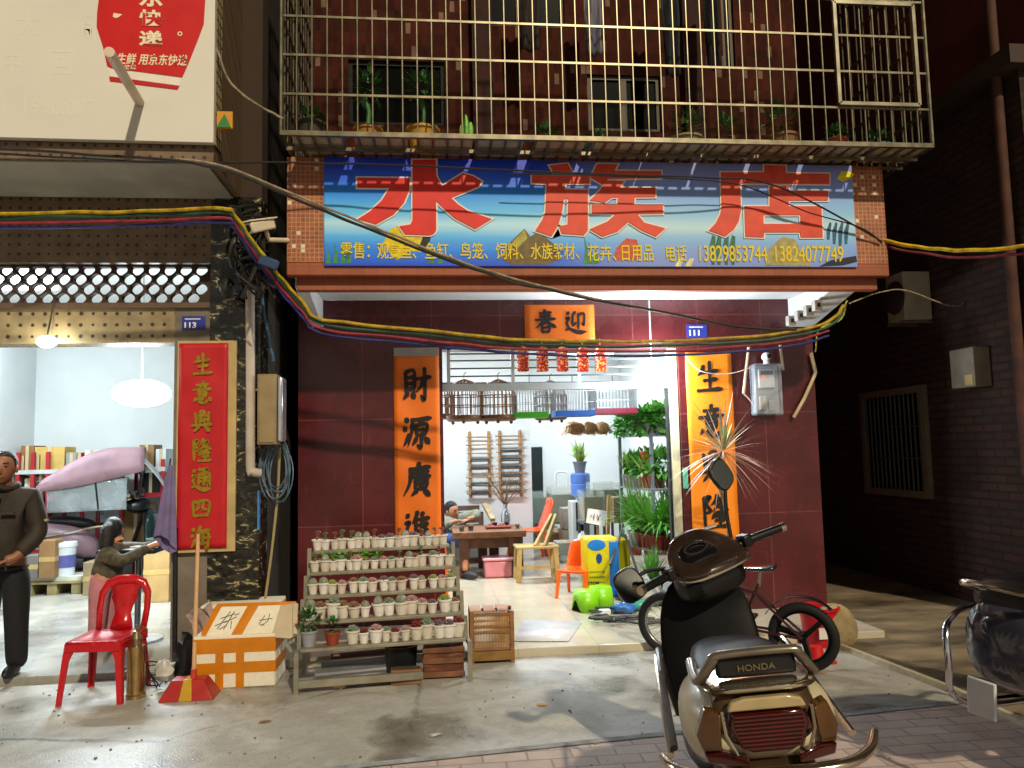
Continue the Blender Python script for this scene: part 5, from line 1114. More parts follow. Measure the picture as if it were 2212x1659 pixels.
for k in range(16):
    d = Vector((q.gauss(0, .5), q.gauss(0, .4), 1)).normalized(); L = q.uniform(.25, .55); p = c+Vector((0, 0, .25)); pts = [p, p+d*L*.5+Vector((0, 0, .02)), p+d*L+Vector((q.uniform(-.08, .08), 0, 0))]; mb.tube(pts, [.006, .004, .002], 5)
    for j in range(4): e = pts[1]+(pts[2]-pts[1])*(j/4); mb.tube([e, e+Vector((q.uniform(-.12, .12), q.uniform(-.1, .1), q.uniform(0, .12)))], .002, 4)
mb.build('branches', wood('#7d6243'), t)
# slatted wooden sofa behind the table
a, b = P(962, 1150, 10.25), P(1046, 1092, 10.3); t = thing('wooden_sofa', 'wooden slatted sofa against the white wall behind the table', 'sofa', (a.x, 10.2, FZ)); sw = wood('#5d4438', .35)
mb = MB(); z = b.z
for k in range(6): mb.box(a.x-.45, b.x-.05, 10.52+.012*k, 10.55+.012*k, z-.075-.085*k, z-.01-.085*k)
mb.build('backrest', sw, t, bev=.004); MB().box(a.x-.5, b.x, 9.95, 10.5, FZ+.36, FZ+.42).build('seat', sw, t, bev=.006)
for x in (a.x-.48, b.x-.06): MB().box(x, x+.06, 9.96, 10.02, FZ, FZ+.36).build('leg', sw, t); MB().box(x, x+.06, 10.5, 10.58, FZ, z-.1).build('leg', sw, t)
MB().bar((b.x+.02, 10.55, z), (b.x+.1, 10.15, FZ+.55), .07, .05).build('armrest', wood('#b09a72', .2), t, bev=.008); MB().box(b.x+.07, b.x+.13, 10.12, 10.18, FZ, FZ+.52).build('leg', sw, t)
# orange chairs, bamboo chair, basin
ca, cb_ = G(1190, 1299, FZ), G(1255, 1273, FZ); cc = (ca+cb_)/2
plastic_chair('child_chair', 'orange plastic child chair standing alone in the middle of the shop floor', Vector((1.40, 7.66, FZ)), rad(150), '#f05a06', 'shell').scale = (1.0, .95, .88)
o = plastic_chair('child_chair', 'orange plastic child chair half behind the wooden tea table', Vector((1.24, 10.3, FZ)), rad(95), '#ee5206', 'shell'); o.scale = (1.45, 1.3, 1.35)
o = plastic_chair('child_chair', 'orange plastic chair mostly hidden behind the plant stand', Vector((-.03, 8.1, FZ)), rad(180), '#ee5206', 'shell')
c = G(1163, 1257, FZ); t = thing('bamboo_chair', 'small bamboo folding chair with a leaning stick back', 'chair', c); bb = wood('#a58a55', .25)
w2 = .22; sz = .36
for x in (-w2, w2):
    for y in (0, .3): MB().bar(c+Vector((x, y, 0)), c+Vector((x*.9, y, sz)), .055, .055).build('leg', bb, t, bev=.006)
for k in range(5): MB().box(c.x-w2-.02, c.x+w2+.02, c.y-.02+k*.07, c.y+.04+k*.07, c.z+sz, c.z+sz+.025).build('seat_slat', bb, t, bev=.004)
MB().bar(c+Vector((-w2, .0, .16)), c+Vector((w2, .0, .16)), .03).build('stretcher', bb, t)
for s in (0, .11): MB().bar(c+Vector((-.02+s, .05, sz+.02)), c+Vector((.22+s*.4, .30, sz+.34)), .035, .05).build('back_pole', bb, t, bev=.005)
mb = MB()
for f in (.45, .6): mb.bar(c+Vector((-.02+.24*f, .05+.25*f, sz+.02+.32*f)), c+Vector((.09+.284*f, .05+.25*f, sz+.02+.32*f)), .02)
mb.build('back_rung', bb, t)
c = G(1078, 1250, FZ)+Vector((0, .15, 0)); c.z = FZ; t = thing('pink_basin', 'pink plastic storage tub under the tea table', 'tub', c)
MB().box(c.x-.16, c.x+.16, c.y-.1, c.y+.14, FZ, FZ+.19).build('tub', mat('#c9808c', .35), t, bev=.02); MB().box(c.x-.18, c.x+.18, c.y-.12, c.y+.16, FZ+.192, FZ+.225).build('lid', mat('#d6939c', .35), t, bev=.012)
# aquariums and boxes along the back
glassm = mat('#cfdccf', .04, var=0, alpha=.16); water = mat('#6f7a4a', .1, var=.4, scale=4, alpha=.8)
def tank(label, px0, px1, py0, py1, Y, dep, wcol='#7a7a4c', stand='#5a6068'):
    a, b = P(px0, py1, Y), P(px1, py0, Y); t = thing('fish_tank', label, 'aquarium', ((a.x+b.x)/2, Y, FZ), group='fish tanks at the back of the shop'); mb = MB()
    for x0, x1, y0, y1 in ((a.x, b.x, Y, Y+.012), (a.x, b.x, Y+dep-.012, Y+dep), (a.x, a.x+.012, Y+.013, Y+dep-.013), (b.x-.012, b.x, Y+.013, Y+dep-.013)): mb.box(x0, x1, y0, y1, a.z, b.z)
    mb.build('glass', glassm, t); MB().box(a.x+.014, b.x-.014, Y+.014, Y+dep-.014, a.z+.002, a.z+(b.z-a.z)*.8).build('water', mat(wcol, .08, var=.45, scale=5), t)
    mb = MB()
    for x in (a.x, b.x-.03):
        for y in (Y, Y+dep-.03): mb.box(x, x+.03, y, y+.03, FZ, a.z-.03)
    mb.box(a.x-.01, b.x+.01, Y-.01, Y+dep+.01, a.z-.03, a.z-.003); mb.box(a.x, b.x, Y+.03, Y+dep, FZ+.25, FZ+.27); mb.build('stand', mat(stand, .5, .3), t)
tank('brown watered fish tank left of the water dispenser', 1192, 1245, 1053, 1128, 11.0, .5, '#5a4522'); tank('murky fish tank farthest back by the dark doorway', 1152, 1190, 1062, 1130, 11.9, .4, '#343c30'); tank('pale empty fish tank right of the blue water bottle', 1283, 1340, 1042, 1120, 9.2, .45, '#6f7250'); tank('small fish tank behind the white paper sign', 1262, 1306, 1060, 1128, 8.8, .4, '#5f5d40')
def carton(label, px0, px1, py0, py1, Y, dep, col, nm='carton', cat='box', bev=.004, grp='boxes stored at the back of the shop'):
    a, b = P(px0, py1, Y), P(px1, py0, Y); t = thing(nm, label, cat, ((a.x+b.x)/2, Y, a.z), group=grp)
    MB().box(a.x, b.x, Y, Y+dep, a.z, b.z).build('body', mat(col, .75, var=.2, scale=5), t, bev=bev)
    MB().box((a.x+b.x)/2-.025, (a.x+b.x)/2+.025, Y-.002, Y+dep+.002, b.z-.09*(b.z-a.z), b.z+.002).build('tape_strip', mat('#b59a68', .4), t); return t
carton('grey white carton under the brown fish tank', 1216, 1246, 1145, 1186, 10.3, .4, '#a59a88'); carton('low grey carton in front of the tanks, nearest the bamboo chair', 1205, 1243, 1172, 1200, 9.8, .35, '#8d8d84'); carton('tan carton left of the white one at the back', 1178, 1214, 1150, 1196, 10.6, .4, '#8d7c60'); carton('small pale carton standing on the grey white carton', 1218, 1250, 1098, 1143, 10.35, .35, '#9a968a')
carton('brown cardboard box on the plant rack, behind the stick', 1327, 1392, 1073, 1130, 8.35, .3, '#6f5640')
# water dispenser with plant
c = P(1262, 1165, 9.9); c.z = FZ; t = thing('water_dispenser', 'slim water dispenser with big blue bottle and black front', 'water dispenser', c)
zb = P(1262, 1081, 9.9).z; zt2 = P(1262, 1022, 9.9).z; MB().box(c.x-.15, c.x+.15, 9.9, 10.2, FZ, zb-.01).build('cabinet', mat('#d2d5d6', .35, var=.05), t, bev=.012)
MB().box(c.x-.10, c.x+.02, 9.89, 9.899, FZ+.4, zb-.02).build('front_panel', mat('#15171b', .2), t); MB().lathe([(.05, zb-.01), (.06, zb+.03), (.125, zb+.06), (.13, zb+.2), (.122, zb+.21), (.13, zb+.23), (.13, zt2-.02), (.11, zt2)], (c.x, 10.05, 0), 22).build('bottle', mat('#5f86d8', .12, var=.1, alpha=.9), t)
q = random.Random(44)
def bigleaf(L, wd, n, dr=.9, sp=.9): return lambda m, c_: tuft(m, c_, n, L, wd, q, sp, dr)
potted('potted_plant', 'leafy pale green plant in a grey pot on top of the water bottle', Vector((c.x, 10.05, zt2)), .09, .15, '#6e7480', bigleaf(.3, .07, 34), leaf_m=leafm[4])
top(MB().tube([P(1200, 1052, 10.7), P(1200, 1022, 10.7), P(1206, 1019, 10.7), P(1220, 1019, 10.7), P(1226, 1022, 10.7), P(1226, 1052, 10.7)], .016, 8), 'arched_pipe', mat('#e6e8e8', .3), 'white arched pipe on a tank in front of the back wall', 'pipe')
# metal plant rack with plants along the right wall
rk = thing('plant_rack', 'grey metal shelving rack full of plants just inside the door', 'plant rack', (2.1, 8, FZ)); rm = mat('#8a949a', .4, .4, var=.15)
x0, x1 = P(1340, 1000, 8.3).x, 3.1; y0, y1 = 7.55, 8.3
zs = [P(1400, 938, 7.9).z, P(1400, 1052, 7.9).z, P(1400, 1180, 7.9).z]
for x, y in ((x0, y1), (P(1405, 1000, 7.6).x, y0), (x1, y1), (x1, y0)): MB().box(x-.016, x+.016, y-.016, y+.016, FZ, zs[0]+.02).build('post', rm, rk)
xa = P(1405, 1000, 7.6).x
for z in zs:
    mb = MB(); mb.prism([(x0-.02, y1+.02), (xa-.02, y0-.02), (x1+.02, y0-.02), (x1+.02, y1+.02)], z-.022, z, 'xy'); mb.build('shelf', rm, rk, bev=.003)
def rack_pos(f, g, z): return Vector((x0+(xa-x0)*g+f*(x1-x0)*.42, y1-(y1-y0)*g, z))
q = random.Random(77); k = 0
names = ['nearest the door', 'second from the door', 'third from the door', 'fourth from the door', 'fifth from the door', 'sixth from the door', 'deepest in the shop']
for i in range(7):
    g = .92-.15*i; c = rack_pos(.06, g, zs[0]); potted('ivy_pot', 'ivy pot trailing over the top rack shelf, '+names[i], c, .055, .10, '#8d8f8c', lambda m, c_: (bush(m, c_+Vector((0, 0, .07)), .12, .10, 90, .07, .055, q, .2), bush(m, c_+Vector((-.08, -.06, .0)), .08, .09, 34, .06, .05, q, -.3)), leaf_m=leafm[i % 2], grp='ivy pots on the top rack shelf')
for i in range(5):
    g = .9-.15*i; c = rack_pos(.3, g, zs[0]); potted('ivy_pot', 'second row ivy pot on the top rack shelf, '+names[i], c, .055, .10, '#8d8f8c', lambda m, c_: bush(m, c_+Vector((0, 0, .08)), .13, .09, 90, .07, .055, q, .3), leaf_m=leafm[1], grp='ivy pots on the top rack shelf')
for i, (f, g, sh) in enumerate(((.25, .93, 0), (.48, .93, 0), (.7, .93, 0), (.3, .6, 0), (.25, .9, 1), (.5, .9, 1), (.75, .9, 1), (.3, .55, 1), (.3, .9, 2), (.55, .9, 2), (.8, .88, 2))):
    c = rack_pos(f, g, zs[sh]); potted(('ivy_pot', 'rack_pot', 'hanging_fern')[sh], ('bushy ivy', 'leafy foliage pot', 'long drooping fern')[sh]+' towards the door frame on the '+('top', 'middle', 'low')[sh]+' rack shelf, '+('left', 'middle', 'right', 'behind')[(i % 4) if sh < 2 else i-8], c, (.055, .06, .08)[sh], (.1, .13, .15)[sh], ('#8d8f8c', '#7a4438', '#8a3a2c')[sh],
        (lambda m, c_: (bush(m, c_+Vector((0, 0, .09)), .13, .11, 110, .075, .055, q, .3), bush(m, c_+Vector((0, -.1, .0)), .1, .09, 40, .06, .05, q, -.3))) if sh == 0 else (lambda m, c_: bush(m, c_+Vector((0, 0, .13)), .13, .14, 110, .1, .045, q, .4)) if sh == 1 else (lambda m, c_: tuft(m, c_, 75, .6, .022, q, .9, 1.4, 5, (-.05, -.15))), leaf_m=leafm[(i*2+sh) % 3], grp='extra pots by the door frame on the plant rack')
for i in range(9):
    g = .95-.1*i; c = rack_pos(.02, g, zs[1]); col = '#a83226' if i in (2,) else ('#8f8f88' if i > 2 else '#7a3c2c')
    potted('rack_pot', ('red' if i == 2 else 'grey' if i > 2 else 'terracotta')+' pot with leafy plant on the middle rack shelf, '+(names[i] if i < 6 else ['seventh from the door', 'eighth from the door', 'deepest in the shop'][i-6]), c, .045, .13, col, (lambda m, c_: tuft(m, c_, 26, .28, .035, q, .7, .9)) if i % 2 == 0 else (lambda m, c_: bush(m, c_+Vector((0, 0, .1)), .08, .12, 55, .09, .05, q)), leaf_m=leafm[(i*2) % 5], grp='pots on the middle rack shelf')
for i, z in enumerate((P(1400, 1025, 7.75).z, P(1400, 997, 7.75).z)):
    c = P(1400, 1000, 7.72); c.z = z; a_ = .075; t = thing('orange_planter', ('lower', 'upper')[i]+' small orange planter stacked at the front of the middle shelf', 'planter', c); MB().lathe([(a_*.8, 0), (a_, .09), (a_*1.1, .09), (a_*1.1, .105), (a_*.9, .105), (a_*.8, .02)], c, 18).build('pot', mat('#b8431c', .5), t)
for i in range(6):
    g = .95-.13*i; c = rack_pos(.08, g, zs[2]+.0); potted('hanging_fern', 'big grassy drooping fern on the low rack shelf, '+names[i], c, .08, .15, '#8a3a2c' if i < 4 else '#a3b0a8', lambda m, c_: tuft(m, c_, 70, .55, .022, q, .9, 1.4, 5, (-.05, -.1)), leaf_m=leafm[(2, 0, 4, 0, 1, 2)[i]], grp='ferns on the low rack shelf')
for i in range(3): c = G(1378+28*i, 1203, FZ)+Vector((.05, .25, 0)); c.z = FZ; potted('red_pot', ('terracotta floor pot under the rack, left of three', 'terracotta floor pot under the rack, middle of three', 'terracotta floor pot under the rack, right of three')[i], c, .09, .16, '#8f3d28', lambda m, c_: bush(m, c_+Vector((0, 0, .06)), .08, .08, 40, .07, .04, q), grp='terracotta pots under the rack', leaf_m=mat('#a3222a', .5, var=.4) if i == 0 else leafm[0])
# props to the right of the door
c = P(1289, 1135, 8.0); t = thing('paper_sign', 'white hand lettered paper sign propped up beside the yellow bag', 'paper sign', c)
q4 = [P(1266, 1129, 8.0), P(1306, 1137, 8.0), P(1312, 1104, 8.03), P(1270, 1098, 8.03)]; quadslab(MB(), q4, -.004).build('paper', mat('#d5d8e2', .6, var=.05), t)
mb = MB()
for s in ([(1284, 1110), (1283, 1122)], [(1290, 1112), (1294, 1124)], [(1297, 1112), (1291, 1124)], [(1276, 1112), (1279, 1116)]): mb.tube([P(x, y, 7.99) for x, y in s], .004, 5)
mb.build('handwriting', ink, t); MB().tube([P(1290, 1137, 8.05), P(1296, 1210, 8.1)], .012, 6).build('stick', wood('#8a6a44'), t)
top(MB().bar(P(1315, 1070, 8.2), P(1313, 1160, 8.2), .035), 'wooden_stake', wood('#b08a54'), 'pale wooden stake standing behind the yellow bag', 'stake')
a, b = P(1268, 1288, 7.5), P(1335, 1160, 7.5); t = thing('yellow_bag', 'tall yellow feed sack with a blue side standing by the rack', 'feed sack', (a.x, 7.5, FZ)); yb = mat('#c9b80c', .4, var=.12)
MB().box(a.x, b.x, 7.5, 7.78, FZ, b.z).build('sack', yb, t, bev=.03); bl_ = mat('#1c6fc0', .4, var=.12)
MB().box(b.x-.10, b.x+.004, 7.494, 7.786, FZ+.002, b.z-.03).build('side_print', bl_, t, bev=.02); MB().ell((a.x+.11, 7.497, b.z-.07), (.09, .004, .055), 16).build('round_print', bl_, t); MB().ell((a.x+.13, 7.496, b.z-.2), (.03, .004, .05), 12).build('drop_print', mat('#1a3a80', .4), t)
mb = MB()
for k in range(6): mb.box(a.x+.03, b.x-.14, 7.494, 7.499, b.z-.33-.05*k, b.z-.322-.05*k)
mb.build('print_lines', mat('#6a8a2a', .5), t)
text('TTOM', 'lettering', ink, t, 7.495, a.x+.01, a.x+.12, FZ+.13, FZ+.16)
a, b = P(1330, 1280, 7.8), P(1362, 1165, 7.8); top(MB().box(a.x, b.x, 7.8, 8.05, FZ, b.z), 'yellow_bag', yb, 'second yellow sack just behind the blue sided one', 'feed sack', bev=.03)
a, b = P(1250, 1230, 8.3), P(1276, 1150, 8.3); q = random.Random(5); top(MB().ell((a.x/2+b.x/2, 8.4, (FZ+b.z)/2), (.09, .1, (b.z-FZ)/2), 14, fn=lambda v: v*q.uniform(.9, 1.05)), 'white_sack', mat('#cfcdd0', .5, var=.15), 'white plastic sack standing behind the yellow bag', 'sack')
for i, (p0, p1) in enumerate((((1350, 1155), (1392, 1280)), ((1342, 1150), (1318, 1220)))): top(MB().tube([P(*p0, 7.75), P(*p1, 7.3)], .013, 7), 'walking_stick', wood('#5a4a40', .4), ('long brown stick leaning from the sack down to the stones', 'short brown stick leaning across the yellow sack')[i], 'stick')
rock = blotch([(.3, '#6a685f'), (.5, '#96938a'), (.7, '#b3b0a6')], 9, (.7, .95), bump=.6)
for i, (px, py, w, h, lb) in enumerate(((1407, 1312, 80, 56, 'big pale grey ornamental rock behind the bicycle wheel'), (1362, 1302, 40, 44, 'rounded brownish rock left of the big grey rock'), (1385, 1278, 40, 30, 'grey rock lying behind the others'))):
    c = G(px, py, FZ)+Vector((0, .12, 0)); k = c.y/F; top(MB().ell((c.x, c.y, FZ+h*k*.42), (w*k/2, .14, h*k*.55), 14, fn=lambda v: v*q.uniform(.86, 1.08)), 'ornamental_rock', rock, lb, 'rock', 'ornamental rocks on the shop floor')
potted('potted_plant', 'bright green grassy plant in a dark pot beside the bicycle wheel', G(1412, 1288, FZ), .1, .14, '#3a4448', lambda m, c_: tuft(m, c_, 60, .34, .03, q, .7, .9), leaf_m=leafm[2])
for i, (px, py) in enumerate(((1270, 1323), (1303, 1313))):
    c = G(px, py, FZ)+Vector((0, .1, 0)); t = thing('green_stool', ('lime green plastic stool, front one of the two', 'lime green plastic stool standing behind the other')[i], 'stool', c, group='lime green plastic stools'); gm = mat('#7cc010', .35, var=.06)
    mb = MB(); n = 28; r0, r1, h = .125, .10, .17; r_b, r_t, ri_b, ri_t = [], [], [], []
    for k in range(n):
        an = 2*math.pi*k/n; gap = .0
        arch = max(0, 1-abs(((an-rad(205)+math.pi) % (2*math.pi))-math.pi)/.5)
        zb_ = .11*math.sqrt(arch) if arch > 0 else 0; f = zb_/h; rr = r0*(1-f)+r1*f
        r_b.append(Vector((rr*math.cos(an), rr*math.sin(an), zb_))+c); r_t.append(Vector((r1*math.cos(an), r1*math.sin(an), h))+c)
    mb.loft([r_b, r_t], cap=False); mb.build('skirt', gm, t, solid=.008); MB().lathe([(r1+.004, h-.012), (r1, h+.004), (r1*.85, h+.01), (.001, h+.008)], c, 28).build('seat', gm, t)
q = random.Random(18); mb = MB()
for k in range(7):
    c0 = G(1390+q.uniform(-80, 60), 1335+q.uniform(-14, 14), FZ); mb.tube([c0+Vector((q.uniform(-.3, .3), q.uniform(-.12, .12), .012+.006*k)) for _ in range(6)], .009, 6, smooth=6)
top(mb, 'black_hose', mat('#2a2c30', .45), 'black hoses and cords looped on the shop floor by the stools', 'hose')
c = G(1308, 1330, FZ); top(MB().box(c.x-.05, c.x+.05, c.y, c.y+.06, FZ, FZ+.05), 'power_adapter', mat('#c9cdd0', .4), 'white power adapter lying beside the green stools', 'adapter', bev=.01)
for i, (px, py, cc) in enumerate(((1352, 1328, '#2a5c9c'), (1390, 1322, '#2f8a6a'))):
    c = G(px, py, FZ)+Vector((0, .08, .04)); top(MB().ell(c, (.12, .08, .05), 14, fn=lambda v: v*q.uniform(.75, 1.15)), 'plastic_bag', mat(cc, .3, var=.3), ('crumpled blue plastic bag on the floor by the hoses', 'crumpled green plastic bag on the floor by the rock')[i], 'bag')
m0, m1, m2_, m3 = G(1112, 1385, FZ+.006), G(1228, 1385, FZ+.006), G(1258, 1343, FZ+.006), G(1130, 1338, FZ+.006); mb = MB(); mb.add([m0, m1, m2_, m3], [(0, 1, 2, 3)]); top(mb, 'floor_sheet', mat('#d6d6da', .25, var=.05), 'white plastic sheet laid flat inside the doorway', 'floor mat', solid=.002)
# spiky variegated plant outside the right scroll
c = G(1555, 1330, .06); c = Vector((P(1555, 900, 5.95).x, 5.95, .06)); hd = P(1562, 975, 5.95); t = thing('spiky_plant', 'tall plant with a head of long thin pale striped leaves behind the scooter', 'potted plant', c); q = random.Random(91)
MB().lathe([(.1, 0), (.14, .25), (.15, .25), (.15, .27), (.13, .27), (.12, .2), (.001, .2)], c, 20).build('pot', mat('#3a3230', .6), t); MB().tube([c+Vector((0, 0, .2)), c+Vector((.03, 0, .8)), hd+Vector((-.04, 0, -.25)), hd], [.02, .016, .013, .012], 8, smooth=5).build('stem', wood('#a08a70'), t)
for nm, cc, n_ in (('leaves', '#d0b8ae', 76), ('leaves', '#8a9a5a', 34)):
    mb = MB()
    for k in range(n_):
        d = Vector((q.gauss(0, 1), q.gauss(0, .5)-.15, q.gauss(.05, .75))).normalized() if nm and cc[1] == 'd' else Vector((q.gauss(0, .5), q.gauss(0, .5), 1)).normalized()
        mb.leaf(hd+d*.02, d, q.uniform(.32, .54) if cc[1] == 'd' else q.uniform(.15, .32), .016, .35, 4)
    mb.build(nm, mat(cc, .5, var=.3, scale=30), t, smooth=0)
MB().box(P(1476, 1035, YW-.01).x, P(1486, 1035, YW-.01).x, YW-.012, YW-.002, P(1480, 1055, YW).z, P(1480, 1010, YW).z).build('door_sticker', mat('#5fb59c', .4), bl)
# ================================================================== SCOOTERS AND BICYCLE
def xf(mb, M, k0=0):
    for i in range(k0, len(mb.v)): mb.v[i] = tuple(M @ Vector(mb.v[i]))
    return mb
def sect(y, w, z0, z1, n=20, p=2.6, tilt=0, cx=0):
    """superellipse ring across the scooter at y"""
    zc, h = (z0+z1)/2, (z1-z0)/2; o = []
    for k in range(n):
        a = 2*math.pi*k/n; c, s = math.cos(a), math.sin(a)
        x = w*math.copysign(abs(c)**(2/p), c); z = h*math.copysign(abs(s)**(2/p), s); o.append(Vector((cx+x, y+tilt*z, zc+z)))
    return o
def ringmesh(R_, r, axis_c, n=36, m_=10, sq=1.0):
    mb = MB(); rings = []
    for k in range(n):
        a = 2*math.pi*k/n
        rings.append([Vector((r*sq*math.cos(b), (R_+r*math.sin(b))*math.cos(a), (R_+r*math.sin(b))*math.sin(a)))+axis_c for b in [2*math.pi*j/m_ for j in range(m_)]])
    rings.append(rings[0]); mb.loft(rings, cap=False); return mb
def wheel(t, name, c, R_, r, spoke='mag', n=5, rimc='#8c8f92', M=None, tyrec='#141416'):
    c = Vector(c); w = ringmesh(R_-r, r, c); rim = ringmesh(R_-2*r, r*.35, c, sq=1.6); hub = MB()
    hub.lathe([(.028, -.05), (.028, .05)], c, 14, Matrix.Rotation(rad(90), 3, 'Y'))
    for k in range(n if spoke == 'mag' else 18):
        a = 2*math.pi*k/(n if spoke == 'mag' else 18)+.3; d = Vector((0, math.cos(a), math.sin(a)))
        if spoke == 'mag': hub.bar(c+d*.02, c+d*(R_-2*r), .03, .045, up=(1, 0, 0))
        else: hub.tube([c+Vector((.03*(-1)**k, 0, 0)), c+d*(R_-2*r)], .0016, 4)
    for q_ in (w, rim, hub):
        if M: xf(q_, M)
    ty = w.build(name, mat(tyrec, .75, var=.2, scale=30), t); rim.build('rim', mat(rimc, .3, .7), ty); hub.build('spokes', mat(rimc, .3, .7), ty)
    return ty
def scooter(label, body, panel, front, loc, rz, lean=0, steer=0, extra=None, badge=True, tail=True, clear='#b9a77c', cowl='#3a2d26', rail=True, light='#3c0504'):
    t = thing('parked_scooter', label, 'scooter', (0, 0, 0)); bm_ = mat(body, .38, var=.14, coat=.15, scale=5); pm_ = mat(panel, .2, .45, var=.18, coat=.5, scale=5); fm_ = mat(front, .18, var=.1, coat=.6)
    blk = mat('#0d0d0f', .38, var=.2); chrome = mat('#c4b9a4', .16, .95, var=.15, scale=10)
    wheel(t, 'rear_wheel', (0, -.52, .225), .225, .05)
    MB().loft([sect(-.87, .15, .645, .74, tilt=.25), sect(-.845, .205, .60, .83, tilt=.12), sect(-.72, .232, .52, .87), sect(-.5, .235, .42, .84), sect(-.28, .22, .36, .76), sect(-.08, .18, .30, .62), sect(.0, .12, .3, .5)]).build('side_panels', bm_, t, sub=1)
    # bronze centre spine, tail lamp, indicators
    MB().loft([sect(-.884, .125, .64, .80, tilt=.2), sect(-.86, .155, .66, .875, tilt=.1), sect(-.7, .165, .70, .902), sect(-.5, .15, .7, .87)]).build('tail_cover', pm_, t, sub=1)
    lens = mat(light, .1, var=.08, scale=60, coat=1)
    def slab(poly, y0, y1, bend, nm, m_, **k):
        mb = MB(); mb.prism(poly, y0, y1); mb.v = [(x, y+bend*x*x+.2*(z-.72)*-.3, z) for x, y, z in mb.v]; return mb.build(nm, m_, t, **k)
    if tail:
        slab([(-.10, .79), (-.112, .74), (-.085, .665), (-.055, .65), (.055, .65), (.085, .665), (.112, .74), (.10, .79)], -.915, -.88, .8, 'tail_light', lens, bev=.006)
        rbm = MB()
        for k in range(9): z_ = .667+.0145*k; w_ = .078+.02*min(1, (z_-.665)/.07); rbm.box(-w_, w_, -.922, -.914, z_-.0022, z_+.0022)
        rbm.v = [(x, y+.8*x*x+.2*(z-.72)*-.3, z) for x, y, z in rbm.v]; rbm.build('lens_ribs', mat('#4c0a08', .06, var=.2, coat=1), t)
        for s in (-.14, .14): MB().lathe([(.006, 0), (.006, .004)], (s, -.872, .885), 10, Matrix.Rotation(rad(90), 3, 'X')).build('bolt', chrome, t)
        slab([(-.10, .832), (-.112, .797), (.112, .797), (.10, .832), (.06, .845), (-.06, .845)], -.912, -.88, .8, 'clear_lens', mat(clear, .08, .1, var=.2, coat=.8), bev=.006)
        for s in (-1, 1):
            slab([(s*.131, .79), (s*.175, .80), (s*.205, .70), (s*.19, .64), (s*.14, .655)], -.93, -.87, 1.9, 'indicator', mat('#55381a', .08, var=.3, coat=.8), bev=.006)
            slab([(s*.135, .652), (s*.19, .637), (s*.18, .60), (s*.07, .60), (s*.07, .63)], -.925, -.87, 1.7, 'lower_reflector', lens, bev=.005)
            MB().tube([(s*.127, -.91+.014, .80), (s*.125, -.905, .72), (s*.1, -.905, .645)], .005, 6).build('trim_strip', chrome, t)
        # chrome bumper bar and mudguard
        MB().tube([(-.31, -.74, .585), (-.27, -.86, .59), (-.15, -.935, .595), (.15, -.935, .595), (.27, -.86, .60), (.33, -.74, .61)], [.012, .017, .02, .02, .017, .012], 10, smooth=5).build('bumper_bar', chrome, t)
        MB().loft([sect(-.93, .10, .42, .56), sect(-.86, .14, .44, .60), sect(-.7, .15, .5, .62)]).build('mudguard', mat('#3a2a1c', .3, var=.3, coat=.4), t, sub=1)
        MB().box(-.09, .09, -.95, -.94, .36, .46).build('rear_reflector', mat('#8a1a10', .1, var=.2, coat=.6), t, bev=.006)
    # luggage rail, backrest, seat
    if rail: MB().tube([(-.165, -.5, .845), (-.175, -.72, .862), (-.165, -.80, .885), (-.125, -.83, .962), (-.10, -.835, .982), (.10, -.835, .982), (.125, -.83, .962), (.165, -.80, .885), (.175, -.72, .862), (.165, -.5, .845)], .017, 10, smooth=4).build('grab_rail', mat('#7d7468', .25, .6, var=.2), t)
    if rail: MB().loft([sect(-.89, .13, .852, .872), sect(-.86, .168, .846, .882), sect(-.76, .178, .846, .882), sect(-.5, .165, .83, .86)]).build('carrier', chrome, t, sub=1)
    bp = None
    if rail: bp = MB().box(-.118, .118, -.825, -.79, .885, .97).build('backrest', mat('#121214', .5, var=.2), t, bev=.012)
    if badge and bp: text('HONDA', 'lettering', mat('#7a6e4c', .4, .3), bp, -.828, -.055, .055, .912, .935, bold=.01)
    MB().loft([sect(-.78, .14, .80, .875), sect(-.6, .165, .78, .90), sect(-.35, .16, .74, .86), sect(-.15, .13, .68, .80), sect(-.04, .09, .66, .74)]).build('seat', mat('#0e0e10', .5, var=.2, bump=.2, bscale=150, spec=.25), t, sub=1)
    # floor, leg shield, front
    MB().loft([sect(-.2, .16, .26, .36), sect(.0, .19, .24, .33), sect(.25, .2, .24, .33), sect(.36, .17, .28, .42)]).build('floorboard', blk, t, sub=1)
    MB().loft([sect(.26, .17, .28, .34), *[sect(.30+.16*f, .19+.035*math.sin(math.pi*f), .30+.56*f-.05, .30+.56*f+.05, tilt=-.2) for f in (.1, .3, .5, .7, .9)], sect(.42, .12, .86, .98)]).build('leg_shield', mat('#08080a', .4, var=.3, spec=.15), t, sub=1)
    MB().loft([sect(.455, .2, .36, .80), sect(.50, .19, .36, .90), sect(.57, .13, .42, .86), sect(.63, .05, .5, .75)]).build('front_cowl', fm_, t, sub=1)
    st = Matrix.Translation((0, .43, .95)) @ Matrix.Rotation(steer, 4, 'Z') @ Matrix.Rotation(-steer*.5, 4, 'Y') @ Matrix.Translation((0, -.43, -.95))
    fw = wheel(t, 'front_wheel', (0, .66, .22), .22, .047, M=st)
    xf(MB().loft([sect(.46, .07, .40, .50), sect(.6, .085, .42, .5), sect(.72, .085, .42, .5), sect(.86, .07, .34, .42)]), st).build('front_mudguard', fm_, t, sub=1)
    mb = MB()
    for s in (-1, 1): mb.tube([(s*.075, .66, .22), (s*.07, .56, .55)], .018, 8)
    xf(mb, st).build('fork', mat('#6a6c70', .3, .7), t)
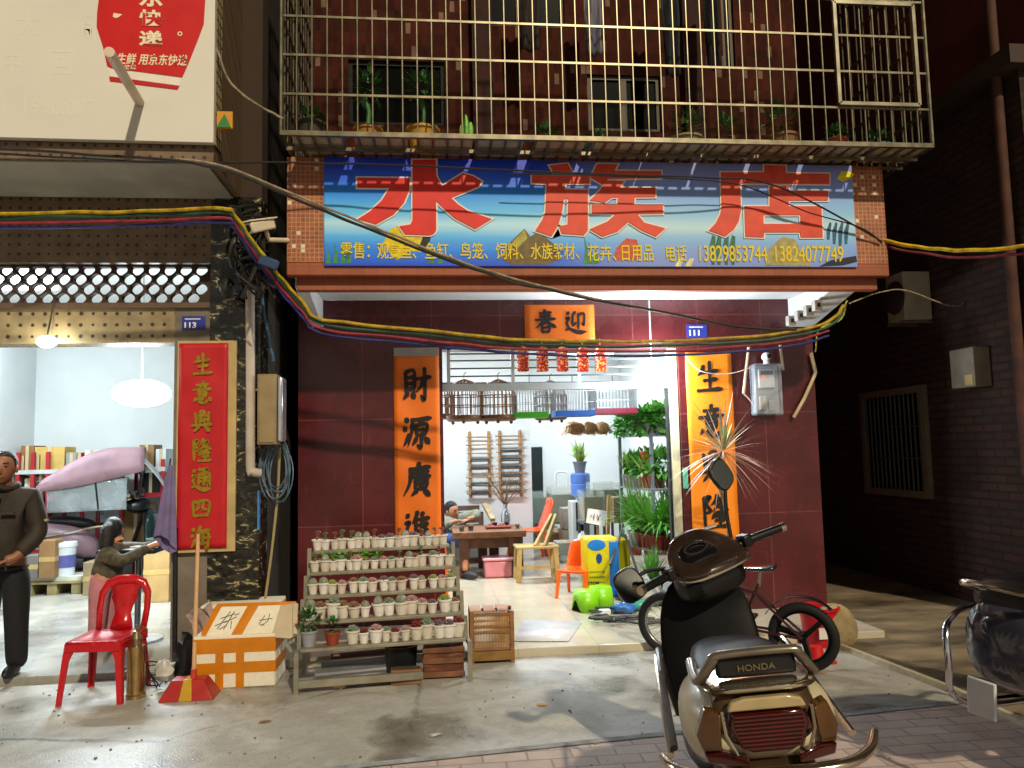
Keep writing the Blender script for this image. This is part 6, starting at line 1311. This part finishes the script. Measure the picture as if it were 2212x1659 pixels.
    xf(MB().loft([sect(.25, .12, .87, .955, p=3), sect(.30, .165, .82, .972, p=3), sect(.42, .165, .80, .99), sect(.47, .12, .82, 1.0), sect(.53, .06, .84, .95)]), st).build('lower_cowl', blk, t, sub=1)
    xf(MB().tube([(-.19, .33, 1.0), (-.172, .25, .97), (-.115, .217, .962), (0, .208, .96), (.115, .217, .962), (.172, .25, .97), (.19, .33, 1.0)], .007, 8, smooth=5), st).build('cowl_trim', chrome, t)
    hc = xf(MB().loft([sect(.20, .075, .965, 1.0, tilt=.5), sect(.22, .11, .955, .985, p=3.2), sect(.25, .165, .95, 1.0, p=3.2), sect(.31, .19, .965, 1.035, p=3), sect(.38, .17, .985, 1.08, p=3), sect(.43, .13, 1.0, 1.12), sect(.455, .08, 1.02, 1.135)]), st).build('handlebar_cowl', mat(cowl, .2, .3, var=.3, coat=.6, scale=7), t, sub=1)
    gp = MB().loft([sect(.28, .08, .99, 1.025, cx=-.03), sect(.31, .095, 1.01, 1.046, cx=-.03), sect(.36, .09, 1.04, 1.074, cx=-.03), sect(.39, .07, 1.06, 1.094, cx=-.03)]); xf(gp, st).build('instrument_panel', mat('#141417', .06, var=0, coat=1), hc, sub=1)
    mb = MB()
    mb.lathe([(.034, 0), (.034, .004), (.028, .004), (.028, .0)], (-.03, .335, 1.064), 20, Matrix.Rotation(rad(38), 3, 'X') @ Matrix.Diagonal((1.9, .9, 1)), cap=False)
    xf(mb, st).build('gauge_ring', chrome, hc)
    for s in (-1, 1):
        g = xf(MB().tube([(s*.13, .33, 1.0), (s*.25, .30, 1.01), (s*.37, .255, 1.015)], [.02, .019, .018], 10, smooth=3), st).build('grip', blk, t)
        xf(MB().tube([(s*.37, .255, 1.015), (s*.39, .247, 1.016)], .021, 10), st).build('bar_end', chrome, g)
        xf(MB().tube([(s*.18, .37, .995), (s*.25, .37, .985), (s*.35, .33, .98)], [.008, .009, .006], 7, smooth=3), st).build('brake_lever', mat('#9a9184', .25, .8), t)
        xf(MB().box(s*.205-.022, s*.205+.022, .28, .35, .985, 1.04), st).build('switch_block', blk, t, bev=.008)
        if s == 1: a, b, c, ax = (s*.17, .36, 1.03), (s*.205, .38, 1.15), (s*.25, .39, 1.265), Matrix.Rotation(rad(15), 3, 'Z') @ Matrix.Rotation(rad(-24), 3, 'Y')
        else: a, b, c, ax = (s*.16, .34, 1.02), (s*.30, .33, 1.06), (s*.40, .31, 1.04), Matrix.Rotation(rad(-12), 3, 'Z') @ Matrix.Rotation(rad(-14), 3, 'Y')
        mr = xf(MB().tube([a, b, c], .009, 8, smooth=5), st).build('mirror_stalk', blk, t)
        hd = MB(); hd.loft([sect(y, .062*k, -.075*k, .075*k, p=3.0) for y, k in ((-.006, .96), (-.004, 1.0), (.012, .98), (.035, .6), (.04, .2))]); cc = Vector(c)+Vector((0, 0, .05 if s == 1 else .0))
        Mm = Matrix.Translation(cc) @ ax.to_4x4(); xf(xf(hd, Mm), st).build('mirror_housing', blk, mr)
        gl_ = MB(); gl_.loft([sect(-.0085, .055, -.067, .067, p=3), sect(-.0065, .056, -.068, .068, p=3)]); xf(xf(gl_, Mm), st).build('mirror_glass', mat('#c8ccc8', .05, 1, var=0), mr)
        # side guard rails along the flanks
        MB().tube([(s*.2, .1, .42), (s*.245, .06, .66), (s*.25, .0, .70), (s*.262, -.35, .655), (s*.27, -.72, .60)], .013, 8, smooth=5).build('side_guard', chrome if s == 1 else mat('#3a3733', .3, .5), t)
    MB().tube([(-.262, .02, .68), (-.275, -.35, .635), (-.282, -.72, .575)], .011, 8).build('side_guard', chrome, t)
    MB().tube([(-.1, -.1, .25), (-.2, -.06, .03), (-.26, -.05, .0)], .013, 8).build('side_stand', mat('#55524c', .4, .5), t)
    MB().loft([sect(-.75, .055, .24, .35, cx=.17), sect(-.6, .07, .22, .38, cx=.17), sect(-.25, .05, .2, .3, cx=.15)]).build('exhaust', mat('#4a4a4c', .35, .7), t, sub=1)
    MB().loft([sect(-.5, .1, .22, .42), sect(-.2, .12, .2, .38), sect(.0, .09, .22, .34)]).build('engine', mat('#33332f', .6, .4), t)
    if extra: extra(t, blk, chrome)
    for o_ in t.children_recursive:      # the tail sits low and squat
        if o_.type == 'MESH' and o_.name.split('.')[0] not in ('grab_handle', 'saddle', 'rear_cowl', 'side_vent', 'canopy', 'side_curtain', 'canopy_pole', 'windscreen'):
            for v in o_.data.vertices:
                if v.co.y < -.05 and v.co.z > .58: f_ = min(1, (-.05-v.co.y)/.5); v.co.z = .58+(v.co.z-.58)*(1-.22*f_)
    t.location = loc; t.rotation_euler = Euler((0, lean, rz), 'XYZ'); return t
hd = rad(-12.5)
scooter('white and bronze scooter seen from behind, parked in the foreground', '#c9bd9c', '#5a4636', '#3a2c26', Vector((1.215, 3.06, 0)), hd, rad(-6), rad(24))
def ex2(t, blk, chrome):
    MB().box(-.11, .02, -1.09, -1.075, .36, .52).build('blank_plate', mat('#c5cad6', .4, var=.06), t, bev=.012)
    gl2 = mat('#3c3c4a', .12, var=.25, coat=1, scale=3)
    MB().loft([sect(-1.03, .12, .52, .78), sect(-.99, .20, .47, .85), sect(-.86, .25, .44, .88), sect(-.6, .24, .44, .89), sect(-.3, .21, .4, .84), sect(-.1, .15, .36, .7)]).build('rear_cowl', gl2, t, sub=1)
    MB().loft([sect(-.99, .14, .78, .90), sect(-.92, .21, .76, .945), sect(-.55, .22, .76, .96), sect(-.25, .19, .72, .92), sect(-.1, .1, .76, .84)]).build('saddle', mat('#0d0d0f', .4, var=.2, coat=.2), t, sub=1)
    MB().tube([(.2, -.6, .80), (.225, -.86, .86), (.15, -1.02, .91), (-.15, -1.02, .91), (-.225, -.86, .86), (-.2, -.6, .80)], .016, 9, smooth=5).build('grab_handle', chrome, t)
    for s in (-1, 1): MB().tube([(s*.23, -.5, .74), (s*.28, -.8, .80), (s*.24, -1.03, .74), (s*.2, -1.08, .55), (s*.24, -1.0, .38), (s*.3, -.7, .27), (s*.31, -.2, .24), (s*.25, .1, .32)], .015, 9, smooth=5).build('side_guard', mat('#c8ccd8', .12, .95), t)
    MB().tube([(.24, .3, .3), (.27, .05, .24), (.27, -.4, .26), (.24, -.62, .4)], .016, 9, smooth=5).build('crash_bar', chrome, t)
scooter('black scooter with chrome guard bars, cut off by the right edge', '#15161c', '#2a2c38', '#14151a', Vector((3.27, 3.40, 0)), rad(-72), rad(3), rad(-10), ex2, badge=False, tail=False, rail=False).scale = (.97, .97, .97)
def ex3(t, blk, chrome):
    cl = mat('#8f7078', .6, var=.25, scale=5, bump=.3, bscale=14); 
    def can(u, v):
        y = -.62+1.08*v; h = 1.22+.38*math.sin(math.pi/2*min(1, v*1.35)); s_ = abs(2*u-1); x = math.copysign(.31*min(1, s_*1.5)**.8, 2*u-1); zb = 1.15+.2*v**1.5; return (x, y, h-.03*s_-(h-zb)*max(0, (s_-.5)/.5)**1.3)
    MB().grid(can, 14, 16).build('canopy', cl, t, solid=.006)
    MB().grid(lambda u, v: ((u-.5)*.60, .38+.36*v+.09*math.sin(v*3), 1.56-.66*v-.07*(2*u-1)**2), 10, 8).build('windscreen', mat('#cdd8da', .08, var=.2, scale=5, alpha=.5), t, solid=.003)
    for s in (-1, 1): MB().grid(lambda u, v: (s*(.27-.02*v+.012*math.sin(u*11+v*5)), -.52+.80*u, 1.24-.36*v), 16, 6).build('side_curtain', mat('#b5bfc2', .06, var=.3, scale=4, alpha=.4, bump=.6, bscale=9), t, solid=.002); MB().tube([(s*.2, .4, .98), (s*.28, .45, 1.35), (s*.24, .42, 1.46)], .012, 7, smooth=4).build('canopy_pole', blk, t); MB().tube([(s*.2, -.6, .85), (s*.3, -.62, 1.2), (s*.29, -.6, 1.22)], .012, 7, smooth=4).build('canopy_pole', blk, t); MB().tube([(s*.22, .0, .8), (s*.3, -.05, 1.3), (s*.26, -.05, 1.5)], .010, 7, smooth=4).build('canopy_pole', blk, t)
    bx = MB().loft([sect(-1.02, .17, .66, .76), sect(-.95, .2, .64, .80), sect(-.62, .2, .64, .80), sect(-.56, .17, .66, .76)]).build('top_box', mat('#1a1b1e', .4), t, sub=1); MB().loft([sect(-1.02, .17, .77, .85), sect(-.95, .2, .77, .92), sect(-.62, .2, .77, .92), sect(-.56, .17, .77, .85)]).build('box_lid', mat('#d5d5d2', .3), t, sub=1); MB().prism([(-.88, .88), (-.78, .82), (-.72, .88)], .198, .208, 'yz').build('red_mark', mat('#b3141c', .4), t)
scooter('scooter with a pink rain canopy parked inside the next door shop', '#7a6068', '#3a4a48', '#1e302e', Vector((P(222, 1100, 9.6).x, 9.55, .05)), rad(-72), 0, rad(8), ex3, badge=False)
# bicycle
t = thing('kids_bicycle', 'small black and red bicycle standing behind the white scooter', 'bicycle', (0, 0, 0)); bkm = mat('#16161a', .3, var=.1, coat=.3); rdm = mat('#3a0d12', .3, var=.1, coat=.3)
wheel(t, 'rear_wheel', (0, -.47, .225), .23, .032, 'mag', 3, '#1b1b1d'); fwb = wheel(t, 'front_wheel', (0, .47, .225), .23, .03, 'wire', rimc='#8c8f92')
MB().lathe([(.0, -.006), (.028, -.006), (.028, .006), (.0, .006)], (-.012, .45, .13), 16, Matrix.Rotation(rad(90), 3, 'Y')).build('orange_reflector', mat('#d8780c', .3, var=.1, emit=.15), fwb)
mb = MB(); 
for a, b, r in (((0, .33, .56), (0, -.05, .26), .02), ((0, .31, .62), (0, -.16, .50), .018), ((0, -.05, .26), (0, -.2, .56), .016)): mb.tube([a, b], r, 9)
for s in (-1, 1): mb.tube([(s*.03, -.06, .26), (s*.05, -.47, .225)], .010, 7); mb.tube([(s*.02, -.17, .5), (s*.05, -.47, .225)], .009, 7)
mb.build('frame', rdm, t); mb = MB()
for s in (-1, 1): mb.tube([(s*.05, .47, .225), (s*.045, .38, .47), (0, .34, .52)], .012, 8)
mb.tube([(0, .345, .5), (0, .31, .66), (0, .29, .78)], .016, 9); mb.build('fork', bkm, t)
hb = MB().tube([(-.27, .2, .88), (-.2, .27, .86), (-.06, .31, .78), (.06, .31, .78), (.2, .27, .86), (.27, .2, .88)], .011, 8, smooth=5).build('handlebar', mat('#b5b8bc', .2, .9), t)
for s in (-1, 1): MB().tube([(s*.24, .235, .873), (s*.3, .16, .893)], .016, 8).build('grip', bkm, hb); MB().tube([(s*.19, .31, .84), (s*.26, .27, .84)], .005, 6).build('brake_lever', mat('#c3c6ca', .2, .9), hb)
MB().lathe([(.03, 0), (.03, .03), (.02, .045)], (.1, .3, .83), 12).build('bell', mat('#c9ccd0', .15, .9), hb)
sd = MB().loft([sect(-.33, .075, .655, .70), sect(-.27, .08, .65, .695), sect(-.2, .05, .645, .68), sect(-.08, .022, .64, .668), sect(-.05, .012, .64, .66)]).build('saddle', mat('#2a2c34', .15, var=.1, coat=.8), t, sub=1)
MB().tube([(0, -.2, .54), (0, -.22, .65)], .013, 8).build('seat_post', mat('#b5b8bc', .2, .9), t)
MB().lathe([(.07, -.006), (.07, .006)], (.045, -.05, .26), 20, Matrix.Rotation(rad(90), 3, 'Y')).build('chainring', mat('#6a6c70', .3, .8), t)
mb = MB(); mb.bar((.06, -.05, .26), (.07, .06, .16), .018); mb.bar((-.06, -.05, .26), (-.07, -.16, .36), .018); mb.build('crank', bkm, t)
for x, y, z in ((.11, .065, .155), (-.11, -.165, .365)): MB().box(x-.045, x+.045, y-.035, y+.035, z-.01, z+.012).build('pedal', bkm, t, bev=.004)
MB().loft([[Vector((x, -.47+.27*math.cos(a), .225+.27*math.sin(a))) for x in (-.03, 0, .03)] for a in [rad(30+8*k) for k in range(14)]], cap=False, closed=False).build('mudguard', bkm, t, solid=.004)
t.location = (2.07, 5.32, 0); t.rotation_euler = (0, rad(-4), rad(53))

# ================================================================== PEOPLE
def skin(J, B, order=None):
    """one continuous surface grown round the bones: J name -> (point, radius)"""
    nm = list(J); me = bpy.data.meshes.new('bones'); me.from_pydata([tuple(J[k][0]) for k in nm], [(nm.index(a), nm.index(b)) for a, b in B], [])
    o = bpy.data.objects.new('bones', me); COL.objects.link(o); o.modifiers.new('s', 'SKIN'); md = o.modifiers.new('u', 'SUBSURF'); md.levels = md.render_levels = 2
    for i, k in enumerate(nm):
        r = J[k][1]; me.skin_vertices[0].data[i].radius = (r, r) if not hasattr(r, '__len__') else r
        me.skin_vertices[0].data[i].use_root = (i == 0)
    m2 = bpy.data.meshes.new_from_object(o.evaluated_get(bpy.context.evaluated_depsgraph_get()))
    mb = MB(); mb.add([tuple(v.co) for v in m2.vertices], [tuple(p.vertices) for p in m2.polygons]); bpy.data.objects.remove(o); return mb
def person(label, p, face, tone, top_m, low_m, hair_m, shoe_m, hs=1.0, bare_calf=False, long_hair=False, grip=None, sleeves=True):
    """p: joints in world space; face: the direction the face looks"""
    t = thing('person', label, 'person', (p['pel'][0], p['pel'][1], min(p['anL'][2], p['anR'][2])-.07)); V = {k: Vector(v) for k, v in p.items()}; sk = mat(tone, .5, var=.08)
    k = hs
    rr = dict(pel=.12, wai=.115, che=.13, nec=.05, shL=.06, elL=.042, wrL=.03, haL=.034, shR=.06, elR=.042, wrR=.03, haR=.034, hiL=.085, knL=.056, anL=.038, hiR=.085, knR=.056, anR=.038)
    V['wai'] = (V['pel']+V['che'])/2
    bones = [('pel', 'wai'), ('wai', 'che'), ('che', 'nec')]
    for s in 'LR': bones += [('che', 'sh'+s), ('sh'+s, 'el'+s), ('el'+s, 'wr'+s), ('wr'+s, 'ha'+s), ('pel', 'hi'+s), ('hi'+s, 'kn'+s), ('kn'+s, 'an'+s)]
    f = Vector(face).normalized(); up = ((V['hea']-V['nec']).normalized()*.3+Vector((0, 0, 1))).normalized(); rt = f.cross(up).normalized(); up = rt.cross(f); H = Matrix((rt, f, up)).transposed()
    mb = skin({n_: (V[n_], rr[n_]*k) for n_ in rr}, bones); hc = V['hea']
    mb.tube([V['nec'], hc-up*.04*k], [.055*k, .05*k], 10)
    def hf(v):
        v = v.copy(); 
        if v.z < 0: v.x *= 1-.28*(-v.z)**1.6; v.y += .12*(-v.z)
        return v
    mb.ell(hc, (.076*k, .095*k, .115*k), 20, H, hf)
    def on(x, y, z): return hc+H @ Vector((x*k, y*k, z*k))
    mb.ell(on(0, .098, -.012), (.014*k, .018*k, .026*k), 8, H); mb.ell(on(0, .09, -.052), (.024*k, .012*k, .008*k), 8, H)
    for s in (-1, 1): mb.ell(on(s*.078, -.005, -.005), (.011*k, .02*k, .03*k), 8, H)
    for s in 'LR':   # four fingers and a thumb
        wr, ha = V['wr'+s], V['ha'+s]; d = (ha-wr).normalized(); sd = d.cross(Vector((0, 0, 1)));
        if sd.length < .2: sd = Vector((1, 0, 0))
        sd.normalize(); dn = sd.cross(d)*(1 if sd.cross(d).z < 0 else -1)
        for j, L in enumerate((.065, .075, .07, .055)):
            b = ha+d*.012*k+sd*((j-1.5)*.018*k); mb.tube([b, b+d*L*.5*k+dn*.008*k, b+d*L*.85*k+dn*.03*k], [.0095*k, .0085*k, .007*k], 6)
        b = ha-d*.01*k-sd*.03*k; mb.tube([b, b-sd*.02*k+d*.03*k, b-sd*.02*k+d*.055*k+dn*.01*k], [.011*k, .0095*k, .008*k], 6)
    mb.build('body', sk, t, smooth=80)
    e = MB()
    for s in (-1, 1): e.ell(on(s*.032, .082, .018), (.012*k, .012*k, .005*k), 8, H)
    e.build('eyes', mat('#15100d', .2, var=0), t)
    e = MB()
    for s in (-1, 1): e.bar(on(s*.015, .09, .04), on(s*.05, .08, .042), .008*k, .006*k)
    e.build('eyebrows', hair_m, t)
    h = MB(); h.ell(on(0, -.018, .03), (.084*k, .098*k, .098*k), 18, H, lambda v: Vector((v.x, v.y, v.z if v.z > -.3 or v.y < -.1 else -.3+.1*v.z)) if not (v.y > .45 and v.z < .45) else Vector((v.x, .42, v.z)))
    if long_hair: h.ell(on(0, -.03, .01), (.09*k, .1*k, .118*k), 18, H); h.tube([on(0, -.06, .04), on(.0, -.12, -.05), on(.0, -.12, -.2), on(0, -.1, -.3)], [.06*k, .07*k, .06*k, .02*k], 10, smooth=4)
    h.build('hair', hair_m, t, smooth=80)
    tr = dict(pel=.15, wai=.155, che=.165, nec=.068, shL=.085, elL=.068, wrL=.05, shR=.085, elR=.068, wrR=.05)
    tb = [('pel', 'wai'), ('wai', 'che'), ('che', 'nec')]+[x for s in 'LR' for x in (('che', 'sh'+s), ('sh'+s, 'el'+s))+((('el'+s, 'wr'+s),) if sleeves else ())]
    Vt = dict(V); Vt['nec'] = V['che']+(V['nec']-V['che'])*1.0; Vt['pel'] = V['pel']+(V['pel']-V['che']).normalized()*.05*k
    for s in 'LR':
        Vt['wr'+s] = V['el'+s]+(V['wr'+s]-V['el'+s])*.93
    skin({n_: (Vt[n_], tr[n_]*k) for n_ in tr if sleeves or not n_.startswith('wr')}, tb).build('jacket' if sleeves else 'shirt', top_m, t, smooth=80)
    lr = dict(pel=.13, hiL=.102, knL=.074, hiR=.102, knR=.074) if bare_calf else dict(pel=.135, hiL=.105, knL=.082, anL=.07, hiR=.105, knR=.082, anR=.07)
    lb_ = [x for s in 'LR' for x in (('pel', 'hi'+s), ('hi'+s, 'kn'+s))+(() if bare_calf else (('kn'+s, 'an'+s),))]
    lr['top'] = .118; lb_.append(('pel', 'top')); Vl = dict(V); Vl['top'] = V['pel']+(V['wai']-V['pel'])*.55; Vl['anL'] = V['anL']-Vector((0, 0, .05)); Vl['anR'] = V['anR']-Vector((0, 0, .05))
    skin({n_: (Vl[n_], lr[n_]*k) for n_ in lr}, lb_).build('shorts' if bare_calf else 'trousers', low_m, t, smooth=80)
    for s in 'LR':
        a = V['an'+s]; d = (Vector(p['to'+s])-a); d.z = 0; L = d.length; d.normalize(); M = Matrix((d.cross(Vector((0, 0, 1))), d, Vector((0, 0, 1)))).transposed()
        MB().ell(a+d*L*.42+Vector((0, 0, -.035*k)), (.042*k, .125*k, .045*k), 14, M, lambda v: Vector((v.x, v.y, max(v.z, -.7)))).build('shoe', shoe_m, t)
    return t
hairm = mat('#0f0c0b', .6, var=.4, scale=60, bump=1.0, bscale=70)
# man standing at the left edge
bx, by = P(10, 1200, 5.78).x, 5.78
person('person in a dark brown jacket and black trousers standing at the left edge', dict(pel=(bx, by, .80), che=(bx+.0, by-.02, 1.18), nec=(bx+.0, by-.02, 1.33), hea=(bx, by-.05, 1.46), shL=(bx+.17, by, 1.25), elL=(bx+.235, by-.02, 1.0), wrL=(bx+.16, by-.17, .86), haL=(bx+.10, by-.2, .84),
        shR=(bx-.17, by, 1.25), elR=(bx-.24, by-.02, 1.0), wrR=(bx-.15, by-.17, .86), haR=(bx-.09, by-.2, .85), hiL=(bx+.085, by, .76), knL=(bx+.095, by-.01, .44), anL=(bx+.09, by+.03, .12), hiR=(bx-.085, by, .76), knR=(bx-.1, by-.02, .44), anR=(bx-.1, by+.03, .12), toL=(bx+.12, by-.2, .05), toR=(bx-.12, by-.2, .05)),
        (.25, -1, -.05), '#8a5a42', mat('#2c241d', .75, var=.35, scale=7, bump=1.0, bscale=11), mat('#131317', .85, bump=1.0, bscale=9), hairm, mat('#141313', .5))
t = bpy.data.objects['person']; jz = mat('#5a5248', .4, .5)
MB().tube([(bx+.03, by-.155, 1.30), (bx+.02, by-.185, 1.18), (bx+.0, by-.18, 1.0), (bx, by-.16, .80)], .006, 6, smooth=4).build('zip', jz, t)
MB().tube([(bx+.075*math.cos(a), by-.02+.075*math.sin(a), 1.335+.012*math.sin(a*2)) for a in [k*.314 for k in range(21)]], .022, 7).build('collar', mat('#2a2019', .8, bump=1, bscale=20), t)
MB().tube([(bx+.135*math.cos(a), by-.0+.135*math.sin(a), .775) for a in [k*.314 for k in range(21)]], .016, 7).build('hem', mat('#241c16', .85, bump=1, bscale=20), t)
MB().box(bx+.245, bx+.292, by-.04, by-.02, 1.085, 1.10).build('sleeve_badge', mat('#b59a4a', .6), t)
for sx in (-.11, .09): MB().box(bx+sx-.045, bx+sx+.045, by-.168, by-.150, 1.15, 1.165).build('pocket_flap', mat('#3a3026', .8), t)
# girl bending over the pedestal table next door
gx, gy = P(222, 1300, 6.4).x, 6.4
tx = P(300, 1180, 6.6).x
person('child with long dark hair in pink trousers leaning over the small table', dict(pel=(gx, gy, .57), che=(gx+.06, gy+.03, .74), nec=(gx+.085, gy+.06, .85), hea=(P(248, 1160, 6.5).x, gy+.09, .945), shL=(gx+.08, gy+.14, .79), elL=(gx+.24, gy+.18, .78), wrL=(gx+.36, gy+.14, .83), haL=(gx+.41, gy+.12, .835),
        shR=(gx+.06, gy-.08, .77), elR=(gx+.18, gy-.12, .72), wrR=(gx+.35, gy+.02, .82), haR=(gx+.41, gy+.04, .835), hiL=(gx, gy+.07, .54), knL=(gx+.02, gy+.09, .30), anL=(gx-.02, gy+.08, .12), hiR=(gx-.0, gy-.07, .54), knR=(gx+.0, gy-.09, .30), anR=(gx-.02, gy-.08, .12), toL=(gx+.14, gy+.07, .05), toR=(gx+.14, gy-.09, .05)),
        (.15, .95, -.3), '#b07a60', mat('#4a4334', .85, var=.6, scale=25, bump=1.0, bscale=18), mat('#a86c74', .8, var=.2, bump=1.0, bscale=14), hairm, mat('#8a7a74', .6), hs=.8, long_hair=True)
t = thing('pedestal_table', 'small dark table on one metal post beside the child', 'table', (tx, 6.6, .05)); z = .80
MB().box(tx-.24, tx+.2, 6.38, 6.8, z-.04, z).build('table_top', mat('#1d1f24', .35, var=.2), t, bev=.008); MB().tube([(tx, 6.6, .07), (tx, 6.6, z-.04)], .024, 12).build('post', mat('#7d8288', .25, .85), t); MB().lathe([(.2, .051), (.19, .07), (.03, .085)], (tx, 6.6, 0), 24).build('base', mat('#b5bcc4', .25, .6), t)
c = P(285, 1166, 6.55); top(MB().box(c.x-.02, c.x+.1, 6.5, 6.62, z+.001, z+.012), 'exercise_book', mat('#cfd5da', .5), 'white paper lying on the small dark table', 'paper'); c = P(335, 1166, 6.6); top(MB().lathe([(.05, 0), (.07, .06), (.066, .06), (.046, .006)], (tx+.12, 6.62, z), 14), 'bowl', mat('#7fa0a8', .3), 'bluish bowl on the small dark table', 'bowl')
# man reclining on the wooden sofa
hx = P(976, 1108, 9.8); bx = hx.x-.10
person('person in a grey green shirt and blue shorts reclining on the wooden sofa', dict(pel=(bx-.02, 9.62, .43), che=(bx+.03, 9.86, .60), nec=(hx.x-.02, 9.90, .70), hea=(hx.x, 9.82, hx.z+.02), shR=(bx+.2, 9.9, .65), elR=(P(1034, 1118, 9.95).x, 9.95, .72), wrR=(P(1020, 1128, 9.75).x, 9.7, .68), haR=(P(1008, 1132, 9.7).x, 9.65, .67),
        shL=(bx-.14, 9.82, .62), elL=(bx-.12, 9.6, .55), wrL=(bx+.12, 9.52, .66), haL=(bx+.17, 9.52, .67), hiR=(bx+.06, 9.55, .42), knR=(P(1008, 1195, 9.3).x, 9.2, .46), anR=(P(1004, 1248, 9.0).x, 8.95, .14), hiL=(bx-.12, 9.55, .42), knL=(bx-.1, 9.18, .46), anL=(P(975, 1248, 9.0).x, 8.95, .14), toR=(P(1030, 1258, 8.9).x, 8.8, .06), toL=(P(985, 1258, 8.9).x, 8.8, .06)),
        (.7, -.7, -.2), '#b07a58', mat('#7d7d6c', .8, var=.3, bump=1.0, bscale=14), mat('#3a4a78', .8, var=.2, bump=1.0, bscale=14), hairm, mat('#23242a', .6), bare_calf=True)

# ================================================================== INSIDE THE NEXT DOOR SHOP
rs = thing('red_shelving', 'long red metal shelving along the white wall of the next door shop', 'shelving', (-4.5, 10.1, .05)); rsm = mat('#a8202a', .4, var=.1)
for px in (8, 40, 72, 104, 180, 265, 352):
    x = P(px, 1000, 9.9).x
    for y in (9.9, 10.35): MB().box(x-.02, x+.02, y-.02, y+.02, .05, 1.62 if px < 110 else 1.5).build('post', rsm, rs)
xa, xb = P(4, 1000, 9.9).x, P(358, 1000, 9.9).x; zz = [.45, P(70, 1072, 9.9).z, P(70, 1016, 9.9).z]
for z in zz: MB().box(xa, xb, 9.93, 10.36, z-.03, z).build('shelf', mat('#b5b5b2', .6), rs)
for z in zz: MB().box(xa, xb, 9.875, 9.9, z-.045, z+.005).build('shelf_edge', rsm if z != zz[2] else mat('#c0bfba', .5), rs)
def parcel(label, px0, px1, py0, zi, col, Y=9.95, dep=.3):
    x0, x1 = P(px0, 1000, Y).x, P(px1, 1000, Y).x; z0 = zz[zi]+.001 if isinstance(zi, int) else zi; z1 = P(px0, py0, Y).z; t = thing('parcel', label, 'parcel', ((x0+x1)/2, Y, z0), group='parcels on the red shelving')
    MB().box(x0, x1, Y, Y+dep, z0, z1).build('box', mat(col, .7, var=.18, scale=5), t, bev=.005); MB().box((x0+x1)/2-.018, (x0+x1)/2+.018, Y-.002, Y+dep, z0, z1+.002).build('tape_strip', mat('#c5b48c', .4), t)
for a in (('tan carton at the far left of the top shelf', 44, 72, 963, 2, '#8a6238'), ('long yellow carton on the top shelf', 74, 139, 966, 2, '#c2a35a'), ('grey parcel right of the long yellow carton', 142, 165, 978, 2, '#8d8d88'), ('small red parcel on the top shelf', 166, 176, 978, 2, '#b0202c'), ('white parcel with a brown stripe on the top shelf', 182, 214, 973, 2, '#cfcac0'), ('red and white parcel right of the white ones', 260, 276, 980, 2, '#b8303a'),
          ('tall brown carton standing on the top shelf', 300, 332, 961, 2, '#8f6a42'), ('white box beside the tall brown carton', 336, 358, 970, 2, '#c9cfd2'), ('tan parcel at the left of the middle shelf', 10, 36, 1030, 1, '#94754e'), ('orange parcel on the middle shelf', 42, 54, 985, 2, '#b8682c'), ('bright blue parcel on the shelf', 75, 88, 982, 2, '#3a8ac0'), ('black case on the middle shelf at the right', 302, 350, 1022, 1, '#17181b'),
          ('brown carton in the middle shelf by the red posts', 76, 100, 1030, 1, '#7d5c3c'), ('white bag like parcel on the middle shelf', 54, 72, 1034, 1, '#c9c6be'), ('grey carton behind the pink canopy', 200, 250, 1030, 1, '#8f8c86'), ('beige carton on the lower shelf', 30, 70, 1095, 0, '#a58b66'), ('brown carton on the lower shelf right', 270, 320, 1090, 0, '#8a6c48')): parcel(*a)
c0, c1 = G(48, 1288, .05), G(172, 1284, .05); t = thing('wooden_pallet', 'wooden pallet with goods on the next door shop floor', 'pallet', c0); pw = wood('#9a8a5c', .25)
for k in range(3): MB().box(c0.x+k*(c1.x-c0.x-.1)/2, c0.x+k*(c1.x-c0.x-.1)/2+.1, c0.y, c0.y+.36, .05, .17).build('block', pw, t)
for k in range(3): MB().box(c0.x-.03, c1.x+.03, c0.y-.02+k*.13, c0.y+.09+k*.13, .171, .195).build('slat', pw, t)
MB().box(c0.x, c1.x, c0.y+.02, c0.y+.36, .196, .24).build('sheet', mat('#c5c7bc', .6), t)
c = G(139, 1252, .24); c = Vector((P(139, 1200, c0.y+.14).x, c0.y+.14, .241)); t = thing('white_bucket', 'white plastic paint bucket with a blue label on the pallet', 'bucket', c); hB = 66*c.y/F
MB().lathe([(.105, 0), (.12, hB*.85), (.13, hB*.86), (.13, hB*.93), (.125, hB), (.02, hB)], c, 22).build('pail', mat('#cfd3d6', .35, var=.05), t); MB().lathe([(.1155, hB*.25), (.1195, hB*.62)], c, 22, cap=False).build('label', mat('#5a5c9c', .4, var=.3), t)
for i, (px0, px1, py0, Y, dep, z0, cc) in enumerate(((84, 118, 1168, 8.95, .2, .241, '#8a6840'), (310, 366, 1172, 8.3, .5, .05, '#a58a5c'), (180, 236, 1215, 8.9, .3, .05, '#8f7c5c'), (52, 82, 1200, 8.95, .2, .241, '#6f6a64'))):
    x0, x1 = P(px0, 1200, Y).x, P(px1, 1200, Y).x; z1 = P(px0, py0, Y).z; t = thing('floor_carton', ('stacked brown carton on the pallet behind the bucket', 'large tan carton beside the black door post', 'low tan carton on the floor under the canopied scooter', 'dark grey carton on the pallet behind the brown one')[i], 'box', (x0, Y, z0), group='cartons on the next door shop floor'); MB().box(x0, x1, Y, Y+dep, z0, z1).build('box', mat(cc, .7, var=.2, scale=5), t, bev=.006); MB().box(x0-.001, x1+.001, Y-.002, Y+dep+.002, (z0+z1)/2-.025, (z0+z1)/2+.025).build('tape_strip', mat('#b59a62', .4), t)
